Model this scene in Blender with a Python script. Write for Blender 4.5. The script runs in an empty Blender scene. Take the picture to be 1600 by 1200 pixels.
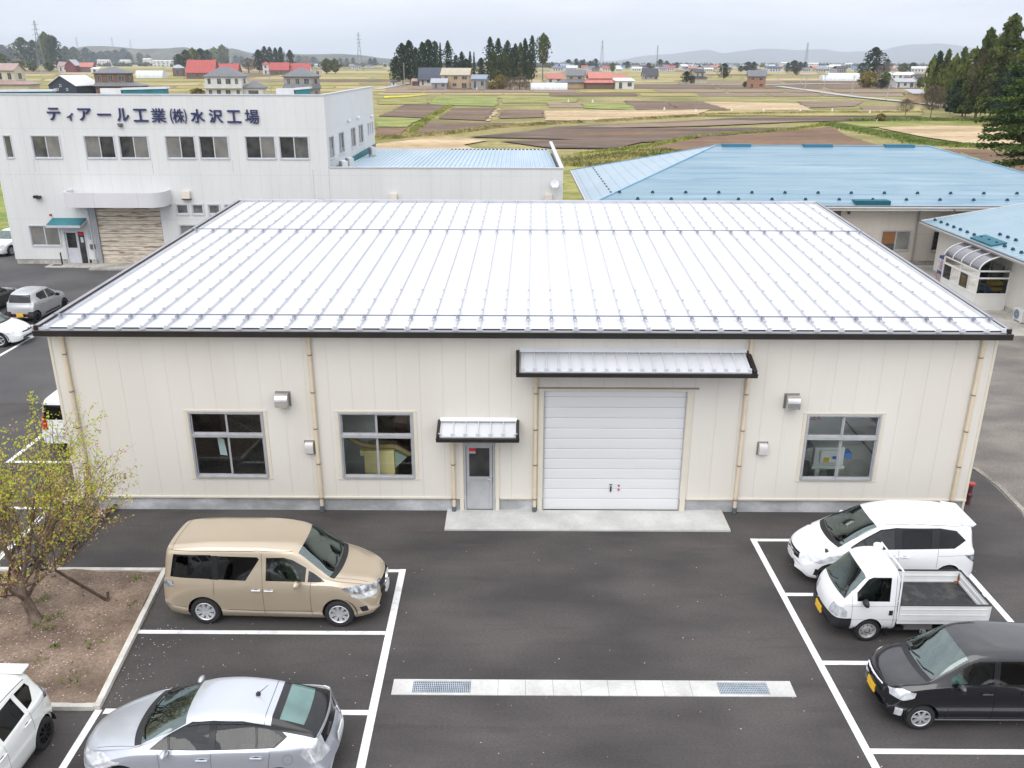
import bpy, bmesh, math, random
from mathutils import Vector, Matrix
from mathutils.bvhtree import BVHTree
SC = bpy.context.scene
COL = SC.collection
R = math.radians
random.seed(7)

# ------------------------------------------------------------------ camera
CAM = Vector((12.2026, -21.6021, 11.8377))
FPX = 1355.035                       # focal length in pixels of a 1600 wide picture
def _basis(p, y, r):
    f = Vector((0, math.cos(p), -math.sin(p))); u = Vector((0, math.sin(p), math.cos(p))); ri = Vector((1, 0, 0))
    m = Matrix.Rotation(y, 3, 'Z'); f, u, ri = m @ f, m @ u, m @ ri
    return ri * math.cos(r) + u * math.sin(r), u * math.cos(r) - ri * math.sin(r), f
RI, UP, FW = _basis(R(20.365), R(0.21), R(0.166))
cd = bpy.data.cameras.new('camera'); cam = bpy.data.objects.new('camera', cd); COL.objects.link(cam)
cd.sensor_width = 36.0; cd.lens = FPX / 1600 * 36.0; cd.clip_start = 0.1; cd.clip_end = 40000
cam.matrix_world = Matrix(((RI.x, UP.x, -FW.x, CAM.x), (RI.y, UP.y, -FW.y, CAM.y), (RI.z, UP.z, -FW.z, CAM.z), (0, 0, 0, 1)))
SC.camera = cam

# ------------------------------------------------------------------ sky, sun, exposure
SUN_EL, SUN_AZ = 52.0, 200.0         # elevation; direction the light comes from (degrees clockwise from +Y)
wd = bpy.data.worlds.new('World'); SC.world = wd; wd.use_nodes = True
nt = wd.node_tree; nt.nodes.clear()
def N(t, **k):
    n = nt.nodes.new(t)
    for a, b in k.items(): setattr(n, a, b)
    return n
sky = N('ShaderNodeTexSky', sky_type='NISHITA', sun_disc=False)
sky.sun_elevation = R(SUN_EL); sky.sun_rotation = R(SUN_AZ)
tc = N('ShaderNodeTexCoord'); sep = N('ShaderNodeSeparateXYZ')
nt.links.new(tc.outputs['Generated'], sep.inputs[0])
rmp = N('ShaderNodeValToRGB')
e = rmp.color_ramp.elements
e[0].position = 0.0; e[0].color = (0.555, 0.585, 0.67, 1)
e[1].position = 0.9; e[1].color = (1.0, 1.0, 1.02, 1)
for p_, c_ in ((0.02, (0.575, 0.595, 0.665, 1)), (0.07, (0.60, 0.615, 0.668, 1)), (0.25, (0.80, 0.82, 0.86, 1))):
    q = e.new(p_); q.color = c_
nt.links.new(sep.outputs['Z'], rmp.inputs['Fac'])
mpn = N('ShaderNodeMapping'); mpn.inputs['Scale'].default_value = (1.2, 1.2, 9.0)
nt.links.new(tc.outputs['Generated'], mpn.inputs[0])
cl = N('ShaderNodeTexNoise'); cl.inputs['Scale'].default_value = 2.2; cl.inputs['Detail'].default_value = 5; cl.inputs['Roughness'].default_value = 0.5
nt.links.new(mpn.outputs[0], cl.inputs['Vector'])
cr = N('ShaderNodeValToRGB'); cr.color_ramp.elements[0].position = 0.36; cr.color_ramp.elements[0].color = (0.85, 0.87, 0.92, 1)
cr.color_ramp.elements[1].position = 0.66; cr.color_ramp.elements[1].color = (1.12, 1.11, 1.10, 1)
nt.links.new(cl.outputs['Fac'], cr.inputs['Fac'])
mu = N('ShaderNodeMix', data_type='RGBA', blend_type='MULTIPLY'); mu.inputs['Factor'].default_value = 1
nt.links.new(rmp.outputs['Color'], mu.inputs[6]); nt.links.new(cr.outputs['Color'], mu.inputs[7])
sc_ = N('ShaderNodeMix', data_type='RGBA', blend_type='MULTIPLY'); sc_.inputs['Factor'].default_value = 1
nt.links.new(mu.outputs[2], sc_.inputs[6]); sc_.inputs[7].default_value = (14.6, 14.6, 14.6, 1)
mx = N('ShaderNodeMix', data_type='RGBA'); mx.inputs['Factor'].default_value = 0.9   # nine tenths cloud cover
nt.links.new(sky.outputs['Color'], mx.inputs[6]); nt.links.new(sc_.outputs[2], mx.inputs[7])
bg = N('ShaderNodeBackground'); bg.inputs['Strength'].default_value = 0.10
nt.links.new(mx.outputs[2], bg.inputs['Color'])
wo = N('ShaderNodeOutputWorld'); nt.links.new(bg.outputs[0], wo.inputs['Surface'])

sl = bpy.data.lights.new('sun', 'SUN'); sl.energy = 1.25; sl.angle = R(55); sl.color = (1.0, 0.97, 0.92)
so = bpy.data.objects.new('sun', sl); COL.objects.link(so)
so.rotation_euler = (R(90 - SUN_EL), 0, R(180 - SUN_AZ))
SC.view_settings.view_transform = 'Standard'; SC.view_settings.look = 'None'
SC.view_settings.exposure = 0.33; SC.view_settings.gamma = 1.0
SC.render.engine = 'CYCLES'
cy = SC.cycles
cy.use_denoising = True; cy.max_bounces = 6; cy.diffuse_bounces = 3; cy.glossy_bounces = 3; cy.transmission_bounces = 4
cy.transparent_max_bounces = 12; cy.volume_bounces = 0; cy.caustics_reflective = False; cy.caustics_refractive = False
cy.sample_clamp_indirect = 6.0

def ray(px, py):
    return FW + RI * ((px - 800) / FPX) + UP * ((600 - py) / FPX)
def G(px, py, z=0.0):
    d = ray(px, py); t = (z - CAM.z) / d.z
    return CAM + d * t
def depth(p): return (Vector(p) - CAM).dot(FW)
def M2(px, p): return px * depth(p) / FPX            # pixels of the photograph -> metres at p

# ------------------------------------------------------------------ materials
MATS = {}
def mat(name, col, rough=0.6, metal=0.0, var=0.08, vs=1.5, bump=0.0, bs=20.0, spec=0.5, coat=0.0, col2=None, v2s=None, obj_rand=0.0, stretch=None, detail=5.0, lo=0.35, hi=0.65, v2a=.28):
    if name in MATS: return MATS[name]
    m = bpy.data.materials.new(name); m.use_nodes = True; t = m.node_tree
    b = t.nodes['Principled BSDF']
    b.inputs['Roughness'].default_value = rough; b.inputs['Metallic'].default_value = metal
    b.inputs['Specular IOR Level'].default_value = spec
    if coat: b.inputs['Coat Weight'].default_value = coat; b.inputs['Coat Roughness'].default_value = 0.03
    c = t.nodes.new('ShaderNodeTexCoord'); src = c.outputs['Object']
    if stretch:
        mp = t.nodes.new('ShaderNodeMapping'); mp.inputs['Scale'].default_value = stretch
        t.links.new(src, mp.inputs[0]); src = mp.outputs[0]
    if col2 is None:
        col2 = tuple(min(1, x * (1 + var)) for x in col); col = tuple(x * (1 - var) for x in col)
    n = t.nodes.new('ShaderNodeTexNoise'); n.inputs['Scale'].default_value = vs; n.inputs['Detail'].default_value = detail
    t.links.new(src, n.inputs['Vector'])
    r = t.nodes.new('ShaderNodeValToRGB'); r.color_ramp.elements[0].position = lo; r.color_ramp.elements[1].position = hi
    r.color_ramp.elements[0].color = (*col, 1); r.color_ramp.elements[1].color = (*col2, 1)
    t.links.new(n.outputs['Fac'], r.inputs['Fac']); out = r.outputs['Color']
    if v2s:                                            # a second, finer grain
        n2 = t.nodes.new('ShaderNodeTexNoise'); n2.inputs['Scale'].default_value = v2s; n2.inputs['Detail'].default_value = 3
        t.links.new(src, n2.inputs['Vector'])
        r2 = t.nodes.new('ShaderNodeMapRange'); r2.inputs[1].default_value = 0.3; r2.inputs[2].default_value = 0.7; r2.inputs[3].default_value = 1 - v2a; r2.inputs[4].default_value = 1 + v2a
        t.links.new(n2.outputs['Fac'], r2.inputs[0])
        x = t.nodes.new('ShaderNodeMix'); x.data_type = 'RGBA'; x.blend_type = 'MULTIPLY'; x.inputs['Factor'].default_value = 1
        t.links.new(out, x.inputs[6]); t.links.new(r2.outputs[0], x.inputs[7]); out = x.outputs[2]
    if obj_rand:
        oi = t.nodes.new('ShaderNodeObjectInfo'); r3 = t.nodes.new('ShaderNodeMapRange')
        r3.inputs[3].default_value = 1 - obj_rand; r3.inputs[4].default_value = 1 + obj_rand
        t.links.new(oi.outputs['Random'], r3.inputs[0])
        x = t.nodes.new('ShaderNodeMix'); x.data_type = 'RGBA'; x.blend_type = 'MULTIPLY'; x.inputs['Factor'].default_value = 1
        t.links.new(out, x.inputs[6]); t.links.new(r3.outputs[0], x.inputs[7]); out = x.outputs[2]
    t.links.new(out, b.inputs['Base Color'])
    if bump:
        nb = t.nodes.new('ShaderNodeTexNoise'); nb.inputs['Scale'].default_value = bs; nb.inputs['Detail'].default_value = 6
        t.links.new(src, nb.inputs['Vector'])
        bp = t.nodes.new('ShaderNodeBump'); bp.inputs['Strength'].default_value = bump; bp.inputs['Distance'].default_value = 0.02
        t.links.new(nb.outputs['Fac'], bp.inputs['Height']); t.links.new(bp.outputs[0], b.inputs['Normal'])
    MATS[name] = m; return m

def lines(m, pitch, width, dark, axis='X', off=0.0, bump=0.4, axes=None, widths=None):
    """Groove lines at a regular pitch (panel joints, roof laps) multiplied into a material."""
    t = m.node_tree; b = t.nodes['Principled BSDF']
    src = b.inputs['Base Color'].links[0].from_socket
    c = t.nodes.new('ShaderNodeTexCoord'); s = t.nodes.new('ShaderNodeSeparateXYZ'); t.links.new(c.outputs['Object'], s.inputs[0])
    last = None
    for ax, of, pi_, wi in (axes or [(axis, off, pitch, width)]):
        a = t.nodes.new('ShaderNodeMath'); a.operation = 'ADD'; a.inputs[1].default_value = of; t.links.new(s.outputs[ax], a.inputs[0])
        p = t.nodes.new('ShaderNodeMath'); p.operation = 'PINGPONG'; p.inputs[1].default_value = pi_ / 2; t.links.new(a.outputs[0], p.inputs[0])
        l = t.nodes.new('ShaderNodeMapRange'); l.interpolation_type = 'SMOOTHSTEP'; l.inputs[1].default_value = wi * 0.4; l.inputs[2].default_value = wi; l.inputs[3].default_value = 1; l.inputs[4].default_value = 0
        t.links.new(p.outputs[0], l.inputs[0])
        if last is None: last = l.outputs[0]
        else:
            k = t.nodes.new('ShaderNodeMath'); k.operation = 'MAXIMUM'; t.links.new(last, k.inputs[0]); t.links.new(l.outputs[0], k.inputs[1]); last = k.outputs[0]
    x = t.nodes.new('ShaderNodeMix'); x.data_type = 'RGBA'; x.blend_type = 'MULTIPLY'; x.inputs[7].default_value = (dark, dark, dark * 0.98, 1)
    t.links.new(last, x.inputs['Factor']); t.links.new(src, x.inputs[6]); t.links.new(x.outputs[2], b.inputs['Base Color'])
    if bump:
        bp = t.nodes.new('ShaderNodeBump'); bp.invert = True; bp.inputs['Strength'].default_value = bump; bp.inputs['Distance'].default_value = 0.02
        t.links.new(last, bp.inputs['Height'])
        if b.inputs['Normal'].links: t.links.new(b.inputs['Normal'].links[0].from_socket, bp.inputs['Normal'])
        t.links.new(bp.outputs[0], b.inputs['Normal'])
    return m

def glass(name, tint=(0.30, 0.40, 0.37), refl=1.0, ior=1.5):
    if name in MATS: return MATS[name]
    m = bpy.data.materials.new(name); m.use_nodes = True; t = m.node_tree; t.nodes.clear()
    o = t.nodes.new('ShaderNodeOutputMaterial'); tr = t.nodes.new('ShaderNodeBsdfTransparent'); tr.inputs[0].default_value = (*tint, 1)
    gl = t.nodes.new('ShaderNodeBsdfGlossy'); gl.inputs['Roughness'].default_value = 0.015; gl.inputs[0].default_value = (*refl, 1) if isinstance(refl, tuple) else (refl, refl, refl, 1)
    fr = t.nodes.new('ShaderNodeFresnel'); fr.inputs['IOR'].default_value = ior
    mx = t.nodes.new('ShaderNodeMixShader'); t.links.new(fr.outputs[0], mx.inputs[0]); t.links.new(tr.outputs[0], mx.inputs[1]); t.links.new(gl.outputs[0], mx.inputs[2])
    t.links.new(mx.outputs[0], o.inputs[0]); MATS[name] = m; return m

# ------------------------------------------------------------------ mesh building
def leafy(m, amt=.5, gain=1.5):
    """Thin leaves let light through."""
    t = m.node_tree; b = t.nodes['Principled BSDF']; src = b.inputs['Base Color'].links[0].from_socket
    tr = t.nodes.new('ShaderNodeBsdfTranslucent'); g = t.nodes.new('ShaderNodeMix'); g.data_type = 'RGBA'; g.blend_type = 'MULTIPLY'; g.inputs['Factor'].default_value = 1; g.inputs[7].default_value = (gain, gain, gain * .7, 1)
    t.links.new(src, g.inputs[6]); t.links.new(g.outputs[2], tr.inputs[0]); mx = t.nodes.new('ShaderNodeMixShader'); mx.inputs[0].default_value = amt
    t.links.new(b.outputs[0], mx.inputs[1]); t.links.new(tr.outputs[0], mx.inputs[2]); t.links.new(mx.outputs[0], t.nodes['Material Output'].inputs[0]); return m
def weather(m, col, scale, stretch, lo, hi, amt=1.0, detail=8):
    """Stains or scuffs with a shape of their own, laid over the base colour."""
    t = m.node_tree; b = t.nodes['Principled BSDF']; src = b.inputs['Base Color'].links[0].from_socket
    c = t.nodes.new('ShaderNodeTexCoord'); mp = t.nodes.new('ShaderNodeMapping'); mp.inputs['Scale'].default_value = stretch; mp.inputs['Location'].default_value = (scale * 3.1, scale * 1.7, 0); t.links.new(c.outputs['Object'], mp.inputs[0])
    n = t.nodes.new('ShaderNodeTexNoise'); n.inputs['Scale'].default_value = scale; n.inputs['Detail'].default_value = detail; n.inputs['Roughness'].default_value = .62; t.links.new(mp.outputs[0], n.inputs['Vector'])
    r = t.nodes.new('ShaderNodeMapRange'); r.inputs[1].default_value = lo; r.inputs[2].default_value = hi; r.inputs[4].default_value = amt; t.links.new(n.outputs['Fac'], r.inputs[0])
    x = t.nodes.new('ShaderNodeMix'); x.data_type = 'RGBA'; x.inputs[7].default_value = (*col, 1); t.links.new(r.outputs[0], x.inputs['Factor']); t.links.new(src, x.inputs[6]); t.links.new(x.outputs[2], b.inputs['Base Color']); return m

class MB:
    def __init__(s): s.v = []; s.f = []; s.m = []
    def add(s, vs, fs, m=0):
        o = len(s.v); s.v += [tuple(q) for q in vs]
        for f in fs: s.f.append(tuple(i + o for i in f)); s.m.append(m)
        return s
    def poly(s, pts, m=0): return s.add(pts, [tuple(range(len(pts)))], m)
    def box(s, x0, x1, y0, y1, z0, z1, m=0):
        v = [(x, y, z) for z in (z0, z1) for y in (y0, y1) for x in (x0, x1)]
        return s.add(v, [(0, 2, 3, 1), (4, 5, 7, 6), (0, 1, 5, 4), (2, 6, 7, 3), (0, 4, 6, 2), (1, 3, 7, 5)], m)
    def hexa(s, b, t, m=0):          # four bottom points, four top points (same order)
        return s.add(list(b) + list(t), [(3, 2, 1, 0), (4, 5, 6, 7), (0, 1, 5, 4), (1, 2, 6, 5), (2, 3, 7, 6), (3, 0, 4, 7)], m)
    def bar(s, p, q, w, h=None, m=0, up=(0, 0, 1)):
        p, q = Vector(p), Vector(q); d = (q - p).normalized(); u = Vector(up)
        if abs(d.dot(u)) > 0.98: u = Vector((0, 1, 0))
        a = d.cross(u).normalized() * (w / 2); b = a.cross(d).normalized() * ((h or w) / 2)
        o = (-a - b, a - b, a + b, -a + b)
        return s.hexa([p + k for k in o], [q + k for k in o], m)
    def tube(s, p, q, r0, r1=None, n=8, m=0, cap=True):
        p, q = Vector(p), Vector(q); r1 = r0 if r1 is None else r1; d = (q - p).normalized()
        u = Vector((0, 0, 1)) if abs(d.z) < 0.9 else Vector((1, 0, 0))
        a = d.cross(u).normalized(); b = a.cross(d)
        vs = [];
        for c, r in ((p, r0), (q, r1)):
            for i in range(n):
                t = 2 * math.pi * i / n; vs.append(c + a * (r * math.cos(t)) + b * (r * math.sin(t)))
        fs = [(i, n + i, n + (i + 1) % n, (i + 1) % n) for i in range(n)]
        if cap: fs += [tuple(range(n)), tuple(range(2 * n - 1, n - 1, -1))]
        return s.add(vs, fs, m)
    def path(s, pts, r, n=6, m=0):
        for i in range(len(pts) - 1):
            s.tube(pts[i], pts[i + 1], r if not isinstance(r, (list, tuple)) else r[i], r if not isinstance(r, (list, tuple)) else r[i + 1], n, m)
        return s
    def lathe(s, prof, n=24, c=(0, 0, 0), axis='Y', m=0):       # prof: (along axis, radius)
        vs = []
        for a, r in prof:
            for i in range(n):
                t = 2 * math.pi * i / n; x, y = r * math.cos(t), r * math.sin(t)
                q = (x, a, y) if axis == 'Y' else ((x, y, a) if axis == 'Z' else (a, x, y))
                vs.append((q[0] + c[0], q[1] + c[1], q[2] + c[2]))
        fs = []
        for k in range(len(prof) - 1):
            for i in range(n):
                j = (i + 1) % n; fs.append((k * n + i, k * n + j, (k + 1) * n + j, (k + 1) * n + i))
        return s.add(vs, fs, m)
    def ball(s, c, r, n=8, m=0, sz=1.0):
        k = n // 2; prof = [(-r * math.cos(math.pi * i / k) * sz, max(1e-4, r * math.sin(math.pi * i / k))) for i in range(k + 1)]
        return s.lathe(prof, n, c, 'Z', m)
    def build(s, name, mats, parent=None, smooth=False, bevel=0.0, label=None):
        me = bpy.data.meshes.new(name)
        off = Vector((0, 0, 0))
        if parent is not None and parent.get('_w') is None and parent.name in WORLD: off = WORLD[parent.name]
        me.from_pydata([(a - off.x, b - off.y, c - off.z) for a, b, c in s.v], [], s.f)
        for x in (mats if isinstance(mats, (list, tuple)) else [mats]): me.materials.append(x)
        if len(me.materials) > 1: me.polygons.foreach_set('material_index', s.m)
        if smooth:
            me.polygons.foreach_set('use_smooth', [True] * len(me.polygons)); me.set_sharp_from_angle(angle=R(42))
        if not smooth and 0 < len(s.f) < 30000:
            b_ = bmesh.new(); b_.from_mesh(me); bmesh.ops.recalc_face_normals(b_, faces=b_.faces[:]); b_.to_mesh(me); b_.free()
        me.update()
        o = bpy.data.objects.new(name, me); COL.objects.link(o)
        if parent is not None: o.parent = parent
        if label: o['label'] = label
        if bevel:
            bv = o.modifiers.new('bevel', 'BEVEL'); bv.width = bevel; bv.segments = 2; bv.limit_method = 'ANGLE'
        return o
WORLD = {}          # roots whose children are given in world coordinates
def tag(o, label=None, cat=None, group=None, kind=None):
    if label: o['label'] = label
    if cat: o['category'] = cat
    if group: o['group'] = group
    if kind: o['kind'] = kind
    return o
def root(name, label, cat, loc=(0, 0, 0), rz=0.0, group=None, world=False):
    o = bpy.data.objects.new(name, None); COL.objects.link(o); o.empty_display_size = 0.2
    o.location = loc; o.rotation_euler = (0, 0, rz); tag(o, label, cat, group)
    if world: WORLD[o.name] = Vector(loc)
    return o
def struct(name, mb, m, kind='structure', smooth=False):
    o = mb.build(name, m, None, smooth); o['kind'] = kind; return o
def single(name, mb, m, label, cat, group=None, smooth=False, loc=None, bevel=0.0):
    """A thing that is one mesh; its geometry is moved so that the origin sits at loc."""
    if loc is not None: mb.v = [(a - loc[0], b - loc[1], c - loc[2]) for a, b, c in mb.v]
    o = mb.build(name, m, None, smooth, bevel)
    if loc is not None: o.location = loc
    return tag(o, label, cat, group)
def copy_tree(o, parent=None):
    c = o.copy(); COL.objects.link(c); c.parent = parent
    for ch in list(KIDS.get(o.name, [])) or list(o.children): copy_tree(ch, c)
    return c
KIDS = {}

# ------------------------------------------------------------------ vehicles
def pchip(keys):
    xs = [k[0] for k in keys]; ys = [k[1] for k in keys]; n = len(xs)
    h = [xs[i + 1] - xs[i] for i in range(n - 1)]; d = [(ys[i + 1] - ys[i]) / h[i] for i in range(n - 1)]
    m = [d[0]] + [0] * (n - 2) + [d[-1]]
    for i in range(1, n - 1):
        if d[i - 1] * d[i] > 0:
            w1, w2 = 2 * h[i] + h[i - 1], h[i] + 2 * h[i - 1]; m[i] = (w1 + w2) / (w1 / d[i - 1] + w2 / d[i])
    def f(x):
        if x <= xs[0]: return ys[0]
        if x >= xs[-1]: return ys[-1]
        i = 0
        while xs[i + 1] < x: i += 1
        t = (x - xs[i]) / h[i]; t2, t3 = t * t, t * t * t
        return (2*t3 - 3*t2 + 1) * ys[i] + (t3 - 2*t2 + t) * h[i] * m[i] + (-2*t3 + 3*t2) * ys[i+1] + (t3 - t2) * h[i] * m[i+1]
    return f
def catmull(pts, sub):
    out = []; n = len(pts)
    for i in range(n - 1):
        p0, p1, p2, p3 = pts[max(i - 1, 0)], pts[i], pts[i + 1], pts[min(i + 2, n - 1)]
        for k in range(sub):
            t = k / sub
            out.append(tuple(0.5 * (2 * b + (c - a) * t + (2*a - 5*b + 4*c - d) * t*t + (3*b - a - 3*c + d) * t**3) for a, b, c, d in zip(p0, p1, p2, p3)))
    out.append(tuple(pts[-1])); return out

PAINT = {}
def paint(name, col, metal=0.0, rough=0.3):
    m = mat('paint_' + name, col, rough, metal, var=0.03, vs=0.7, coat=1.0, spec=0.5)
    t = m.node_tree; b = t.nodes['Principled BSDF']; src = b.inputs['Base Color'].links[0].from_socket      # grey lining inside the shell
    g = t.nodes.new('ShaderNodeNewGeometry'); x = t.nodes.new('ShaderNodeMix'); x.data_type = 'RGBA'; x.inputs[7].default_value = (.05, .05, .05, 1)
    t.links.new(g.outputs['Backfacing'], x.inputs['Factor']); t.links.new(src, x.inputs[6]); t.links.new(x.outputs[2], b.inputs['Base Color'])
    return m
M_TYRE = mat('tyre_rubber', (0.018, 0.018, 0.019), 0.85, var=0.2, vs=8)
M_RIM = mat('alloy', (0.66, 0.67, 0.69), 0.3, 0.6, var=0.05)
M_STEEL = mat('steel_rim', (0.50, 0.50, 0.50), 0.45, 0.5, var=0.1, vs=9)
M_BLACKRIM = mat('black_rim', (0.012, 0.012, 0.013), 0.3, 0.2, var=0.1)
M_TRIM = mat('black_plastic', (0.016, 0.016, 0.018), 0.5, var=0.15, vs=6)
M_TRIMG = mat('gloss_black', (0.010, 0.010, 0.012), 0.15, var=0.1, vs=6)
M_GAP = mat('panel_gap_dark', (0.02, 0.02, 0.02), 0.9, var=0.1)
M_INT = mat('car_interior', (0.045, 0.043, 0.042), 0.8, var=0.25, vs=4)
M_SEAT = mat('car_seat_beige', (0.30, 0.26, 0.19), 0.8, var=0.15, vs=5)
M_SEATG = mat('car_seat_grey', (0.10, 0.10, 0.105), 0.8, var=0.15, vs=5)
M_CHROME = mat('chrome', (0.75, 0.75, 0.77), 0.12, 1.0, var=0.03)
M_LAMP = mat('lamp_clear', (0.55, 0.57, 0.60), 0.12, 0.35, col2=(0.85, 0.87, 0.9), vs=9, coat=1.0, detail=2)
M_LAMPD = mat('lamp_smoked', (0.10, 0.11, 0.12), 0.12, 0.4, col2=(0.55, 0.57, 0.6), vs=11, coat=1.0, detail=2)
M_RED = mat('lamp_red', (0.42, 0.015, 0.02), 0.15, 0.0, var=0.2, vs=9, coat=1.0)
M_AMBER = mat('lamp_amber', (0.7, 0.25, 0.03), 0.2, 0.0, var=0.15, vs=9, coat=1.0)
M_PLATEY = mat('plate_yellow', (0.85, 0.50, 0.02), 0.45, var=0.06, vs=14)
M_PLATEW = mat('plate_white', (0.70, 0.72, 0.70), 0.45, var=0.06, vs=14)
G_CLEAR = glass('car_glass', (0.44, 0.56, 0.51), (.95), 1.7)
G_SCREEN = glass('windscreen_glass', (0.50, 0.64, 0.60), (.80, .96, .94), 2.6)
G_DARK = glass('car_glass_privacy', (0.035, 0.04, 0.045), 1.0, 1.5)
G_TEAL = mat('rear_glass_teal', (.075, .17, .155), .06, var=.25, vs=1.5, coat=1.0, spec=.8)

def wheel(parent, x, y, r, w, style, side, n_sp=7):
    """side: +1 outer face towards +y."""
    t = MB(); k = w / 2; ri = r * 0.66
    t.lathe([(-k, ri), (-k, r * .90), (-k * .8, r * .975), (-k * .35, r), (k * .35, r), (k * .8, r * .975), (k, r * .90), (k * 1.02, r * .80), (k * .95, ri * 1.02), (k * .55, ri)], 36, (x, y, r), 'Y')
    if side < 0: t.v = [(a, 2 * y - b, c) for a, b, c in t.v]; t.f = [f[::-1] for f in t.f]
    wh = bpy.data.objects.new('wheel', None); COL.objects.link(wh); wh.parent = parent; wh.empty_display_size = 0.1
    t.build('tyre', M_TYRE, wh, True)
    rm = M_RIM if style in ('alloy', 'cap') else (M_STEEL if style == 'steel' else M_BLACKRIM)
    b = MB(); f = lambda d: y + side * d
    def ring(r0, d0, r1, d1, m):
        q = MB(); q.lathe([(f(d0), r0), (f(d1), r1)], 36, (x, 0, r), 'Y'); b.add(q.v, q.f, m)
    ring(ri * 1.03, k * .93, ri * .97, k * 1.0, 0); ring(ri * .97, k * 1.0, ri * .88, k * .88, 0)
    if style == 'steel':
        ring(ri * .88, k * .88, ri * .80, k * .45, 0); ring(ri * .80, k * .45, ri * .62, k * .55, 0); ring(ri * .62, k * .55, ri * .34, k * .82, 0); ring(ri * .34, k * .82, ri * .26, k * .70, 1); ring(ri * .26, k * .70, 0.001, k * .72, 0)
        for i in range(8):
            a = 2 * math.pi * i / 8; c = Vector((math.cos(a), 0, math.sin(a)))
            b.tube(Vector((x, f(k * .50), r)) + c * ri * .71, Vector((x, f(k * .535), r)) + c * ri * .71, ri * .085, None, 8, 1)
    else:
        ring(ri * .88, k * .88, ri * .84, k * .25, 0); ring(ri * .84, k * .25, 0.001, k * .22, 1)
        ring(ri * .22, k * .86, 0.001, k * .90, 0); ring(ri * .24, k * .5, ri * .22, k * .86, 0)
        wide = {'cap': 0.15, 'alloy': 0.13, 'black': 0.085}[style]
        for i in range(n_sp):
            a = 2 * math.pi * (i + .25) / n_sp; c = Vector((math.cos(a), 0, math.sin(a))); s_ = Vector((-math.sin(a), 0, math.cos(a)))
            o = Vector((x, 0, r)); i0, i1 = ri * .16, ri * .90; w0, w1 = ri * wide, ri * wide * (1.5 if style == 'cap' else 1.1)
            def q(rr, ww, dd): return o + c * rr + s_ * ww + Vector((0, f(dd), 0))
            bt = [q(i0, -w0, k * .45), q(i1, -w1, k * .45), q(i1, w1, k * .45), q(i0, w0, k * .45)]
            tp = [q(i0, -w0 * .8, k * .86), q(i1, -w1 * .8, k * .90), q(i1, w1 * .8, k * .90), q(i0, w0 * .8, k * .86)]
            if side < 0: bt, tp = tp, bt
            b.hexa(bt, tp, 0)
    b.build('rim', [rm, M_BLACKRIM], wh, True)
    return wh

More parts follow.
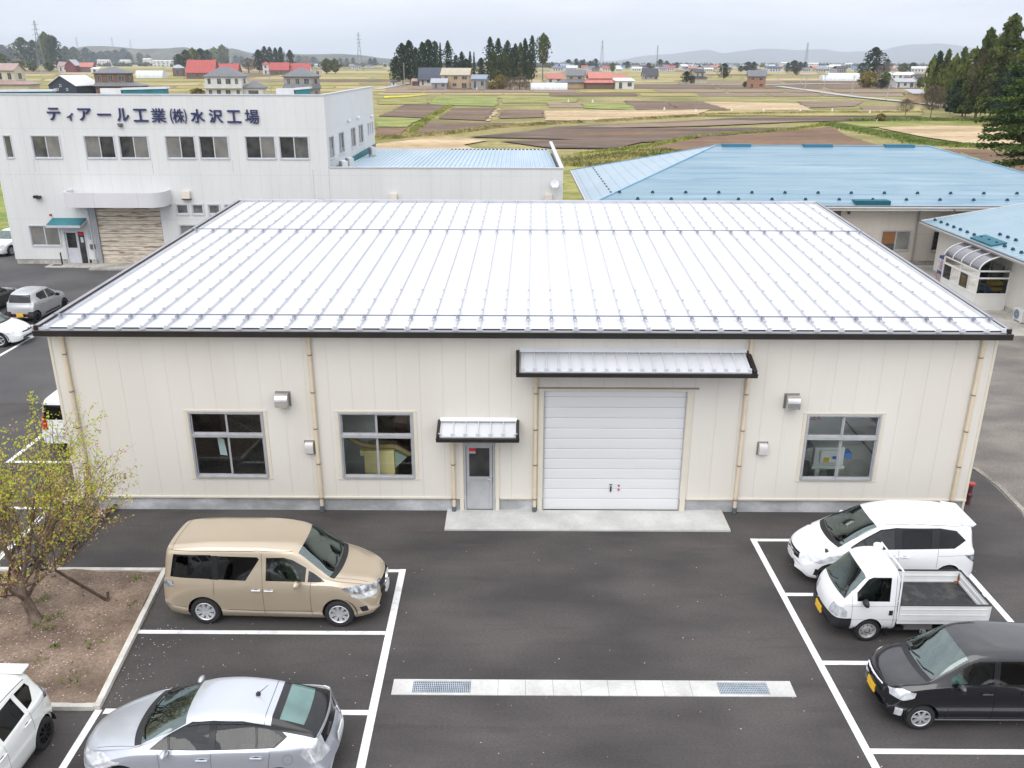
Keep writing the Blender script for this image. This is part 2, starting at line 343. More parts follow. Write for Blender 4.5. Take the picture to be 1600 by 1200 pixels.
def make_car(rt, sp):
    """Builds the body as one lofted shell, cuts doors, panes and lamps out of it and fits wheels and cabin."""
    L = sp['L']; T = pchip(sp['top']); B = pchip(sp['belt']); W = pchip(sp['w']); WR = pchip(sp['wr']); Z0 = pchip(sp['bot'])
    CF = pchip(sp['curve']); pm = sp['paint']
    us = set()
    for i in range(61): us.add(round(L * i / 60, 4))
    for d in (0.0, .008, .02, .04, .06, .09, .12, .16, .2, .25, .3, .36): us.add(round(d, 4)); us.add(round(L - d, 4))
    us = sorted(us); us = [u for i, u in enumerate(us) if i == 0 or u - us[i - 1] > 0.006]
    bm = bmesh.new(); rows = []
    for u in us:
        zt, w, z0 = T(u), W(u), Z0(u); z0 = min(z0, zt - 0.12); zb = max(min(B(u), zt - 0.05), z0 + .06); wr = min(WR(u), w * 0.965); hb = zb - z0
        sh = w * sp.get('shoulder', 0.955)
        gh = zt - zb
        c = [(w * .90, z0), (w * .975, z0 + .16 * hb), (w * 1.0, z0 + .48 * hb), (w * .992, z0 + .80 * hb), (sh, zb)]
        er = min(0.16, gh * 0.42)
        for k in (0.12, 0.5, 0.9): c.append((sh + (wr - sh) * k, zb + (gh - er) * k))
        c += [(wr - .16 * er, zt - er * .62), (wr - 0.55 * er, zt - er * .26), (wr * .72, zt - er * .09), (wr * .36, zt - er * .02), (0.0, zt)]
        cc = catmull(c, 3)
        row = [bm.verts.new((u, y, z)) for y, z in cc] + [bm.verts.new((u, -y, z)) for y, z in reversed(cc[:-1])]
        rows.append(row)
    for a, b in zip(rows, rows[1:]):
        for i in range(len(a) - 1): bm.faces.new((a[i], a[i + 1], b[i + 1], b[i]))
    for row, fl in ((rows[0], False), (rows[-1], True)):
        n = len(row)
        for i in range(n // 2):
            j = n - 1 - i
            if j - i < 2:
                break
            q = [row[i], row[i + 1], row[j - 1], row[j]]
            q = list(dict.fromkeys(q))
            if len(q) > 2: bm.faces.new(q if fl else q[::-1])
    bmesh.ops.recalc_face_normals(bm, faces=bm.faces[:])
    lay = bm.faces.layers.int.new('part'); bm.faces.ensure_lookup_table()
    keys = ['body']
    def cut(key, axis, poly, cond, skip=()):
        if key not in keys: keys.append(key)
        kid = keys.index(key); sk = {keys.index(s) for s in skip if s in keys}
        ia, ib = {'Y': (0, 2), 'Z': (0, 1), 'X': (1, 2)}[axis]
        ar = sum(poly[i][0] * poly[(i + 1) % len(poly)][1] - poly[(i + 1) % len(poly)][0] * poly[i][1] for i in range(len(poly)))
        if ar < 0: poly = poly[::-1]
        a0, a1 = min(p[0] for p in poly), max(p[0] for p in poly); b0, b1 = min(p[1] for p in poly), max(p[1] for p in poly)
        cand = []
        for f in bm.faces:
            if f[lay] in sk or not cond(f.calc_center_median(), f.normal): continue
            xs = [v.co[ia] for v in f.verts]; zs = [v.co[ib] for v in f.verts]
            if max(xs) < a0 or min(xs) > a1 or max(zs) < b0 or min(zs) > b1: continue
            cand.append(f)
        for i in range(len(poly)):
            if not cand: return
            p, q = poly[i], poly[(i + 1) % len(poly)]
            co = Vector((0, 0, 0)); co[ia], co[ib] = p
            no = Vector((0, 0, 0)); no[ia], no[ib] = (q[1] - p[1]), -(q[0] - p[0])
            if no.length < 1e-9: continue
            no.normalize()
            geom = list({v for f in cand for v in f.verts}) + list({e_ for f in cand for e_ in f.edges}) + cand
            old = set(cand)
            res = bmesh.ops.bisect_plane(bm, geom=geom, dist=1e-5, plane_co=co, plane_no=no)
            fs = [g for g in res['geom'] if isinstance(g, bmesh.types.BMFace)]
            fs = list({f for f in fs if f.is_valid} | {f for f in old if f.is_valid})
            cand = [f for f in fs if (f.calc_center_median() - co).dot(no) < 0]
        for f in cand: f[lay] = kid
    side = lambda c, n: abs(c.y) > sp['W'] * .27 and abs(n.y) > 0.25
    for cx in sp['axles']:
        rr = sp['R'] + sp.get('archgap', 0.055); zc = sp['R'] + .01
        cut('gone', 'Y', [(cx - CF(cx) * .94 + rr * math.cos(t), zc + rr * 1.02 * math.sin(t)) for t in [2 * math.pi * i / 28 for i in range(28)]], lambda c, n: abs(c.y) > sp['W'] * .27)
    for key, poly in sp.get('doors', []): cut(key, 'Y', poly, side, ('gone',))
    for key, axis, poly, cnd in sp.get('patch', []):
        cut(key, axis, poly, (lambda c, n, k=cnd: k(c, n)), ('gone',))
    # split into meshes
    curve = lambda u, y: CF(u) * (abs(y) / (sp['W'] / 2)) ** 2.3
    bm.normal_update()
    vn = {v: v.normal.copy() for v in bm.verts}
    matfor = sp['mats']; inset = sp.get('inset', {})
    ysplit = {k for k, _ in sp.get('doors', [])} | {k for k, ax, _, _ in sp.get('patch', []) if ax == 'Y'}
    parts = {}
    for ki, key in enumerate(keys):
        if key == 'gone': continue
        fs = [f for f in bm.faces if f[lay] == ki]
        if not fs: continue
        groups = [(key, fs, None)]
        if key in ysplit:                    # left and right pieces of their own
            groups = [(key, [f for f in fs if f.calc_center_median().y > 0], 1), (key, [f for f in fs if f.calc_center_median().y <= 0], -1)]
        for _, gf, sgn in groups:
            if not gf: continue
            idx = {}; vs = []; fl = []
            for f in gf:
                q = []
                for v in f.verts:
                    if v not in idx:
                        idx[v] = len(vs); c = v.co - vn[v] * inset.get(key, 0.0)
                        vs.append((c.x + curve(c.x, c.y), c.y, c.z))
                    q.append(idx[v])
                fl.append(tuple(q))
            b = MB(); b.add(vs, fl); parts.setdefault(key, []).append((b, sgn))
    # local frame: +X forward, centre at the origin
    def loc(b): b.v = [(L / 2 - x, -y, z) for x, y, z in b.v]; return b
    made = {}
    def stick(name, key, par):
        for b, sgn in parts.get(key, []):
            o = loc(b).build(name, matfor.get(key, pm), par, True)
            made.setdefault(key, []).append((o, sgn))
    body = None
    stick('body', 'body', rt)
    for key in parts:
        if key == 'body': continue
        par = rt
        nm = key.rstrip('0123456789')
        for b, sgn in parts[key]:
            if key in sp.get('host', {}):
                hosts = made.get(sp['host'][key], [])
                par = next((o for o, s_ in hosts if s_ == sgn), rt)
            o = loc(b).build(nm, matfor.get(key, matfor.get(nm, pm)), par, True)
            made.setdefault(key, []).append((o, sgn))
    # seams (thin dark ribbons lying on the shell)
    bv = BVHTree.FromBMesh(bm); sm = MB()
    def ribbon(pts, axis, wd_):
        out = []
        for p, q in zip(pts, pts[1:]):
            n = max(2, int(math.dist(p, q) / 0.04))
            for i in range(n + 1):
                t = i / n; out.append((p[0] + (q[0] - p[0]) * t, p[1] + (q[1] - p[1]) * t))
        for sg in ((1, -1) if axis == 'Y' else (1,)):
            prev = None
            for (a, c), (a2, c2) in zip(out, out[1:] + [out[-1]]):
                o_ = Vector((a, sg * 3, c)) if axis == 'Y' else Vector((a, c, 5))
                d_ = Vector((0, -sg, 0)) if axis == 'Y' else Vector((0, 0, -1))
                h = bv.ray_cast(o_, d_)
                if h[0] is None: prev = None; continue
                pnt = h[0] + h[1] * 0.003
                dr = Vector((a2 - a, 0, c2 - c)) if axis == 'Y' else Vector((a2 - a, c2 - c, 0))
                if dr.length < 1e-6: dr = Vector((1, 0, 0)) if prev is None else prev[2]
                sd = h[1].cross(dr).normalized() * wd_ / 2
                k = [(L / 2 - x.x - curve(x.x, x.y), -x.y, x.z) for x in (pnt - sd, pnt + sd)]
                if prev is not None and (Vector(prev[0][0]) - Vector(k[0])).length < 0.25: sm.add([prev[0][0], prev[0][1], k[1], k[0]], [(0, 1, 2, 3), (3, 2, 1, 0)])
                prev = (k, pnt, dr)
    for s_ in sp.get('seams', []): ribbon(s_[1], s_[0], (s_[2] if len(s_) > 2 else 0.009) * .72)
    if sm.f: sm.build('panel_gap', M_GAP, rt)
    def surf(u, z, sg):                  # a point on the flank
        h = bv.ray_cast(Vector((u, -sg * 3, z)), Vector((0, sg, 0)))
        p = h[0] if h[0] is not None else Vector((u, -sg * sp['W'] / 2, z))
        return Vector((L / 2 - p.x - curve(p.x, p.y), -p.y, p.z))
    # underbody, wheel wells, cabin
    ub = MB(); hw = sp['W'] / 2 * .86; zf = sp['floor']
    ub.box(-L / 2 + .45, L / 2 - .5, -hw, hw, zf - .03, zf + .04)
    ub.build('underbody', M_TRIM, rt)
    for cx in sp['axles']:
        x = L / 2 - cx; rr = sp['R'] + .07
        for sg in (1, -1):
            wl = MB(); y1 = sg * (sp['W'] / 2 - .02); y0 = sg * (sp['W'] / 2 - .32)
            for i in range(16):
                a0, a1 = math.pi * i / 16, math.pi * (i + 1) / 16
                p0 = (x + rr * math.cos(a0), sp['R'] + rr * math.sin(a0)); p1 = (x + rr * math.cos(a1), sp['R'] + rr * math.sin(a1))
                wl.add([(p0[0], y0, p0[1]), (p1[0], y0, p1[1]), (p1[0], y1, p1[1]), (p0[0], y1, p0[1])], [(0, 1, 2, 3), (3, 2, 1, 0)])
                wl.add([(p0[0], y0, p0[1]), (p1[0], y0, p1[1]), (x, y0, sp['R'])], [(0, 1, 2), (2, 1, 0)])
            wl.build('wheel_well', M_TRIM, rt)
            wheel(rt, x, sg * (sp['W'] / 2 - sp['tw'] / 2 - sp.get('win', .02)), sp['R'], sp['tw'], sp['rim'], sg, sp.get('spokes', 7))
    if 'cabin' in sp:
        u0, u1, zs, zh, dsh = sp['cabin']        # first seat, last seat, cushion height, headrest height, dashboard station
        st = MB(); n = sp.get('rows', 2)
        for i in range(n):
            uu = u0 + (u1 - u0) * i / max(1, n - 1)
            for yy in ((-.36, .36) if i < n - 1 or n == 1 else (-.36, .36)):
                s_ = .23; x = L / 2 - uu
                st.hexa([(x + .25, yy - s_, zs - .25), (x + .25, yy + s_, zs - .25), (x - .25, yy + s_, zs - .25), (x - .25, yy - s_, zs - .25)], [(x + .25, yy - s_, zs), (x + .25, yy + s_, zs), (x - .22, yy + s_, zs - .03), (x - .22, yy - s_, zs - .03)])
                st.hexa([(x - .16, yy - s_, zs - .03), (x - .16, yy + s_, zs - .03), (x - .30, yy + s_, zs - .03), (x - .30, yy - s_, zs - .03)], [(x - .30, yy - s_ * .85, zh - .22), (x - .30, yy + s_ * .85, zh - .22), (x - .40, yy + s_ * .85, zh - .22), (x - .40, yy - s_ * .85, zh - .22)])
                st.hexa([(x - .33, yy - .12, zh - .2), (x - .33, yy + .12, zh - .2), (x - .41, yy + .12, zh - .2), (x - .41, yy - .12, zh - .2)], [(x - .35, yy - .10, zh), (x - .35, yy + .10, zh), (x - .41, yy + .10, zh), (x - .41, yy - .10, zh)])
        st.build('seats', sp.get('seat', M_SEATG), rt, False, 0.03)
        d = MB(); x = L / 2 - dsh; zd = sp['dashz']; hw2 = sp['W'] / 2 * .84
        fd = min(.55, dsh - .24)
        d.hexa([(x + fd, -hw2, zd - .35), (x + fd, hw2, zd - .35), (x - .12, hw2, zd - .3), (x - .12, -hw2, zd - .3)], [(x + fd, -hw2 * .9, zd - .05), (x + fd, hw2 * .9, zd - .05), (x - .05, hw2, zd), (x - .05, -hw2, zd)])
        d.build('dashboard', M_INT, rt, False, 0.03)
        sw = MB(); c0 = Vector((x - .22, -.36, zd + .0)); prev = None
        for i in range(17):
            a = 2 * math.pi * i / 16; p = c0 + Vector((-.08 * math.sin(a), .18 * math.cos(a), .165 * math.sin(a)))
            if prev: sw.tube(prev, p, .016, None, 6)
            prev = p
        sw.bar(c0 - Vector((0, .17, 0)), c0 + Vector((0, .17, 0)), .05, .03); sw.build('steering_wheel', M_TRIM, rt)
    for u, z, dk in sp.get('handles', []):
        for sg in (1, -1):
            p = surf(u, z, sg); h = MB(); h.tube(p + Vector((-.10, sg * .024, 0)), p + Vector((.10, sg * .024, 0)), .016, None, 8)
            q = MB(); q.ball((0, 0, 0), 1, 10); h.add([(p.x + a_ * .065, p.y + b_ * .012, p.z - .012 + c_ * .032) for a_, b_, c_ in q.v], q.f, 1)
            h.build('door_handle', [sp.get('handle_mat', pm), M_GAP], next((o for o, s_ in made.get(dk, []) if s_ == -sg), rt), True)
    if 'mirror' in sp:
        u, z = sp['mirror']
        for sg in (1, -1):
            p = surf(u, z, sg); mm = MB(); c = p + Vector((-.02, sg * .13, .06)); sx, sy, sz = .085, .115, .085
            q = MB(); q.ball((0, 0, 0), 1, 12); mm.add([(c.x + (a if a > 0 else a * .45) * sx, c.y + b * sy, c.z + cc * sz) for a, b, cc in q.v], q.f, 0)
            mm.bar(p + Vector((0, -sg * .02, 0)), c + Vector((0, -sg * .04, -.05)), .05, .04, 1)
            mm.build('door_mirror', [sp.get('mirror_mat', pm), M_TRIM], rt, True)
    for nm, pts, m_ in sp.get('blocks', []):
        b = MB(); x0, x1, y0, y1, z0, z1 = pts; k = max(1, int((y1 - y0) / .12)) if (y1 - y0) < 1.2 and abs(x0) > L / 2 - .6 else 1
        for i in range(k):
            ya, yb = y0 + (y1 - y0) * i / k, y0 + (y1 - y0) * (i + 1) / k; b.box(x0, x1, ya, yb, z0, z1)
        if k > 1: b.v = [(x - curve(L / 2 - x, y), y, z) for x, y, z in b.v]
        b.build(nm, m_, rt, False)
    if sp.get('wipers'):
        u, z, yw = sp['wipers']; wb = MB()
        for y0, y1 in ((-.05, -yw), (.45, -.02)):
            p = []
            for yy in (y0, (y0 + y1) / 2, y1):
                h = bv.ray_cast(Vector((u + .05 + .05 * (yy == y1), yy, 3)), Vector((0, 0, -1)))
                zz = h[0].z + .02 if h[0] else z
                p.append((L / 2 - u - .05 - .05 * (yy == y1) - curve(u, yy), -yy, zz))
            wb.path(p, .011, 5)
        wb.build('wiper', M_TRIM, rt)
    bm.free()
    return made

FWDN = lambda lim: (lambda c, n: c.x < lim)
def up_(zmin, nz=.15): return lambda c, n: c.z > zmin and n.z > nz
def flank(ymin=.40): return lambda c, n: abs(c.y) > ymin and abs(n.y) > .2
def corner(ymin=.36, zmin=0): return lambda c, n: abs(c.y) > ymin
def tailf(lim, y=9): return lambda c, n: c.x > lim and abs(c.y) < y and n.x > .2
def nosef(lim): return lambda c, n: c.x < lim and n.x < -.15

def glassmats(d, front=G_CLEAR, rear=G_DARK):
    m = {'windshield': G_SCREEN, 'front_window': front, 'quarter_window': front, 'rear_side_window': rear, 'cargo_window': rear, 'rear_window': rear,
         'pillar_trim': M_TRIMG, 'grille': M_TRIM, 'bumper_intake': M_TRIM, 'headlight': M_LAMP, 'fog_lamp': M_LAMP, 'lower_lamp': M_LAMP, 'tail_light': M_RED, 'cowl': M_TRIM, 'tailgate_trim': M_TRIMG}
    m.update(d); return m
INS = {'windshield': .006, 'front_window': .008, 'rear_side_window': .008, 'cargo_window': .008, 'rear_window': .006, 'quarter_window': .008, 'grille': .03, 'bumper_intake': .035, 'pillar_trim': .002, 'cowl': .004, 'headlight': -.004, 'tail_light': -.006}
HOST = {'front_window': 'front_door', 'rear_side_window': 'rear_door'}

def gold_minivan():
    P = paint('champagne', (0.51, 0.425, 0.315), 0.40, 0.28)
    r = root('minivan', 'champagne gold tall minivan with dark rear windows, parked nose towards the drain', 'minivan', (6.82, -4.42, 0), R(-1.5))
    make_car(r, dict(L=4.95, W=1.85, R=.335, tw=.215, axles=(.95, 3.95), rim='cap', spokes=8, floor=.27, paint=P,
        top=[(0, .60), (.03, .78), (.10, .90), (.25, .98), (.55, 1.07), (.93, 1.16), (1.0, 1.19), (1.35, 1.48), (1.75, 1.755), (2.0, 1.84), (2.8, 1.905), (3.8, 1.895), (4.5, 1.85), (4.76, 1.80), (4.82, 1.66), (4.88, 1.25), (4.93, .95), (4.95, .75)],
        belt=[(0, .58), (.3, .86), (1.0, 1.04), (2, 1.06), (4.0, 1.11), (4.95, 1.10)],
        w=[(0, .64), (.05, .71), (.15, .79), (.4, .875), (.8, .915), (1.5, .925), (4.2, .925), (4.7, .89), (4.9, .84), (4.95, .79)],
        wr=[(0, .50), (.3, .66), (.95, .79), (1.75, .71), (2.5, .74), (4.2, .74), (4.8, .70), (4.95, .66)],
        bot=[(0, .34), (.1, .24), (.6, .20), (4.3, .20), (4.8, .26), (4.95, .40)],
        curve=[(0, .36), (.5, .25), (1.0, .17), (1.8, .10), (2.5, 0), (4.2, -.02), (4.95, -.12)],
        doors=[('front_door', [(1.42, .30), (2.60, .30), (2.60, 1.74), (2.05, 1.72), (1.42, 1.22)]), ('rear_door', [(2.61, .30), (3.70, .30), (3.70, 1.75), (2.61, 1.75)])],
        patch=[('windshield', 'Z', [(1.04, -.74), (1.04, .74), (1.77, .635), (1.77, -.635)], up_(1.05)),
               ('cowl', 'Z', [(.93, -.74), (.93, .74), (1.04, .745), (1.04, -.745)], up_(.95)),
               ('quarter_window', 'Y', [(1.10, 1.115), (1.50, 1.125), (1.50, 1.36), (1.40, 1.31)], flank()),
               ('front_window', 'Y', [(1.56, 1.13), (2.53, 1.145), (2.50, 1.66), (2.10, 1.66), (1.88, 1.60), (1.56, 1.42)], flank()),
               ('rear_side_window', 'Y', [(2.98, 1.14), (3.62, 1.16), (3.62, 1.68), (2.70, 1.67), (2.66, 1.62)], flank()),
               ('pillar_trim', 'Y', [(3.58, 1.15), (3.78, 1.155), (3.78, 1.685), (3.58, 1.685)], flank()),
               ('cargo_window', 'Y', [(3.73, 1.165), (4.72, 1.19), (4.60, 1.69), (3.73, 1.70)], flank()),
               ('rear_window', 'X', [(-.64, 1.2), (.64, 1.2), (.58, 1.66), (-.58, 1.66)], tailf(4.6)),
               ('headlight', 'Y', [(.02, .80), (.20, .81), (.56, .90), (.68, .99), (.30, .965), (.06, .885)], corner(.30)),
               ('lower_lamp', 'Y', [(.03, .69), (.20, .69), (.42, .77), (.45, .835), (.06, .77)], corner(.42)),
               ('fog_lamp', 'Y', [(.10, .36), (.22, .36), (.26, .50), (.12, .50)], corner(.5)),
               ('grille', 'X', [(-.46, .60), (.46, .60), (.42, .87), (-.42, .87)], nosef(.35)),
               ('bumper_intake', 'X', [(-.5, .30), (.5, .30), (.56, .41), (-.56, .41)], nosef(.3)),
               ('tail_light', 'Y', [(4.62, .98), (4.97, .93), (4.97, 1.12), (4.66, 1.09)], corner(.5))],
        mats=glassmats({'tail_light': M_LAMPD, 'headlight': M_LAMPD, 'fog_lamp': M_TRIM}), inset=INS, host=HOST,
        seams=[('Y', [(1.42, .30), (1.42, 1.20)]), ('Y', [(2.605, .30), (2.605, 1.75)]), ('Y', [(3.70, .80), (3.70, 1.12)]), ('Y', [(2.75, 1.80), (4.66, 1.765)], .014), ('Y', [(1.40, .42), (2.6, .40), (3.42, .42)], .016), ('Y', [(4.32, .46), (4.9, .5)]),
               ('Y', [(1.9, 1.765), (2.75, 1.81)], .012), ('Z', [(4.62, -.66), (4.62, .66)], .012), ('Z', [(.93, -.70), (.25, -.55)], .01), ('Z', [(.93, .70), (.25, .55)], .01)],
        handles=[(2.46, .93, 'front_door'), (2.75, .935, 'rear_door')], handle_mat=M_CHROME, mirror=(1.72, 1.08), wipers=(1.02, 1.22, .62),
        cabin=(2.15, 4.1, .75, 1.42, 1.35), rows=3, seat=M_SEAT, dashz=1.10,
        blocks=[('number_plate', (2.44, 2.485, -.165, .165, .47, .635), M_PLATEW), ('grille_bar', (2.42, 2.47, -.42, .42, .71, .735), M_CHROME), ('emblem', (2.43, 2.485, -.05, .05, .77, .86), M_CHROME)]))
    return r

def silver_hatch():
    P = paint('silver', (0.52, 0.545, 0.60), 0.55, 0.30)
    r = root('hybrid_hatchback', 'silver sloping hatchback with black tailgate glass below the minivan', 'hatchback', (6.88, -9.30, 0), R(180))
    make_car(r, dict(L=4.50, W=1.76, R=.31, tw=.20, axles=(.93, 3.63), rim='alloy', spokes=10, floor=.22, paint=P, shoulder=.96,
        top=[(0, .46), (.03, .58), (.10, .66), (.35, .78), (.75, .90), (1.05, .975), (1.12, 1.0), (1.6, 1.235), (2.0, 1.40), (2.3, 1.465), (2.7, 1.49), (3.1, 1.465), (3.45, 1.405), (3.9, 1.27), (4.26, 1.12), (4.31, 1.07), (4.36, .86), (4.44, .70), (4.50, .52)],
        belt=[(0, .44), (.4, .70), (1.0, .87), (2.0, .91), (3.4, .97), (4.2, 1.0), (4.5, .9)],
        w=[(0, .58), (.05, .66), (.15, .74), (.4, .83), (.9, .87), (2.2, .88), (3.6, .875), (4.2, .82), (4.42, .73), (4.5, .66)],
        wr=[(0, .45), (.3, .58), (1.0, .72), (2.0, .58), (2.6, .575), (3.4, .56), (4.1, .56), (4.3, .58), (4.5, .5)],
        bot=[(0, .28), (.1, .2), (.6, .17), (4.0, .17), (4.4, .24), (4.5, .32)],
        curve=[(0, .42), (.5, .30), (1.1, .22), (2.0, .12), (2.6, 0), (3.5, -.04), (4.5, -.22)],
        doors=[('front_door', [(1.42, .24), (2.45, .24), (2.47, 1.40), (2.25, 1.40), (1.42, 1.0)]), ('rear_door', [(2.46, .24), (3.22, .24), (3.46, .55), (3.52, 1.0), (3.42, 1.36), (2.48, 1.40)])],
        patch=[('windshield', 'Z', [(1.15, -.69), (1.15, .69), (1.98, .545), (1.98, -.545)], up_(.9)),
               ('cowl', 'Z', [(1.02, -.69), (1.02, .69), (1.15, .695), (1.15, -.695)], up_(.85)),
               ('quarter_window', 'Y', [(1.28, .945), (1.62, .955), (1.62, 1.12), (1.55, 1.085)], flank()),
               ('pillar_trim', 'Y', [(1.62, .955), (3.6, 1.02), (3.78, 1.12), (3.5, 1.27), (3.0, 1.365), (2.5, 1.38), (2.1, 1.345), (1.62, 1.12)], flank()),
               ('front_window', 'Y', [(1.66, .965), (2.40, .985), (2.43, 1.35), (2.15, 1.33), (1.9, 1.24), (1.66, 1.125)], flank()),
               ('rear_side_window', 'Y', [(2.54, .99), (3.26, 1.01), (3.20, 1.29), (2.95, 1.345), (2.56, 1.36)], flank()),
               ('cargo_window', 'Y', [(3.30, 1.015), (3.56, 1.03), (3.70, 1.115), (3.48, 1.215), (3.25, 1.275)], flank()),
               ('tailgate_trim', 'Z', [(3.47, -.58), (3.47, .58), (4.29, .60), (4.29, -.60)], up_(.9)),
               ('rear_window', 'Z', [(3.60, -.46), (3.60, .46), (4.02, .46), (4.02, -.46)], up_(.9)),
               ('headlight', 'Y', [(.03, .56), (.20, .53), (.62, .69), (.70, .745), (.40, .76), (.10, .66)], corner(.36)),
               ('grille', 'X', [(-.42, .50), (.42, .50), (.38, .54), (-.38, .54)], nosef(.3)),
               ('bumper_intake', 'X', [(-.5, .26), (.5, .26), (.46, .38), (-.46, .38)], nosef(.3)),
               ('tail_light', 'Y', [(4.10, .92), (4.28, .70), (4.50, .68), (4.34, 1.06), (4.20, 1.05)], corner(.44)),
               ('lower_glass', 'X', [(-.46, .84), (.46, .84), (.48, 1.04), (-.48, 1.04)], tailf(4.2))],
        mats=glassmats({'tail_light': M_LAMP, 'lower_glass': M_TRIMG, 'rear_window': G_TEAL, 'rear_side_window': G_CLEAR, 'cargo_window': G_CLEAR, 'quarter_window': G_CLEAR}, G_CLEAR, G_CLEAR), inset=INS, host=HOST,
        seams=[('Y', [(1.42, .24), (1.42, .94)]), ('Y', [(2.455, .24), (2.47, .97)]), ('Y', [(3.22, .24), (3.46, .55), (3.53, 1.0)]), ('Z', [(3.36, -.55), (3.36, .55)], .012), ('Z', [(2.0, .575), (2.7, .585), (3.36, .56)], .012), ('Z', [(2.0, -.575), (2.7, -.585), (3.36, -.56)], .012),
               ('Z', [(1.02, .70), (.30, .52)], .009), ('Z', [(1.02, -.70), (.30, -.52)], .009), ('Y', [(3.86 + .1 * math.cos(t * .524), .83 + .1 * math.sin(t * .524)) for t in range(13)], .006)],
        handles=[(2.28, .83, 'front_door'), (3.28, .88, 'rear_door')], mirror=(1.60, .93), wipers=(1.10, 1.0, .6),
        cabin=(2.1, 3.0, .52, 1.2, 1.5), dashz=.92,
        blocks=[('number_plate', (-2.255, -2.235, -.165, .165, .63, .795), M_PLATEW)]))
    a = MB(); a.ball((-.86, 0, 1.475), .045, 10); a.tube((-.86, 0, 1.49), (-1.05, 0, 1.66), .008, .004, 6); a.build('antenna', M_TRIM, r, True)
    w = MB(); w.path([(-1.93, .05, 1.14), (-1.80, .22, 1.185), (-1.55, .47, 1.255)], .014, 6); w.build('rear_wiper', M_TRIM, r, True)
    return r

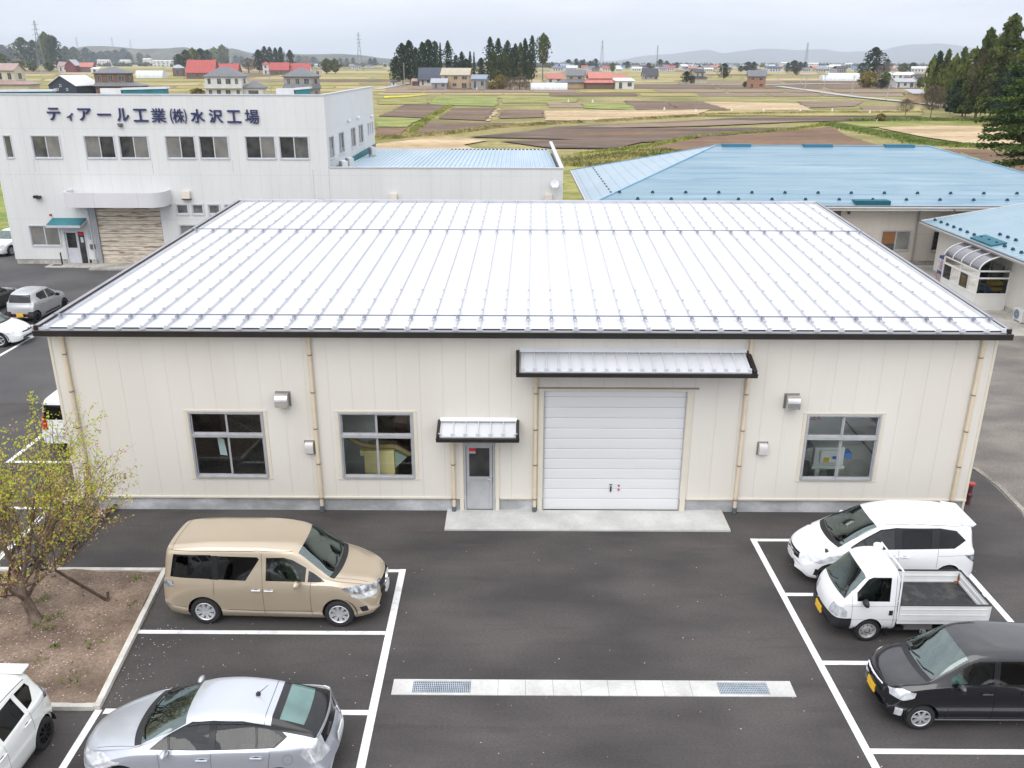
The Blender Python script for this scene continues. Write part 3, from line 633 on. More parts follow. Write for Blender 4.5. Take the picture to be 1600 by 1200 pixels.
def white_minivan():
    P = paint('white', (0.80, 0.81, 0.83), 0.0, 0.3)
    r = root('minivan', 'white compact minivan parked nearest the warehouse beside the kei truck', 'minivan', (21.14, -2.92, 0), R(180))
    make_car(r, dict(L=4.25, W=1.71, R=.31, tw=.19, axles=(.80, 3.52), rim='alloy', spokes=6, floor=.24, paint=P,
        top=[(0, .50), (.03, .66), (.10, .78), (.30, .89), (.62, .99), (.76, 1.04), (.84, 1.09), (1.3, 1.37), (1.72, 1.575), (2.0, 1.65), (2.6, 1.705), (3.4, 1.69), (3.9, 1.63), (4.06, 1.58), (4.11, 1.42), (4.17, 1.1), (4.22, .85), (4.25, .6)],
        belt=[(0, .48), (.3, .76), (.8, .95), (1.5, 1.0), (3.4, 1.02), (4.25, 1.0)],
        w=[(0, .56), (.05, .64), (.15, .72), (.4, .80), (.8, .845), (1.4, .855), (3.6, .85), (4.0, .82), (4.2, .77), (4.25, .70)],
        wr=[(0, .44), (.3, .58), (.8, .72), (1.72, .645), (2.5, .66), (3.6, .64), (4.05, .60), (4.25, .55)],
        bot=[(0, .30), (.1, .2), (.6, .18), (3.8, .18), (4.15, .24), (4.25, .36)],
        curve=[(0, .42), (.5, .30), (.9, .22), (1.7, .13), (2.4, 0), (3.5, -.03), (4.25, -.14)],
        doors=[('front_door', [(1.20, .28), (2.25, .28), (2.25, 1.60), (1.85, 1.58), (1.20, 1.2)]), ('rear_door', [(2.26, .28), (3.22, .28), (3.22, 1.62), (2.26, 1.62)])],
        patch=[('windshield', 'Z', [(.87, -.66), (.87, .66), (1.73, .575), (1.73, -.575)], up_(.95)),
               ('cowl', 'Z', [(.76, -.66), (.76, .66), (.87, .665), (.87, -.665)], up_(.9)),
               ('pillar_trim', 'Y', [(1.02, 1.045), (3.62, 1.09), (3.92, 1.26), (3.65, 1.49), (3.25, 1.555), (2.2, 1.56), (1.80, 1.50), (1.02, 1.08)], flank()),
               ('quarter_window', 'Y', [(1.08, 1.06), (1.36, 1.065), (1.36, 1.235)], flank()),
               ('front_window', 'Y', [(1.42, 1.065), (2.15, 1.075), (2.15, 1.50), (1.82, 1.47), (1.42, 1.27)], flank()),
               ('rear_side_window', 'Y', [(2.33, 1.08), (3.05, 1.09), (3.05, 1.52), (2.33, 1.52)], flank()),
               ('cargo_window', 'Y', [(3.24, 1.095), (3.62, 1.11), (3.86, 1.265), (3.6, 1.455), (3.24, 1.51)], flank()),
               ('rear_window', 'X', [(-.56, 1.12), (.56, 1.12), (.5, 1.5), (-.5, 1.5)], tailf(4.0)),
               ('headlight', 'Y', [(.05, .64), (.20, .62), (.55, .78), (.74, .90), (.40, .84), (.10, .74)], corner(.33)),
               ('grille', 'X', [(-.40, .57), (.40, .57), (.36, .72), (-.36, .72)], nosef(.35)),
               ('bumper_intake', 'X', [(-.30, .27), (.30, .27), (.30, .42), (-.30, .42)], nosef(.3)),
               ('fog_lamp', 'Y', [(.12, .30), (.20, .30), (.26, .46), (.14, .48)], corner(.42)),
               ('tail_light', 'Y', [(3.92, .93), (4.27, .68), (4.27, .90), (4.2, .93)], corner(.5))],
        mats=glassmats({'tail_light': M_LAMPD, 'fog_lamp': M_TRIM}), inset=INS, host=HOST,
        seams=[('Y', [(1.20, .28), (1.20, 1.02)]), ('Y', [(2.255, .28), (2.255, 1.05)]), ('Y', [(3.22, .62), (3.22, 1.08)]), ('Y', [(1.9, 1.60), (2.6, 1.645), (3.95, 1.575)], .016), ('Z', [(.76, .66), (.25, .50)], .009), ('Z', [(.76, -.66), (.25, -.50)], .009), ('Y', [(3.22, .91), (3.95, .93)], .007)],
        handles=[(2.12, .90, 'front_door'), (2.42, .90, 'rear_door')], mirror=(1.38, 1.02), wipers=(.84, 1.1, .58),
        cabin=(1.9, 3.4, .62, 1.3, 1.15), rows=3, dashz=1.0,
        blocks=[('number_plate', (2.095, 2.13, -.165, .165, .44, .605), M_PLATEW), ('grille_bar', (2.07, 2.115, -.36, .36, .655, .685), M_CHROME)]))
    s = MB(); s.hexa([(-1.66, -.58, 1.58), (-1.93, -.55, 1.53), (-1.93, .55, 1.53), (-1.66, .58, 1.58)], [(-1.60, -.56, 1.665), (-2.02, -.54, 1.60), (-2.02, .54, 1.60), (-1.60, .56, 1.665)]); s.build('spoiler', P, r, False, .02)
    return r

def black_kei():
    P = paint('black', (0.006, 0.0065, 0.009), 0.0, 0.22)
    r = root('kei_wagon', 'glossy black boxy kei wagon with yellow front plate and cloth in its window', 'car', (20.87, -7.74, 0), R(180))
    make_car(r, dict(L=3.40, W=1.48, R=.275, tw=.16, axles=(.70, 3.10), rim='alloy', spokes=7, floor=.22, paint=P,
        top=[(0, .50), (.02, .68), (.08, .83), (.18, .905), (.55, 1.0), (.66, 1.03), (.72, 1.06), (1.05, 1.30), (1.42, 1.53), (1.65, 1.60), (2.1, 1.635), (2.9, 1.61), (3.18, 1.57), (3.26, 1.35), (3.34, .95), (3.40, .6)],
        belt=[(0, .48), (.2, .80), (.7, .93), (1.4, .97), (3.4, .98)],
        w=[(0, .54), (.04, .61), (.12, .67), (.3, .715), (.6, .735), (1.2, .74), (2.9, .74), (3.2, .71), (3.4, .64)],
        wr=[(0, .44), (.2, .55), (.66, .63), (1.42, .585), (2.2, .60), (3.1, .58), (3.4, .52)],
        bot=[(0, .28), (.1, .2), (.5, .17), (3.1, .17), (3.4, .32)],
        curve=[(0, .24), (.4, .17), (.75, .13), (1.4, .08), (2.0, 0), (3.4, -.06)],
        doors=[('front_door', [(1.05, .26), (1.98, .26), (1.98, 1.52), (1.55, 1.52), (1.05, 1.1)]), ('rear_door', [(1.99, .26), (2.72, .26), (2.9, .6), (2.9, 1.52), (1.99, 1.53)])],
        patch=[('windshield', 'Z', [(.75, -.59), (.75, .59), (1.42, .525), (1.42, -.525)], up_(.9)),
               ('cowl', 'Z', [(.65, -.59), (.65, .59), (.75, .592), (.75, -.592)], up_(.9)),
               ('front_window', 'Y', [(1.10, 1.02), (1.92, 1.035), (1.92, 1.475), (1.58, 1.46), (1.42, 1.38), (1.10, 1.12)], flank()),
               ('rear_side_window', 'Y', [(2.04, 1.035), (2.80, 1.05), (2.78, 1.47), (2.04, 1.48)], flank()),
               ('rear_window', 'X', [(-.52, 1.05), (.52, 1.05), (.48, 1.46), (-.48, 1.46)], tailf(3.1)),
               ('headlight', 'Y', [(.05, .665), (.14, .65), (.34, .74), (.38, .84), (.20, .85), (.06, .78)], corner(.34)),
               ('grille', 'X', [(-.36, .62), (.36, .62), (.34, .76), (-.34, .76)], nosef(.3)),
               ('bumper_intake', 'X', [(-.38, .24), (.38, .24), (.36, .36), (-.36, .36)], nosef(.3)),
               ('fog_lamp', 'Y', [(.06, .30), (.17, .30), (.17, .47), (.06, .47)], corner(.44)),
               ('tail_light', 'Y', [(3.25, .85), (3.42, .8), (3.42, 1.3), (3.2, 1.3)], corner(.5))],
        mats=glassmats({}, G_CLEAR, G_DARK), inset=INS, host=HOST,
        seams=[('Y', [(1.05, .26), (1.05, 1.0)]), ('Y', [(1.985, .26), (1.985, 1.02)])],
        handles=[(1.80, .86, 'front_door'), (2.6, .87, 'rear_door')], mirror=(1.20, .99), mirror_mat=P, wipers=(.72, 1.07, .5),
        cabin=(1.65, 2.5, .58, 1.22, 1.0), dashz=.98, seat=M_SEATG,
        blocks=[('number_plate', (1.69, 1.712, -.165, .165, .42, .585), M_PLATEY), ('grille_bar', (1.675, 1.705, -.34, .34, .765, .785), M_CHROME), ('sill_strip', (-1.2, .75, .728, .744, .265, .28), mat('strip_grey', (.25, .26, .28), .3, .5))]))
    c = MB(); random.seed(3)
    c.hexa([(.22, .40, 1.02), (.62, .42, 1.0), (.60, .66, 1.0), (.20, .66, 1.01)], [(.28, .44, 1.12), (.50, .46, 1.17), (.48, .63, 1.13), (.30, .62, 1.1)])
    tag(c.build('cloth', mat('towel', (.30, .58, .55), .9, var=.2, vs=9), None, False, .03), 'pale teal cloth heaped inside the black kei wagon window', 'cloth')
    bpy.data.objects['cloth'].matrix_world = Matrix.Translation((20.87, -7.74, 0)) @ Matrix.Rotation(R(180), 4, 'Z')
    d = MB(); d.ball((20.03, -7.36, 1.05), .085, 10, 0, .6); d.box(19.96, 20.10, -7.42, -7.30, 1.06, 1.13, 1)
    single('dashboard_ornament', d, [M_PLATEW, mat('ornament_dark', (.05, .05, .06), .6)], 'small white plush ornament on the dashboard of the black wagon', 'ornament', smooth=True)
    return r

def grey_kei():
    P = paint('grey_silver', (0.40, 0.41, 0.42), 0.4, 0.33)
    r = root('kei_hatchback', 'grey silver kei hatchback seen from behind with yellow plate', 'car', (-11.40, 19.95, 0), R(88))
    make_car(r, dict(L=3.40, W=1.48, R=.28, tw=.16, axles=(.70, 3.14), rim='black', spokes=7, floor=.24, paint=P,
        top=[(0, .5), (.03, .66), (.1, .78), (.3, .88), (.75, .97), (.85, 1.02), (1.2, 1.25), (1.5, 1.40), (1.8, 1.47), (2.3, 1.5), (2.9, 1.47), (3.1, 1.42), (3.2, 1.2), (3.26, .95), (3.34, .78), (3.40, .5)],
        belt=[(0, .5), (.3, .76), (.9, .88), (2.0, .94), (3.4, .98)],
        w=[(0, .52), (.05, .60), (.15, .66), (.4, .72), (1.0, .74), (2.9, .74), (3.2, .71), (3.4, .64)],
        wr=[(0, .42), (.3, .54), (.8, .62), (1.5, .57), (2.2, .575), (3.1, .54), (3.4, .5)],
        bot=[(0, .28), (.1, .2), (.5, .18), (3.1, .18), (3.4, .30)], curve=[(0, .28), (.8, .14), (1.5, .08), (2.2, 0), (3.4, -.10)],
        doors=[('front_door', [(1.10, .26), (2.0, .26), (2.0, 1.40), (1.6, 1.40), (1.10, 1.0)]), ('rear_door', [(2.01, .26), (2.7, .26), (2.86, .6), (2.86, 1.38), (2.01, 1.40)])],
        patch=[('windshield', 'Z', [(.88, -.58), (.88, .58), (1.48, .51), (1.48, -.51)], up_(.9)),
               ('front_window', 'Y', [(1.18, .95), (1.95, .97), (1.95, 1.36), (1.60, 1.34), (1.18, 1.06)], flank()),
               ('rear_side_window', 'Y', [(2.05, .98), (2.66, 1.03), (2.84, 1.22), (2.7, 1.34), (2.05, 1.37)], flank()),
               ('rear_window', 'X', [(-.54, 1.0), (.54, 1.0), (.49, 1.36), (-.49, 1.36)], tailf(3.0)),
               ('bumper_intake', 'X', [(-.58, .33), (.58, .33), (.56, .47), (-.56, .47)], tailf(3.2)),
               ('tail_light', 'X', [(-.56, .37), (-.28, .37), (-.28, .43), (-.56, .43)], tailf(3.2)), ('tail_light2', 'X', [(.28, .37), (.56, .37), (.56, .43), (.28, .43)], tailf(3.2)),
               ('headlight', 'Y', [(.03, .62), (.3, .66), (.34, .78), (.05, .74)], corner(.4))],
        mats=glassmats({'rear_window': G_CLEAR, 'tail_light2': M_RED}), inset=INS, host=HOST,
        seams=[('Y', [(1.10, .26), (1.10, .95)]), ('Y', [(2.005, .26), (2.005, .97)]), ('Y', [(2.86, .62), (2.86, 1.0)])],
        handles=[(1.85, .82, 'front_door'), (2.6, .84, 'rear_door')], mirror=(1.25, .92), mirror_mat=M_TRIMG,
        cabin=(1.7, 2.5, .55, 1.15, 1.05), dashz=.9,
        blocks=[('number_plate', (-1.715, -1.69, -.165, .165, .36, .525), M_PLATEY), ('side_decal', (-.75, .55, -.752, -.742, .30, .36), M_TRIMG), ('emblem', (-1.60, -1.575, -.07, .07, .74, .79), M_CHROME)]))
    return r

def white_wagon():
    P = paint('white2', (0.80, 0.81, 0.82), 0.0, 0.3)
    r = root('station_wagon', 'white station wagon nosing in at the left edge of the photo', 'car', (-11.78, 15.45, 0), R(0))
    make_car(r, dict(L=4.57, W=1.70, R=.315, tw=.2, axles=(.92, 3.67), rim='alloy', spokes=5, floor=.22, paint=P,
        top=[(0, .46), (.03, .6), (.1, .7), (.4, .82), (.95, .95), (1.05, .99), (1.5, 1.25), (1.95, 1.47), (2.3, 1.55), (2.9, 1.58), (3.8, 1.53), (4.25, 1.42), (4.4, 1.1), (4.52, .85), (4.57, .5)],
        belt=[(0, .44), (.4, .72), (1.0, .88), (2.0, .92), (4.57, .98)],
        w=[(0, .54), (.05, .62), (.15, .70), (.4, .79), (.9, .84), (1.5, .85), (3.8, .85), (4.3, .80), (4.57, .68)],
        wr=[(0, .42), (.3, .56), (1.0, .70), (1.95, .6), (2.6, .6), (4.2, .56), (4.57, .5)],
        bot=[(0, .26), (.1, .2), (.6, .17), (4.1, .17), (4.57, .34)], curve=[(0, .42), (.5, .3), (1.0, .22), (1.9, .12), (2.6, 0), (4.57, -.12)],
        doors=[('front_door', [(1.4, .24), (2.5, .24), (2.5, 1.46), (2.05, 1.44), (1.4, 1.0)]), ('rear_door', [(2.51, .24), (3.3, .24), (3.5, .6), (3.5, 1.44), (2.51, 1.46)])],
        patch=[('windshield', 'Z', [(1.08, -.66), (1.08, .66), (1.93, .55), (1.93, -.55)], up_(.9)), ('cowl', 'Z', [(.97, -.66), (.97, .66), (1.08, .665), (1.08, -.665)], up_(.8)),
               ('front_window', 'Y', [(1.5, .97), (2.42, .98), (2.42, 1.42), (2.05, 1.40), (1.5, 1.12)], flank()), ('rear_side_window', 'Y', [(2.55, .98), (3.4, 1.0), (3.4, 1.40), (2.55, 1.43)], flank()),
               ('headlight', 'Y', [(.05, .56), (.25, .56), (.70, .74), (.78, .80), (.3, .74), (.08, .66)], corner(.36)),
               ('grille', 'X', [(-.40, .575), (.40, .575), (.36, .63), (-.36, .63)], nosef(.35)),
               ('bumper_intake', 'X', [(-.44, .29), (.44, .29), (.42, .37), (-.42, .37)], nosef(.3))],
        mats=glassmats({}), inset=INS, host=HOST, seams=[('Y', [(1.4, .24), (1.4, .95)]), ('Z', [(.97, .66), (.3, .5)], .009), ('Z', [(.97, -.66), (.3, -.5)], .009)],
        handles=[(2.35, .84, 'front_door')], mirror=(1.6, .95), cabin=(2.1, 3.2, .55, 1.2, 1.45), dashz=.95,
        blocks=[('emblem', (2.235, 2.262, -.06, .06, .65, .69), M_CHROME)]))
    return r

def white_compact():
    P = paint('pearl', (0.78, 0.79, 0.76), 0.0, 0.3)
    r = root('compact_car', 'white compact hatchback with black wheels at the bottom left corner', 'hatchback', (2.78, -10.32, 0), R(-91.5))
    make_car(r, dict(L=3.95, W=1.70, R=.30, tw=.19, axles=(.80, 3.33), rim='black', spokes=9, floor=.22, paint=P,
        top=[(0, .48), (.03, .62), (.1, .73), (.4, .86), (.8, .98), (.9, 1.03), (1.4, 1.32), (1.75, 1.45), (2.1, 1.51), (2.6, 1.53), (3.3, 1.49), (3.66, 1.43), (3.74, 1.30), (3.82, 1.0), (3.90, .82), (3.95, .55)],
        belt=[(0, .46), (.3, .74), (.9, .90), (2.0, .95), (3.2, 1.0), (3.95, 1.0)],
        w=[(0, .54), (.05, .62), (.15, .70), (.4, .79), (.9, .84), (3.3, .85), (3.7, .80), (3.9, .74), (3.95, .68)],
        wr=[(0, .42), (.3, .56), (.9, .70), (1.75, .6), (2.5, .6), (3.4, .57), (3.7, .54), (3.95, .5)],
        bot=[(0, .28), (.1, .2), (.5, .18), (3.6, .18), (3.95, .34)], curve=[(0, .38), (.9, .2), (1.8, .1), (2.4, 0), (3.3, -.04), (3.95, -.18)],
        doors=[('front_door', [(1.25, .26), (2.25, .26), (2.25, 1.44), (1.85, 1.42), (1.25, 1.05)]), ('rear_door', [(2.26, .26), (2.9, .26), (3.08, .6), (3.08, 1.42), (2.26, 1.44)])],
        patch=[('windshield', 'Z', [(.94, -.64), (.94, .64), (1.74, .54), (1.74, -.54)], up_(.9)),
               ('front_window', 'Y', [(1.35, 1.0), (2.18, 1.02), (2.18, 1.40), (1.85, 1.38), (1.35, 1.12)], flank()), ('rear_side_window', 'Y', [(2.32, 1.02), (3.0, 1.05), (3.0, 1.38), (2.32, 1.40)], flank()),
               ('cargo_window', 'Y', [(3.10, 1.06), (3.30, 1.08), (3.50, 1.24), (3.46, 1.33), (3.10, 1.37)], flank()),
               ('rear_window', 'X', [(-.54, 1.04), (.54, 1.04), (.48, 1.38), (-.48, 1.38)], tailf(3.55)),
               ('tail_light', 'Y', [(3.62, .93), (3.97, .80), (3.97, .98), (3.74, 1.12)], corner(.5))],
        mats=glassmats({'tail_light': M_LAMPD}), inset=INS, host=HOST, seams=[('Y', [(2.255, .26), (2.255, 1.0)]), ('Y', [(3.08, .62), (3.08, 1.04)]), ('Y', [(3.08, .96), (3.7, .93)], .007), ('Z', [(2.0, .56), (3.5, .53)], .016), ('Z', [(2.0, -.56), (3.5, -.53)], .016)],
        handles=[(2.1, .86, 'front_door'), (2.92, .90, 'rear_door')], mirror=(1.45, .97), cabin=(1.95, 2.9, .55, 1.2, 1.3), dashz=.95, blocks=[]))
    s = MB(); s.hexa([(-1.52, -.53, 1.47), (-1.80, -.48, 1.42), (-1.80, .48, 1.42), (-1.52, .53, 1.47)], [(-1.50, -.53, 1.51), (-1.84, -.48, 1.46), (-1.84, .48, 1.46), (-1.50, .53, 1.51)]); s.build('spoiler', P, r, False, .02)
    return r

def plain_car(name, label, cat, loc, rz, P, H, L, W, rear_red=True, rim='alloy', tall=False):
    """A saloon or van seen small: same shell builder, simpler cut-outs."""
    r = root(name, label, cat, loc, rz); h = H / 1.47
    if tall:
        top = [(0, .55), (.03, .75), (.1, .9), (.4, 1.02), (.6, 1.08), (.7, 1.15), (1.1, 1.48), (1.5, 1.70), (1.9, 1.80), (2.6, 1.84), (L - .5, 1.82), (L - .17, 1.76), (L - .10, 1.45), (L - .05, 1.0), (L, .6)]
        belt = [(0, .5), (.3, .86), (.8, 1.0), (L, 1.05)]; ws = (.72, 1.52); rw = (1.14, 1.62); wf = [(.95, 1.10), (2.0, 1.12), (2.0, 1.66), (1.6, 1.64), (.95, 1.22)]; wb = [(2.1, 1.12), (L - .35, 1.14), (L - .45, 1.66), (2.1, 1.68)]; tl = [(L - .22, .8), (L + .02, .8), (L + .02, 1.35), (L - .2, 1.35)]; rwx = L - .3
    else:
        top = [(0, .46 * h), (.03, .6 * h), (.1, .69 * h), (.5, .83 * h), (1.1, .93 * h), (1.2, .98 * h), (1.6, 1.22 * h), (2.0, 1.40 * h), (2.4, 1.46 * h), (3.0, 1.45 * h), (3.4, 1.37 * h), (3.85, 1.08 * h), (4.0, 1.03 * h), (L - .1, .98 * h), (L - .04, .8), (L, .5)]
        belt = [(0, .44), (.4, .72 * h), (1.1, .87 * h), (L, .92 * h)]; ws = (1.22, 1.98); rw = None; wf = [(1.55, .95 * h), (2.4, .96 * h), (2.4, 1.34 * h), (2.1, 1.33 * h), (1.55, 1.08 * h)]; wb = [(2.5, .96 * h), (3.45, .98 * h), (3.3, 1.26 * h), (2.5, 1.35 * h)]; tl = [(L - .3, .72), (L + .02, .72), (L + .02, .9), (L - .3, .9)]
    patch = [('windshield', 'Z', [(ws[0], -W * .39), (ws[0], W * .39), (ws[1], W * .32), (ws[1], -W * .32)], up_(.8)), ('front_window', 'Y', wf, flank()), ('rear_side_window', 'Y', wb, flank()), ('tail_light', 'Y', tl, corner(.5)),
             ('headlight', 'Y', [(.05, .56), (.25, .56), (.65, .72), (.3, .74), (.08, .66)], corner(.36)), ('grille', 'X', [(-.38, .5), (.38, .5), (.36, .6), (-.36, .6)], nosef(.35)), ('bumper_intake', 'X', [(-.44, .27), (.44, .27), (.42, .35), (-.42, .35)], nosef(.3))]
    if rw: patch.append(('rear_window', 'X', [(-W * .36, rw[0]), (W * .36, rw[0]), (W * .33, rw[1]), (-W * .33, rw[1])], tailf(rwx)))
    else: patch.append(('rear_window', 'Z', [(3.42, -W * .31), (3.42, W * .31), (3.86, W * .36), (3.86, -W * .36)], up_(.8)))
    make_car(r, dict(L=L, W=W, R=.31, tw=.19, axles=(.88, L - .95), rim=rim, spokes=7, floor=.22, paint=P, top=top, belt=belt,
        w=[(0, W * .31), (.05, W * .37), (.15, W * .42), (.4, W * .47), (.9, W * .495), (L - .6, W * .5), (L - .25, W * .47), (L, W * .4)], wr=[(0, W * .26), (.3, W * .34), (1.0, W * .42), (1.9, W * .36), (L - 1.2, W * .355), (L - .3, W * .36), (L, W * .3)],
        bot=[(0, .26), (.1, .2), (.6, .18), (L - .4, .18), (L, .34)], curve=[(0, .36), (1.0, .18), (2.0, .08), (2.6, 0), (L, -.10)],
        doors=[('front_door', [(1.3, .26), (2.44, .26), (2.44, 1.36), (2.0, 1.36), (1.3, .98)])] if not tall else [], patch=patch, mats=glassmats({}), inset=INS, host={'front_window': 'front_door'} if not tall else {},
        seams=[('Y', [(1.3, .26), (1.3, .9)]), ('Y', [(2.45, .26), (2.45, .92)])], handles=[], mirror=(1.55 if not tall else 1.1, .92 if not tall else 1.06), cabin=(2.0, 3.0, .55, 1.15, 1.45 if not tall else 1.0), dashz=.9,
        blocks=[('number_plate', (-L / 2 - .02, -L / 2 + .01, -.165, .165, .62, .785), M_PLATEW)] if tall else []))
    return r

def kei_truck():
    P = MATS.get('paint_white') or paint('white', (0.80, 0.81, 0.83), 0.0, 0.3)
    r = root('kei_truck', 'small white kei flatbed truck with empty dark bed and yellow plate', 'truck', (20.72, -5.13, 0), R(180))
    # cab: the same lofted shell, closed at the back
    make_car_cab = dict(L=3.40, W=1.40, R=.275, tw=.155, axles=(.86, 2.74), rim='steel', floor=.30, paint=P, win=.05, archgap=.06,
        top=[(0, .50), (.02, .70), (.06, .84), (.14, .98), (.18, 1.03), (.42, 1.36), (.66, 1.62), (.80, 1.715), (1.05, 1.75), (1.30, 1.745), (1.395, 1.70), (1.43, 1.55), (1.435, .62), (1.5, .50), (3.40, .48)],
        belt=[(0, .5), (.08, .82), (.2, .97), (1.40, .98), (1.44, .5), (3.4, .4)],
        w=[(0, .60), (.04, .645), (.12, .68), (.3, .695), (1.40, .695), (1.44, .60), (1.5, .36), (3.4, .36)],
        wr=[(0, .54), (.15, .62), (.66, .585), (1.30, .585), (1.43, .57), (1.5, .3), (3.4, .3)],
        bot=[(0, .38), (.1, .34), (.3, .33), (1.40, .33), (1.5, .34), (3.4, .36)], curve=[(0, .12), (.2, .09), (.8, .05), (1.2, 0), (3.4, 0)], shoulder=.975,
        doors=[('door', [(.36, .62), (.55, .40), (1.22, .40), (1.34, .44), (1.34, 1.64), (.74, 1.64), (.36, 1.16)])],
        patch=[('windshield', 'Z', [(.215, -.60), (.215, .60), (.655, .535), (.655, -.535)], up_(.9, .1)),
               ('door_window', 'Y', [(.47, 1.04), (1.22, 1.04), (1.22, 1.58), (.80, 1.58), (.70, 1.53), (.47, 1.22)], flank(.35)),
               ('headlight', 'Y', [(-.02, .66), (.10, .64), (.26, .67), (.25, .80), (.14, .90), (-.02, .86)], corner(.40)),
               ('bumper', 'X', [(-.8, .2), (.8, .2), (.8, .63), (-.8, .63)], lambda c, n: c.x < .36)],
        mats={'windshield': G_SCREEN, 'door_window': G_CLEAR, 'headlight': M_LAMP, 'bumper': M_TRIM}, inset={'windshield': .006, 'door_window': .007, 'headlight': -.003, 'bumper': -.02}, host={'door_window': 'door'},
        seams=[('Y', [(.36, .62), (.36, 1.14)]), ('Y', [(1.34, .44), (1.34, 1.64)]), ('Y', [(.02, .60), (1.4, .60)], .008), ('Y', [(.30, .93), (1.4, .93)], .006)],
        handles=[], mirror=(.60, 1.02), mirror_mat=M_TRIM, wipers=(.19, 1.05, .5), cabin=(1.05, 1.05, .72, 1.30, .42), rows=1, dashz=.98,
        blocks=[('number_plate', (1.70, 1.735, -.165, .165, .40, .565), M_PLATEY), ('door_latch', (.39, .47, .690, .706, .72, .83), M_TRIM), ('emblem', (1.60, 1.64, -.05, .05, .80, .84), M_CHROME)])
    make_car(r, make_car_cab)
    W2 = mat('bed_white', (.74, .75, .75), .45, var=.06, vs=3, col2=(.80, .81, .81))
    RU = mat('rust', (.30, .14, .06), .9, var=.4, vs=9)
    BF = mat('bed_floor', (.028, .029, .031), .85, col2=(.10, .095, .09), vs=3.2, v2s=25, lo=.48, hi=.85)
    bx0, bx1, hw, z0, z1 = -1.70, .24, .70, .66, .96
    f = MB(); f.box(bx0 + .03, bx1, -hw + .03, hw - .03, z0 - .06, z0); f.build('bed_floor', BF, r)
    for sg in (1, -1):
        g = MB(); y = sg * hw
        g.box(bx0 + .035, bx1, min(y, y - sg * .03), max(y, y - sg * .03), z0 - .08, z1)
        for z in (z0 + .02, z0 + .16): g.box(bx0 + .05, bx1 - .02, min(y - sg * .03, y - sg * .04), max(y - sg * .03, y - sg * .04), z, z + .035)
        g.box(bx0 + .02, bx1 + .01, min(y + sg * .008, y - sg * .04), max(y + sg * .008, y - sg * .04), z1, z1 + .018, 1)
        for z in (z0 + .06, z0 + .2): g.box(bx0 + .06, bx1 - .03, min(y, y + sg * .008), max(y, y + sg * .008), z, z + .02)
        g.build('side_gate', [W2, M_TRIM], r, False, .004)
        sk = MB(); sk.box(bx0 + .05, bx1 + .02, min(y * .98, y * .98 - sg * .05), max(y * .98, y * .98 - sg * .05), z0 - .17, z0 - .08); sk.build('side_rail', W2, r, False, .004)
        fl = MB(); fl.box(.43, .45, min(y * .95, y * .95 - sg * .16), max(y * .95, y * .95 - sg * .16), .16, .40); fl.build('mudflap', M_TRIM, r)
    g = MB(); g.box(bx0, bx0 + .03, -hw, hw, z0 - .08, z1); g.box(bx0 - .005, bx0 + .035, -hw, hw, z1, z1 + .018, 1)
    for z in (z0 + .03, z0 + .17): g.box(bx0 + .03, bx0 + .045, -hw + .06, hw - .06, z, z + .05)
    g.build('tailgate', [W2, M_TRIM], r, False, .004)
    q = MB()
    for y in (-hw + .06, hw - .06): q.box(bx0 + .035, bx0 + .12, y - .025, y + .025, z0, z0 + .05); q.box(bx0 + .035, bx0 + .05, y - .03, y + .03, z0, z0 + .22)
    q.build('rust_patch', RU, r)
    g = MB()
    for y in (-hw + .02, hw - .02): g.tube((bx1 + .02, y, z0 - .05), (bx1 + .02, y * .86, 1.74), .018, None, 8)
    g.tube((bx1 + .02, -hw * .86, 1.74), (bx1 + .02, hw * .86, 1.74), .018, None, 8)
    for y in (-.4, -.2, 0, .2, .4): g.tube((bx1 + .02, y, z0), (bx1 + .02, y, 1.0), .012, None, 6)
    g.tube((bx1 + .02, -.6, 1.0), (bx1 + .02, .6, 1.0), .014, None, 6); g.build('cab_guard', W2, r, True)
    c = MB()
    for y in (-.3, .3): c.box(-1.62, .5, y - .04, y + .04, .36, .58)
    c.box(-1.0, -.1, -.3, .3, .28, .55); c.box(-.55, .05, .34, .62, .30, .54, 1); c.build('chassis', [M_TRIM, mat('engine_grey', (.18, .18, .18), .6, .3)], r)
    b = MB(); b.lathe([(1.745, .105), (1.80, .105), (1.815, .09), (1.82, .001)], 18, (.42, -.40, 0), 'Z'); b.build('roof_vent', P, r, True)
    return r

# ------------------------------------------------------------------ ground
ASPH = mat('asphalt_new', (0.046, 0.042, 0.042), 0.85, col2=(0.088, 0.079, 0.076), vs=0.32, v2s=16, bump=0.7, bs=50, stretch=(1, 2.0, 1), detail=12, v2a=.20)
for a_ in (((.135, .12, .11), .45, (1, 5, 1), .60, .80, .35), ((.034, .030, .030), .35, (1, 9, 1), .57, .70, .40), ((.20, .19, .18), 3.2, (1, 2, 1), .70, .80, .5), ((.022, .021, .021), 1.1, (1, 1, 1), .72, .78, .5)): weather(ASPH, *a_)
ASPO = mat('asphalt_old', (0.145, 0.132, 0.120), 0.9, col2=(0.235, 0.212, 0.188), vs=0.5, v2s=18, bump=0.6, bs=60, stretch=(1, 1.8, 1), detail=9)
ASPM = mat('asphalt_mid', (0.062, 0.061, 0.064), 0.9, col2=(0.10, 0.097, 0.097), vs=0.3, v2s=30, bump=0.5, bs=60, detail=9)
CONC = mat('concrete_pale', (0.46, 0.46, 0.44), 0.85, col2=(0.60, 0.60, 0.58), vs=1.3, v2s=14, bump=0.15, bs=40, detail=8, v2a=.06)
CONCD = mat('concrete_dirty', (0.30, 0.285, 0.26), 0.9, col2=(0.50, 0.475, 0.43), vs=0.9, v2s=12, bump=0.3, bs=30, detail=8)
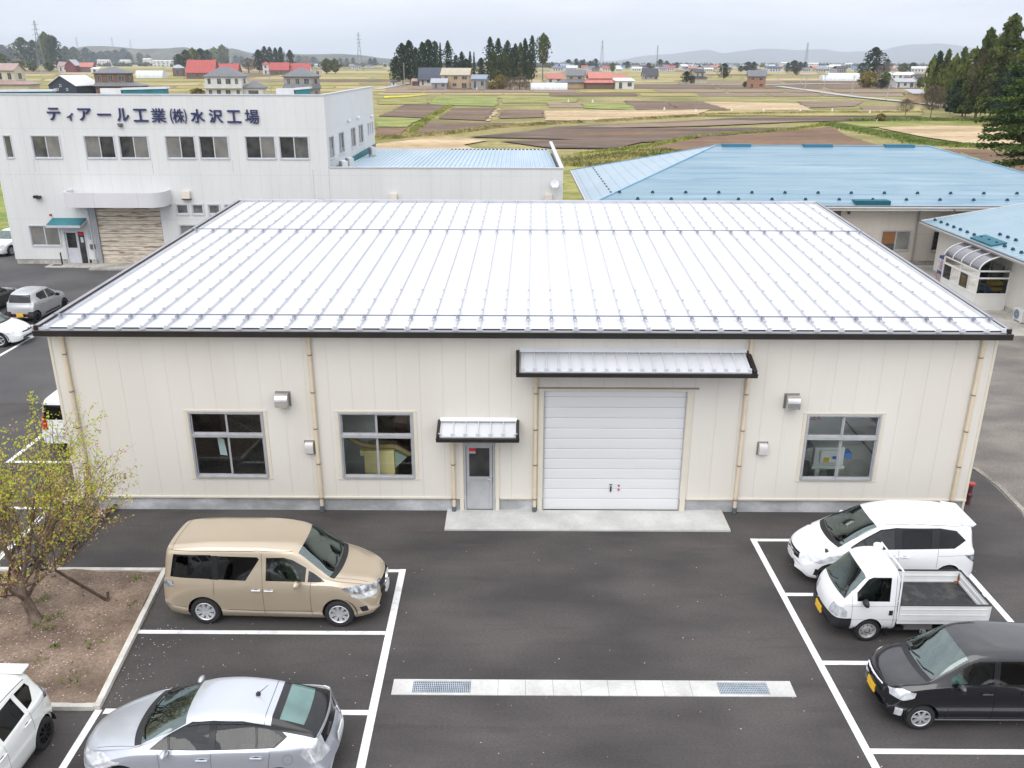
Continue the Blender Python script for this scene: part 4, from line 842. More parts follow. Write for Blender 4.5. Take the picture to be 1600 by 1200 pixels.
CONCW = mat('concrete_foundation', (0.33, 0.335, 0.34), 0.85, col2=(0.60, 0.61, 0.63), vs=0.9, v2s=10, stretch=(1, 1, 2.0), lo=.42, hi=.72, detail=6, v2a=.08)
LINE = weather(mat('road_paint', (0.66, 0.66, 0.66), 0.75, col2=(0.84, 0.84, 0.85), vs=4, v2s=30, lo=.3, hi=.5, v2a=.08), (.30, .285, .28), 6, (1, 1, 1), .60, .72, .6)
KERB = mat('kerb_concrete', (0.52, 0.50, 0.45), 0.85, col2=(0.66, 0.64, 0.59), vs=3, v2s=22, bump=.2, v2a=.1)
DIRT = mat('bare_soil', (0.145, 0.102, 0.075), 0.95, col2=(0.27, 0.200, 0.150), vs=1.3, v2s=16, bump=1.0, bs=22, detail=10)
GRASS = mat('field_grass', (0.15, 0.145, 0.028), 0.95, col2=(0.33, 0.265, 0.11), vs=0.05, v2s=0.9, detail=12)

g = MB(); g.poly([(-9000, -200, -.06), (9000, -200, -.06), (9000, 16000, -.06), (-9000, 16000, -.06)]); struct('ground', g, GRASS)
g = MB(); g.poly([(-60, -60, 0), (26.3, -60, 0), (26.3, -3.2, 0), (25.9, -2.0, 0), (26.45, .1, 0), (26.55, 1.7, 0), (26.5, 2.8, 0), (25.4, 4.2, 0), (25.3, 40, 0), (-60, 40, 0)]); struct('asphalt_lot', g, ASPH)
g = MB(); g.poly([(26.30, -60, -.008), (80, -60, -.008), (80, 56, -.008), (24, 56, -.008), (24, 3, -.008), (25, -3, -.008)]); struct('old_asphalt', g, ASPO)
g = MB(); g.poly([(-60, 8, .004), (-1.2, 8, .004), (-1.0, 34, .004), (-60, 34, .004)]); struct('back_yard', g, ASPM)
random.seed(5)
g = MB()                               # worn concrete edging between the two asphalts
pts = [(25.35, 4.4), (26.5, 2.85), (26.62, 1.6), (26.5, .15), (25.95, -1.7)]
for (x0, y0), (x1, y1) in zip(pts, pts[1:]): g.hexa([(x0, y0, 0), (x0 + .17, y0 + .08, 0), (x1 + .17, y1 + .05, 0), (x1, y1, 0)], [(x0, y0, .012), (x0 + .16, y0 + .08, .012), (x1 + .16, y1 + .05, .012), (x1, y1, .012)])
g.poly([(26.0, -1.6, .008), (26.6, .2, .008), (30, -.2, .008), (34, -1.4, .008), (30, -2.0, .008)])
struct('concrete_edging', g, mat('edging_worn', (.19, .17, .15), .9, col2=(.34, .31, .27), vs=1.2, v2s=12, detail=9))
g = MB(); g.box(10.32, 18.02, -1.08, .10, -.02, .05); struct('concrete_apron', g, CONC)
g = MB(); g.poly([(30.5, 17, .0), (41, 17, .0), (41, 32, .0), (30.5, 32, .0)]); struct('concrete_yard', g, CONCD)

def strip(g, p, q, w, z=.004):
    p, q = Vector((*p, z)), Vector((*q, z)); d = (q - p).normalized(); s = Vector((-d.y, d.x, 0)) * (w / 2)
    g.poly([p - s, q - s, q + s, p + s])
g = MB(); SK = .0215; lx = lambda y: 18.53 - SK * (y + 1.5)
strip(g, (lx(-1.43), -1.43), (lx(-16), -16), .15)
for i in range(4):
    y = -1.50 - 2.5 * i; strip(g, (lx(y) + .075, y), (23.36, y), .13)
strip(g, (23.44, -1.43), (23.44, -14), .15)
lx2 = lambda y: 9.43 - .0062 * (y + 3)
strip(g, (lx2(-2.99), -2.99), (lx2(-16), -16), .16)
strip(g, (3.62, -3.065), (lx2(-3) - .08, -3.065), .13)
strip(g, (3.82, -5.565), (lx2(-5) - .08, -5.565), .13)
strip(g, (4.25, -8.065), (lx2(-8) - .08, -8.065), .14); strip(g, (4.2, -10.565), (lx2(-10) - .08, -10.565), .14)
strip(g, (4.13, -8.03), (4.22, -13.5), .14)
strip(g, (-.90, .15), (-.87, -3.05), .15); strip(g, (-4.2, .06), (-.97, .06), .14)
strip(g, (-3.72, 3.0), (-3.72, 6.5), .15); strip(g, (-3.64, 3.06), (-.75, 3.06), .14); strip(g, (-3.64, 6.3), (-.75, 6.3), .14, .008)
strip(g, (-9.85, 12.5), (-9.85, 16.45), .15, .008); strip(g, (-9.78, 16.30), (-7.4, 16.30), .15, .008); strip(g, (-12.7, 16.30), (-9.93, 16.30), .15, .008); strip(g, (-9.2, 17.4), (-7.9, 17.4), .12, .008)
struct('parking_lines', g, LINE)

# planting bed with kerbs
def kerb(pts, w=.13, h=.09):
    k = MB()
    for (x0, y0), (x1, y1) in zip(pts, pts[1:]):
        d = Vector((x1 - x0, y1 - y0, 0)).normalized(); s = Vector((-d.y, d.x, 0)) * (w / 2); L_ = math.hypot(x1 - x0, y1 - y0); n = max(1, int(L_ / .6))
        for i in range(n):
            a = Vector((x0, y0, 0)) + d * (L_ * i / n + .002); b = Vector((x0, y0, 0)) + d * (L_ * (i + 1) / n - .002); up = Vector((0, 0, h))
            k.hexa([a - s, b - s, b + s, a + s], [a - s * .9 + up, b - s * .9 + up, b + s * .9 + up, a + s * .9 + up])
    return k
k = kerb([(-14, -3.17), (3.50, -3.17)]); k2 = kerb([(3.57, -3.10), (4.10, -8.03)]); k.add(k2.v, k2.f); k2 = kerb([(-14, -7.99), (4.04, -7.99)]); k.add(k2.v, k2.f)
struct('kerb', k, KERB)
g = MB(); NX, NY = 90, 34
def bedz(x, y): return .075 + .035 * math.sin(x * 1.7 + y) * math.sin(y * 2.1 - x * .6) + .02 * math.sin(x * 5.1 + y * 3.7) + .10 * math.exp(-((x - 1.5) ** 2 + (y + 5.4) ** 2) / .5)
vs = []
for j in range(NY + 1):
    for i in range(NX + 1):
        ty = j / NY; y = -3.24 - ty * 4.70; xr = 3.51 + (-3.1 - y) * .1075; x = -14 + (xr + 14) * i / NX
        vs.append((x, y, bedz(x, y) + random.uniform(-.012, .012)))
g.add(vs, [(j * (NX + 1) + i, j * (NX + 1) + i + 1, (j + 1) * (NX + 1) + i + 1, (j + 1) * (NX + 1) + i) for j in range(NY) for i in range(NX)])
struct('soil_bed', g, DIRT, smooth=True)

random.seed(11)
g = MB()                                # fallen petals on the bed and the asphalt
def petal(x, y, z, s):
    a = random.uniform(0, 6.28); c, t = math.cos(a) * s, math.sin(a) * s; tl = random.uniform(-.4, .4) * s
    g.add([(x - c, y - t, z + .004), (x + t, y - c, z + .006 + abs(tl)), (x + c, y + t, z + .004), (x - t, y + c, z + .006)], [(0, 1, 2, 3)])
for _ in range(1050):
    x = random.gauss(1.2, 2.4); y = random.uniform(-7.9, -3.3)
    if random.random() < .5: y = random.gauss(-6.4, .9)
    if y < -7.9 or y > -3.3 or x > 3.45 + (-3.1 - y) * .1: continue
    petal(x, y, bedz(x, y), random.uniform(.009, .021))
for _ in range(330):
    x = random.uniform(3.7, 9.3) if random.random() < .6 else random.uniform(9, 24); y = random.uniform(-12.5, -2)
    petal(x, y, .005, random.uniform(.007, .016))
for _ in range(70): petal(random.gauss(4.3, .35), random.uniform(-8, -5.4), .005, random.uniform(.008, .015))
struct('fallen_petals', g, mat('petal', (.66, .49, .48), .8, var=.1, vs=30), 'stuff')
g = MB()                                # small weeds
for _ in range(70):
    x = random.uniform(-6, 3.6); y = random.uniform(-7.7, -3.4)
    if x > 3.4 + (-3.1 - y) * .1: continue
    n = random.randint(8, 26); sp = random.uniform(.03, .12)
    for _ in range(n):
        a = random.uniform(0, 6.28); px, py = x + random.gauss(0, sp), y + random.gauss(0, sp); h = random.uniform(.03, .11); w = .02
        z = bedz(px, py); c, s = math.cos(a), math.sin(a)
        g.add([(px - c * w, py - s * w, z), (px + c * w, py + s * w, z), (px + s * h * .6, py - c * h * .6, z + h)], [(0, 1, 2)])
struct('weeds', g, mat('weed_green', (.08, .13, .02), .8, col2=(.20, .22, .05), vs=6), 'stuff')
g = MB()                                # gravel and soil crumbs
for _ in range(1800):
    x = random.uniform(-5, 3.9); y = random.uniform(-7.8, -3.3)
    if x > 3.4 + (-3.1 - y) * .1: continue
    s = random.uniform(.008, .03); z = bedz(x, y)
    g.add([(x - s, y - s, z - .005), (x + s, y - s * .7, z - .005), (x, y + s, z - .005), (x + random.uniform(-s, s) * .4, y, z + s * .8)], [(0, 1, 3), (1, 2, 3), (2, 0, 3)])
struct('soil_crumbs', g, mat('crumbs', (.09, .06, .04), .95, col2=(.26, .20, .15), vs=8), 'stuff')

# drain
STEELG = mat('galvanised', (.46, .52, .58), .45, .25, var=.15, vs=5)
r = root('drain_channel', 'long pale concrete drain cover with two steel gratings across the lot', 'drain', (13.8, -7.32, 0), world=True)
b = MB(); n = 12; xs = [9.755, 10.17] + [11.33 + (16.33 - 11.33) * i / 9 for i in range(10)] + [17.33, 17.835]
for i, (x0, x1) in enumerate(zip(xs, xs[1:])):
    if i in (1, 11):
        b.box(x0, x1, -7.56, -7.50, 0, .016); b.box(x0, x1, -7.15, -7.10, 0, .016); b.box(x0, x1, -7.50, -7.15, .001, .004, 1)
    else: b.box(x0 + .003, x1 - .003, -7.56, -7.10, 0, .016)
b.build('channel_cover', [CONC, mat('drain_dark', (.07, .085, .10), .9)], r)
for gx in (10.17, 16.33):
    b = MB(); w = 1.16 if gx < 12 else 1.0
    for i in range(30):
        x = gx + w * (i + .5) / 30; b.box(x - .007, x + .007, -7.49, -7.16, .005, .018)
    for j in range(6):
        y = -7.48 + .062 * j; b.box(gx, gx + w, y - .004, y + .004, .005, .0175)
    b.build('grating', STEELG, r)

# ------------------------------------------------------------------ wall and window builders
def wall(b, P, u0, u1, v0, v1, holes, m=0, reveal=.10, mr=None):
    us = sorted({u0, u1} | {min(max(h[i], u0), u1) for h in holes for i in (0, 1)}); vs = sorted({v0, v1} | {min(max(h[i], v0), v1) for h in holes for i in (2, 3)})
    for a0, a1 in zip(us, us[1:]):
        for c0, c1 in zip(vs, vs[1:]):
            mu_, mv = (a0 + a1) / 2, (c0 + c1) / 2
            if any(h[0] < mu_ < h[1] and h[2] < mv < h[3] for h in holes): continue
            b.poly([P(a0, c0, 0), P(a1, c0, 0), P(a1, c1, 0), P(a0, c1, 0)], m)
    for h in holes:
        q = [(h[0], h[2]), (h[1], h[2]), (h[1], h[3]), (h[0], h[3])]
        for (a, c), (a2, c2) in zip(q, q[1:] + q[:1]): b.poly([P(a, c, 0), P(a2, c2, 0), P(a2, c2, -reveal), P(a, c, -reveal)], m if mr is None else mr)
def pbox(b, P, u0, u1, v0, v1, d0, d1, m=0):
    b.hexa([P(u0, v0, d0), P(u1, v0, d0), P(u1, v0, d1), P(u0, v0, d1)], [P(u0, v1, d0), P(u1, v1, d0), P(u1, v1, d1), P(u0, v1, d1)], m)
ALU = mat('aluminium', (.50, .505, .525), .38, .35, var=.06, vs=4)
ALUW = mat('aluminium_pale', (.62, .64, .67), .4, .25, var=.06, vs=4)
PANE = mat('window_pane', (.055, .057, .052), .06, col2=(.16, .16, .145), vs=1.1, spec=.8, detail=2)
PANEB = mat('window_pane_blind', (.17, .165, .15), .12, col2=(.24, .235, .22), vs=1.3, spec=.7, detail=2)
PANED = mat('window_pane_deep', (.02, .021, .022), .05, col2=(.07, .07, .068), vs=1.5, spec=.8, detail=2)
G_WIN = glass('window_glass', (.82, .86, .85))
def window(par, P, u0, u1, v0, v1, n=2, panes=None, fw=.06, mf=None, transom=None, d=.03, sill=True, name='window'):
    """An aluminium sliding window: the frame is the part, each pane a sub-part."""
    b = MB(); mf = mf or ALU
    pbox(b, P, u0, u0 + fw, v0, v1, -.07, d); pbox(b, P, u1 - fw, u1, v0, v1, -.07, d)
    pbox(b, P, u0 + fw, u1 - fw, v1 - fw, v1, -.07, d); pbox(b, P, u0 + fw, u1 - fw, v0, v0 + fw, -.07, d + (.02 if sill else 0))
    ranges = [(v0 + fw, v1 - fw)]
    if transom: pbox(b, P, u0 + fw, u1 - fw, transom, transom + fw * 1.5, -.07, d + .012); ranges = [(v0 + fw, transom), (transom + fw * 1.5, v1 - fw)]
    cells = []
    for k, (c0, c1) in enumerate(ranges):
        w = (u1 - u0 - 2 * fw) / n; s = fw * .62
        for i in range(n):
            a0, a1 = u0 + fw + w * i, u0 + fw + w * (i + 1); dd = -.055 + (.028 if i % 2 else 0)
            pbox(b, P, a0 + .001, a0 + s, c0, c1, dd, dd + .03); pbox(b, P, a1 - s, a1 - .001, c0, c1, dd, dd + .03)
            pbox(b, P, a0 + s, a1 - s, c1 - s, c1 - .001, dd, dd + .03); pbox(b, P, a0 + s, a1 - s, c0 + .001, c0 + s * 1.5, dd, dd + .03)
            cells.append((a0 + s, a1 - s, c0 + s * 1.5, c1 - s, dd + .012))
    o = b.build(name, mf, par)
    for i, (a0, a1, c0, c1, dd) in enumerate(cells):
        q = MB(); q.poly([P(a0, c0, dd), P(a1, c0, dd), P(a1, c1, dd), P(a0, c1, dd)])
        pm = panes[i % len(panes)] if panes else PANE
        if par.name in WORLD: q.v = [tuple(Vector(v) - WORLD[par.name]) for v in q.v]
        q.build('pane', pm, o)
    return o
def panelmat(name, col, pitch, dark=.82, extra=None, off=0.0, col2=None, axis='X', width=.012, **kw):
    m = mat(name, col, .55, var=.03, vs=.6, **({'col2': col2} if col2 else {}), **kw)
    return lines(m, pitch, width, dark, axes=[(axis, off, pitch, width)] + (extra or []))

# ------------------------------------------------------------------ the cream warehouse in the middle
W_ = 24.76
CREAM = panelmat('cream_panel', (.69, .655, .59), .610, .90, width=.011, off=.08, col2=(.725, .69, .625), stretch=(1, 1, .35))
weather(CREAM, (.52, .48, .40), 2.2, (3, 3, .10), .60, .80, .35); weather(CREAM, (.74, .72, .68), .5, (1, 1, .5), .45, .7, .4)
CREAMP = mat('cream_pipe', (.68, .58, .43), .5, var=.04, vs=3)
CREAMT = mat('cream_trim', (.68, .63, .53), .5, var=.03, vs=3)
BROWN = mat('dark_brown_metal', (.030, .026, .024), .4, .3, var=.15, vs=3)
GALV = mat('galvalume', (.66, .68, .72), .42, .25, col2=(.76, .78, .81), vs=.8, stretch=(1, .3, 1))
WHITER = weather(mat('white_roof_sheet', (.575, .585, .615), .5, 0.0, col2=(.625, .635, .66), vs=.35, stretch=(1, .25, 1), detail=7), (.50, .51, .54), .55, (1, .3, 1), .55, .78, .5)
BLUEB = mat('snow_bar', (.20, .21, .26), .4, .3, var=.1)
wh = root('warehouse', 'long cream panelled warehouse with white ribbed metal roof in the centre', 'warehouse', (0, 0, 0), world=True)
PF = lambda u, v, d: (u, -d, v)
WIN = [(3.38, 5.41), (7.445, 9.455), (20.07, 22.07)]
holes = [(a, b, 1.02, 2.99) for a, b in WIN] + [(10.80, 11.66, .05, 2.10), (12.98, 16.80, .05, 3.62)]
b = MB(); wall(b, PF, 0, W_, .42, 5.34, holes, 0, .10)
RB = lambda y: (0.011 * y, W_ + .028 * y)           # the plan opens slightly towards the back
b.poly([(0, 0, .42), (0, 0, 5.34), (RB(16.4)[0], 16.4, 6.02), (RB(16.4)[0], 16.4, .42)]); b.poly([(W_, 0, .42), (W_, 0, 5.34), (RB(16.4)[1], 16.4, 6.02), (RB(16.4)[1], 16.4, .42)])
b.poly([(RB(16.4)[0], 16.4, .42), (RB(16.4)[1], 16.4, .42), (RB(16.4)[1], 16.4, 6.02), (RB(16.4)[0], 16.4, 6.02)])
b.build('wall', CREAM, wh)
b = MB()
for u0, u1 in [(.03, 10.74), (11.76, 12.86), (16.94, W_ - .03)]: b.box(u0, u1, .035, .20, -.02, .42)
b.box(.03, .2, .20, 16.3, -.02, .42); b.hexa([(W_ - .2, .2, -.02), (W_ - .03, .2, -.02), (W_ + .42, 16.3, -.02), (W_ + .2, 16.3, -.02)], [(W_ - .2, .2, .42), (W_ - .03, .2, .42), (W_ + .42, 16.3, .42), (W_ + .2, 16.3, .42)]); b.build('foundation', CONCW, wh)
b = MB()                                   # drip trim, corner trim, frames round the openings
for u0, u1 in [(-.02, 10.70), (11.80, 12.84), (16.98, W_ + .02)]: b.box(u0, u1, -.035, 0.0, .40, .445)
b.box(-.015, .055, -.016, 0, .445, 5.3); b.box(W_ - .055, W_ + .015, -.016, 0, .445, 5.3)
b.box(W_ - .06, W_ + .0, -.03, .03, 0, .40)
for u0, u1 in [(10.68, 10.79), (11.67, 11.78), (12.84, 12.97), (16.81, 16.96)]: b.box(u0, u1, -.03, 0, .05, 2.14 if u0 < 12 else 3.70)
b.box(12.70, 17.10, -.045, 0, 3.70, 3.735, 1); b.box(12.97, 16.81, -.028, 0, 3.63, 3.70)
for a, c in WIN:
    b.box(a - .11, c + .11, -.016, 0, 2.995, 3.04); b.box(a - .10, a - .004, -.016, 0, .99, 2.99); b.box(c + .004, c + .10, -.016, 0, .99, 2.99); b.box(a - .12, c + .12, -.022, 0, .985, 1.015)
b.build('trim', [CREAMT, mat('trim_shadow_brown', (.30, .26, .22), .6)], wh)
for a, c in WIN: window(wh, PF, a, c, 1.02, 2.99, 2, [G_WIN], .052, ALU, transom=2.25)
# door
b = MB(); P = PF
pbox(b, P, 10.80, 10.86, .05, 2.10, -.08, .02); pbox(b, P, 11.60, 11.66, .05, 2.10, -.08, .02); pbox(b, P, 10.86, 11.60, 2.03, 2.10, -.08, .02)
b.build('door_frame', ALU, wh)
b = MB(); pbox(b, P, 10.87, 10.95, .06, 2.02, -.06, -.02); pbox(b, P, 11.51, 11.59, .06, 2.02, -.06, -.02); pbox(b, P, 10.95, 11.51, 1.94, 2.02, -.06, -.02); pbox(b, P, 10.95, 11.51, .98, 1.07, -.06, -.012); pbox(b, P, 10.95, 11.51, .06, .16, -.06, -.02); pbox(b, P, 10.95, 11.51, .16, .98, -.05, -.035)
dr = b.build('door', ALU, wh)
q = MB(); q.poly([(10.95, .035, 1.07), (11.51, .035, 1.07), (11.51, .035, 1.94), (10.95, .035, 1.94)]); q.build('pane', PANED, dr)
q = MB(); q.box(10.955, 11.13, .024, .030, 1.84, 1.935, 0); q.box(10.955, 11.13, .024, .030, 1.77, 1.838, 1); q.build('sticker', [mat('sticker_red', (.62, .02, .03), .5), mat('sticker_grey', (.55, .52, .52), .5, col2=(.25, .2, .2), vs=40)], dr)
q = MB(); q.box(11.535, 11.565, -.045, -.02 + .04, .93, 1.09); q.tube((11.55, -.02, 1.03), (11.55, -.06, 1.03), .012); q.tube((11.55, -.055, 1.03), (11.45, -.055, 1.03), .012); q.build('handle', ALUW, dr, False)
# roller shutter
SHUT = mat('shutter_slat', (.67, .675, .68), .5, .0, col2=(.71, .715, .72), vs=.7, stretch=(.3, 1, 1))
b = MB(); z = .08; i = 0
prof = []
while z < 3.58:
    h = .305
    for (dz, dy) in ((0, .085), (.010, .060), (.03, .056), (.15, .054), (.27, .056), (.295, .062)): prof.append((z + dz, dy))
    z += h
prof = [(a, c) for a, c in prof if a < 3.61] + [(3.62, .075)]
for (z0, y0), (z1, y1) in zip(prof, prof[1:]): b.poly([(13.0, y0, z0), (16.79, y0, z0), (16.79, y1, z1), (13.0, y1, z1)])
b.box(13.0, 16.79, .045, .075, .055, .085); sh = b.build('roller_shutter', SHUT, wh)
b = MB(); b.box(12.98, 13.01, -.0, .09, .05, 3.62); b.build('shutter_rail', ALU, wh); b = MB(); b.box(16.785, 16.80, 0, .09, .05, 3.62); b.build('shutter_rail', ALU, wh)
q = MB(); q.box(14.86, 14.90, .02, .05, .62, .78); q.box(14.84, 14.92, .035, .05, .82, .84); q.box(15.08, 15.12, .03, .05, .78, .82)
q.build('lock', M_TRIM, sh); q = MB(); q.tube((15.10, .045, .68), (15.10, .02, .68), .03, None, 12); q.build('switch', mat('switch_red', (.6, .08, .05), .5), sh)
# roof
EY, EZ, RY, RZ = -.30, 5.42, 16.45, 6.115
SL = (RZ - EZ) / (RY - EY)
def RX(t, y):                               # t in 0..1 across the roof
    f = (y - EY) / (RY - EY); x0 = -.03 + .21 * f; x1 = 24.77 + .47 * f; return x0 + (x1 - x0) * t
def RP(t, y, dz=0): return Vector((RX(t, y), y, EZ + SL * (y - EY) + dz))
b = MB(); NR = 40
b.poly([RP(0, EY), RP(1, EY), RP(1, RY), RP(0, RY)], 0); b.poly([RP(0, EY, -.04), RP(0, RY, -.04), RP(1, RY, -.04), RP(1, EY, -.04)], 0)
for i in range(NR + 1):
    t = min(max((i + .35) / (NR + .2), .004), .996); w = .017
    p, q = RP(t, EY - .02), RP(t, RY - .1); o = Vector((w, 0, 0)); up = Vector((0, 0, .075)); o2 = Vector((w * .55, 0, 0))
    b.hexa([p - o, p + o, q + o, q - o], [p - o2 + up, p + o2 + up, q + o2 + up, q - o2 + up], 3)
    y = .15
    while y < RY - .5 and 0 < i < NR:          # clip caps on the seams
        mid = 10 <= i <= 30
        if not (mid and 3.3 < y < 9.6) and not (5.0 < y < 9.3 and 6 <= i <= 34):
            c = RP(t, y, .075); b.box(c.x - .026, c.x + .026, y - .04, y + .04, c.z - .01, c.z + .028, 1)
        y += .93
    if i % 2 == 0 and 2 < i < 39:               # sheet end laps
        for yy in (9.0 if (i // 2) % 2 else 9.75,):
            a, c = RP(t + .003, yy, .004), RP(min(1, t + .0205), yy, .004); b.box(a.x, c.x, yy - .012, yy + .012, a.z - .01, a.z + .006, 2)
b.build('roof', [WHITER, mat('seam_clip', (.44, .445, .465), .5, .1), mat('lap_shadow', (.50, .51, .54), .6), mat('seam_rib', (.545, .55, .565), .5, 0, var=.05)], wh)
for y0 in (.42, 10.55):
    s = MB(); c0, c1 = RP(.002, y0, .13), RP(.998, y0, .13)
    s.bar(c0, c1, .024, .030, 0)
    for i in range(NR + 1):
        t = min(max((i + .35) / (NR + .2), .004), .996); c = RP(t, y0, 0); s.hexa([c + Vector((-.05, -.06, .05)), c + Vector((.05, -.06, .05)), c + Vector((.05, .06, .05)), c + Vector((-.05, .06, .05))], [c + Vector((-.015, -.02, .15)), c + Vector((.015, -.02, .15)), c + Vector((.015, .02, .15)), c + Vector((-.015, .02, .15))], 0)
    s.build('snow_guard', BLUEB, wh)
s = MB()                                    # closure strip and end plates at the eave
s.box(RX(0, EY), RX(1, EY), EY - .012, EY + .012, EZ - .09, EZ + .012, 1)
for i in range(NR + 1):
    t = min(max((i + .35) / (NR + .2), .004), .996); c = RP(t, EY); s.box(c.x - .055, c.x + .055, EY - .05, EY - .012, EZ - .03, EZ + .085, 0)
for i in range(NR):
    t = (i + .85) / (NR + .2); c = RP(t, EY); s.box(c.x - .22, c.x + .22, EY - .022, EY - .012, EZ - .012, EZ + .02, 2)  # dark strips painting the shadow gaps between the rib ends
s.build('eave_closure', [GALV, WHITER, mat('eave_gap_shade', (.035, .03, .04), .8)], wh)
g_ = MB(); x0, x1 = RX(0, EY) - .06, RX(1, EY) + .08
g_.box(x0, x1, EY - .20, EY - .185, EZ - .165, EZ - .035); g_.box(x0, x1, EY - .20, EY - .02, EZ - .18, EZ - .165); g_.box(x0, x0 + .015, EY - .185, EY - .02, EZ - .165, EZ - .03); g_.box(x1 - .015, x1, EY - .185, EY - .02, EZ - .165, EZ - .03); g_.box(x0, x1, EY - .215, EY - .18, EZ - .035, EZ - .018, 1)
g_.build('gutter', [BROWN, mat('gutter_lip', (.10, .10, .11), .35, .4)], wh)
for t, sg in ((0, -1), (1, 1)):
    s = MB(); p, q = RP(t, EY - .05), RP(t, RY); o = Vector((sg * .10, 0, 0))
    s.hexa([p + Vector((0, 0, -.15)), p + o + Vector((0, 0, -.15)), q + o + Vector((0, 0, -.15)), q + Vector((0, 0, -.15))], [p + Vector((0, 0, .07)), p + o + Vector((0, 0, .07)), q + o + Vector((0, 0, .07)), q + Vector((0, 0, .07))], 0)
    a = Vector((-sg * .05, 0, .072)); s.hexa([p + a, p + o + a, q + o + a, q + a], [p + a + Vector((0, 0, .02)), p + o + a + Vector((0, 0, .02)), q + o + a + Vector((0, 0, .02)), q + a + Vector((0, 0, .02))], 1)
    s.build('verge', [BROWN, mat('verge_top', (.30, .29, .31), .4, .3)], wh)
s = MB(); s.bar(RP(0, RY, .05), RP(1, RY, .05), .16, .10); s.build('ridge_cap', mat('ridge_grey', (.52, .53, .57), .4, .4), wh)
def downpipe(x, z1, y=-.075, off=0.0, boot=True, r_=.052):
    p = MB(); p.tube((x, y, .10), (x, y, z1 - .12), r_, None, 12); p.tube((x, y, z1 - .16), (x, y, z1), r_ * 1.25, None, 12)
    if boot: p.tube((x, y, .02), (x, y, .20), r_ * 1.2, None, 12, 1)
    z = .42
    while z < z1 - .4:
        p.tube((x, y, z), (x, y, z + .03), r_ * 1.12, None, 12, 2); p.box(x - .012, x + .012, y, .0, z, z + .03, 2); p.tube((x, y, z + .05), (x, y, z + .12), r_ * 1.10, None, 12, 0); z += 1.05
    p.build('downpipe', [CREAMP, mat('pipe_boot', (.10, .12, .14), .6), mat('pipe_clip', (.20, .16, .12), .5, .3)], wh, True)
for x, z1 in ((.39, 5.24), (6.82, 5.24), (18.35, 5.24), (24.37, 5.24), (12.76, 4.24), (10.515, 2.40)): downpipe(x, z1)
def canopy(x0, x1, zb, zf, dp, n, name):
    c = MB(); y1 = -dp
    def p(t, d, dz=0): return Vector((x0 + (x1 - x0) * t, -d, zb + (zf - zb) * d / dp + dz))
    c.hexa([p(.012, .02, -.03), p(.988, .02, -.03), p(.988, dp, -.03), p(.012, dp, -.03)], [p(.012, .02), p(.988, .02), p(.988, dp), p(.012, dp)], 0)
    for i in range(n + 1):
        t = .02 + .96 * i / n; a, q = p(t, .03), p(t, dp - .02); o = Vector((.016, 0, 0)); up = Vector((0, 0, .055)); c.hexa([a - o, a + o, q + o, q - o], [a - o * .6 + up, a + o * .6 + up, q + o * .6 + up, q - o * .6 + up], 0)
        e_ = p(t, dp - .04); c.box(e_.x - .045, e_.x + .045, e_.y - .03, e_.y + .02, e_.z, e_.z + .07, 0)
    c.hexa([p(0.008, 0, .06), p(.992, 0, .06), p(.992, .07, .06), p(.008, .07, .06)], [p(.008, 0, .13), p(.992, 0, .13), p(.992, .07, .085), p(.008, .07, .085)], 0)
    o = c.build(name, GALV, wh)
    s = MB()
    for t in (0, 1):
        a, q = p(t, 0), p(t, dp + .06); w = Vector((.05 if t else -.05, 0, 0)); i_ = -w * .7
        s.hexa([a + w + Vector((0, 0, -.10)), a + i_ + Vector((0, 0, -.10)), q + i_ + Vector((0, 0, -.10)), q + w + Vector((0, 0, -.10))], [a + w + Vector((0, 0, .07)), a + i_ + Vector((0, 0, .07)), q + i_ + Vector((0, 0, .07)), q + w + Vector((0, 0, .07))])
    s.box(x0 - .05, x1 + .05, -dp - .13, -dp - .01, zf - .115, zf - .03); s.box(x0 - .06, x1 + .06, -dp - .14, -dp - .11, zf - .04, zf - .01)
    if x1 - x0 > 4:
        for x in (x0 + .2, x1 - .3): s.box(x, x + .09, -dp + .06, -.03, zf - .13, zf - .03); s.box(x, x + .09, -.10, 0, zf - .30, zf + .2); s.box(x + .005, x + .085, -dp * .55, -dp * .55 + .09, zf - .28, zf - .1)
    s.build('edge', BROWN, o if False else wh)
canopy(12.28, 18.30, 4.70, 4.46, .80, 19, 'shutter_canopy')
canopy(10.18, 12.27, 2.72, 2.56, .62, 6, 'door_canopy')
STAIN = mat('stainless', (.55, .54, .53), .25, .9, col2=(.70, .69, .68), vs=2.0)
def hood(x, z, w, h, d, nm, m=STAIN):
    c = MB(); n = 8; pr = [(-.0, h)] + [(-d * (.55 + .45 * math.sin(math.pi / 2 * i / n)), h - (h * .55) * (1 - math.cos(math.pi / 2 * i / n))) for i in range(n + 1)] + [(-d, h * .10), (-d * .8, 0), (0, 0)]
    c.add([(x, y, z + zz) for y, zz in pr] + [(x + w, y, z + zz) for y, zz in pr], [(i, i + 1, len(pr) + i + 1, len(pr) + i) for i in range(len(pr) - 1)] + [tuple(range(len(pr))), tuple(range(len(pr), 2 * len(pr)))], 0)
    c.box(x - .035, x + w + .035, -.02, 0, z - .03, z + h + .03, 1); c.build(nm, [m, mat('hood_flange', (.25, .23, .22), .5, .4)], wh)
hood(5.84, 3.20, .33, .36, .30, 'vent_hood'); hood(19.42, 3.20, .33, .36, .30, 'vent_hood')
hood(6.50, 1.80, .22, .33, .16, 'vent_cap', mat('vent_white', (.62, .60, .58), .4, .2)); hood(18.84, 1.82, .22, .33, .16, 'vent_cap', MATS['vent_white'])
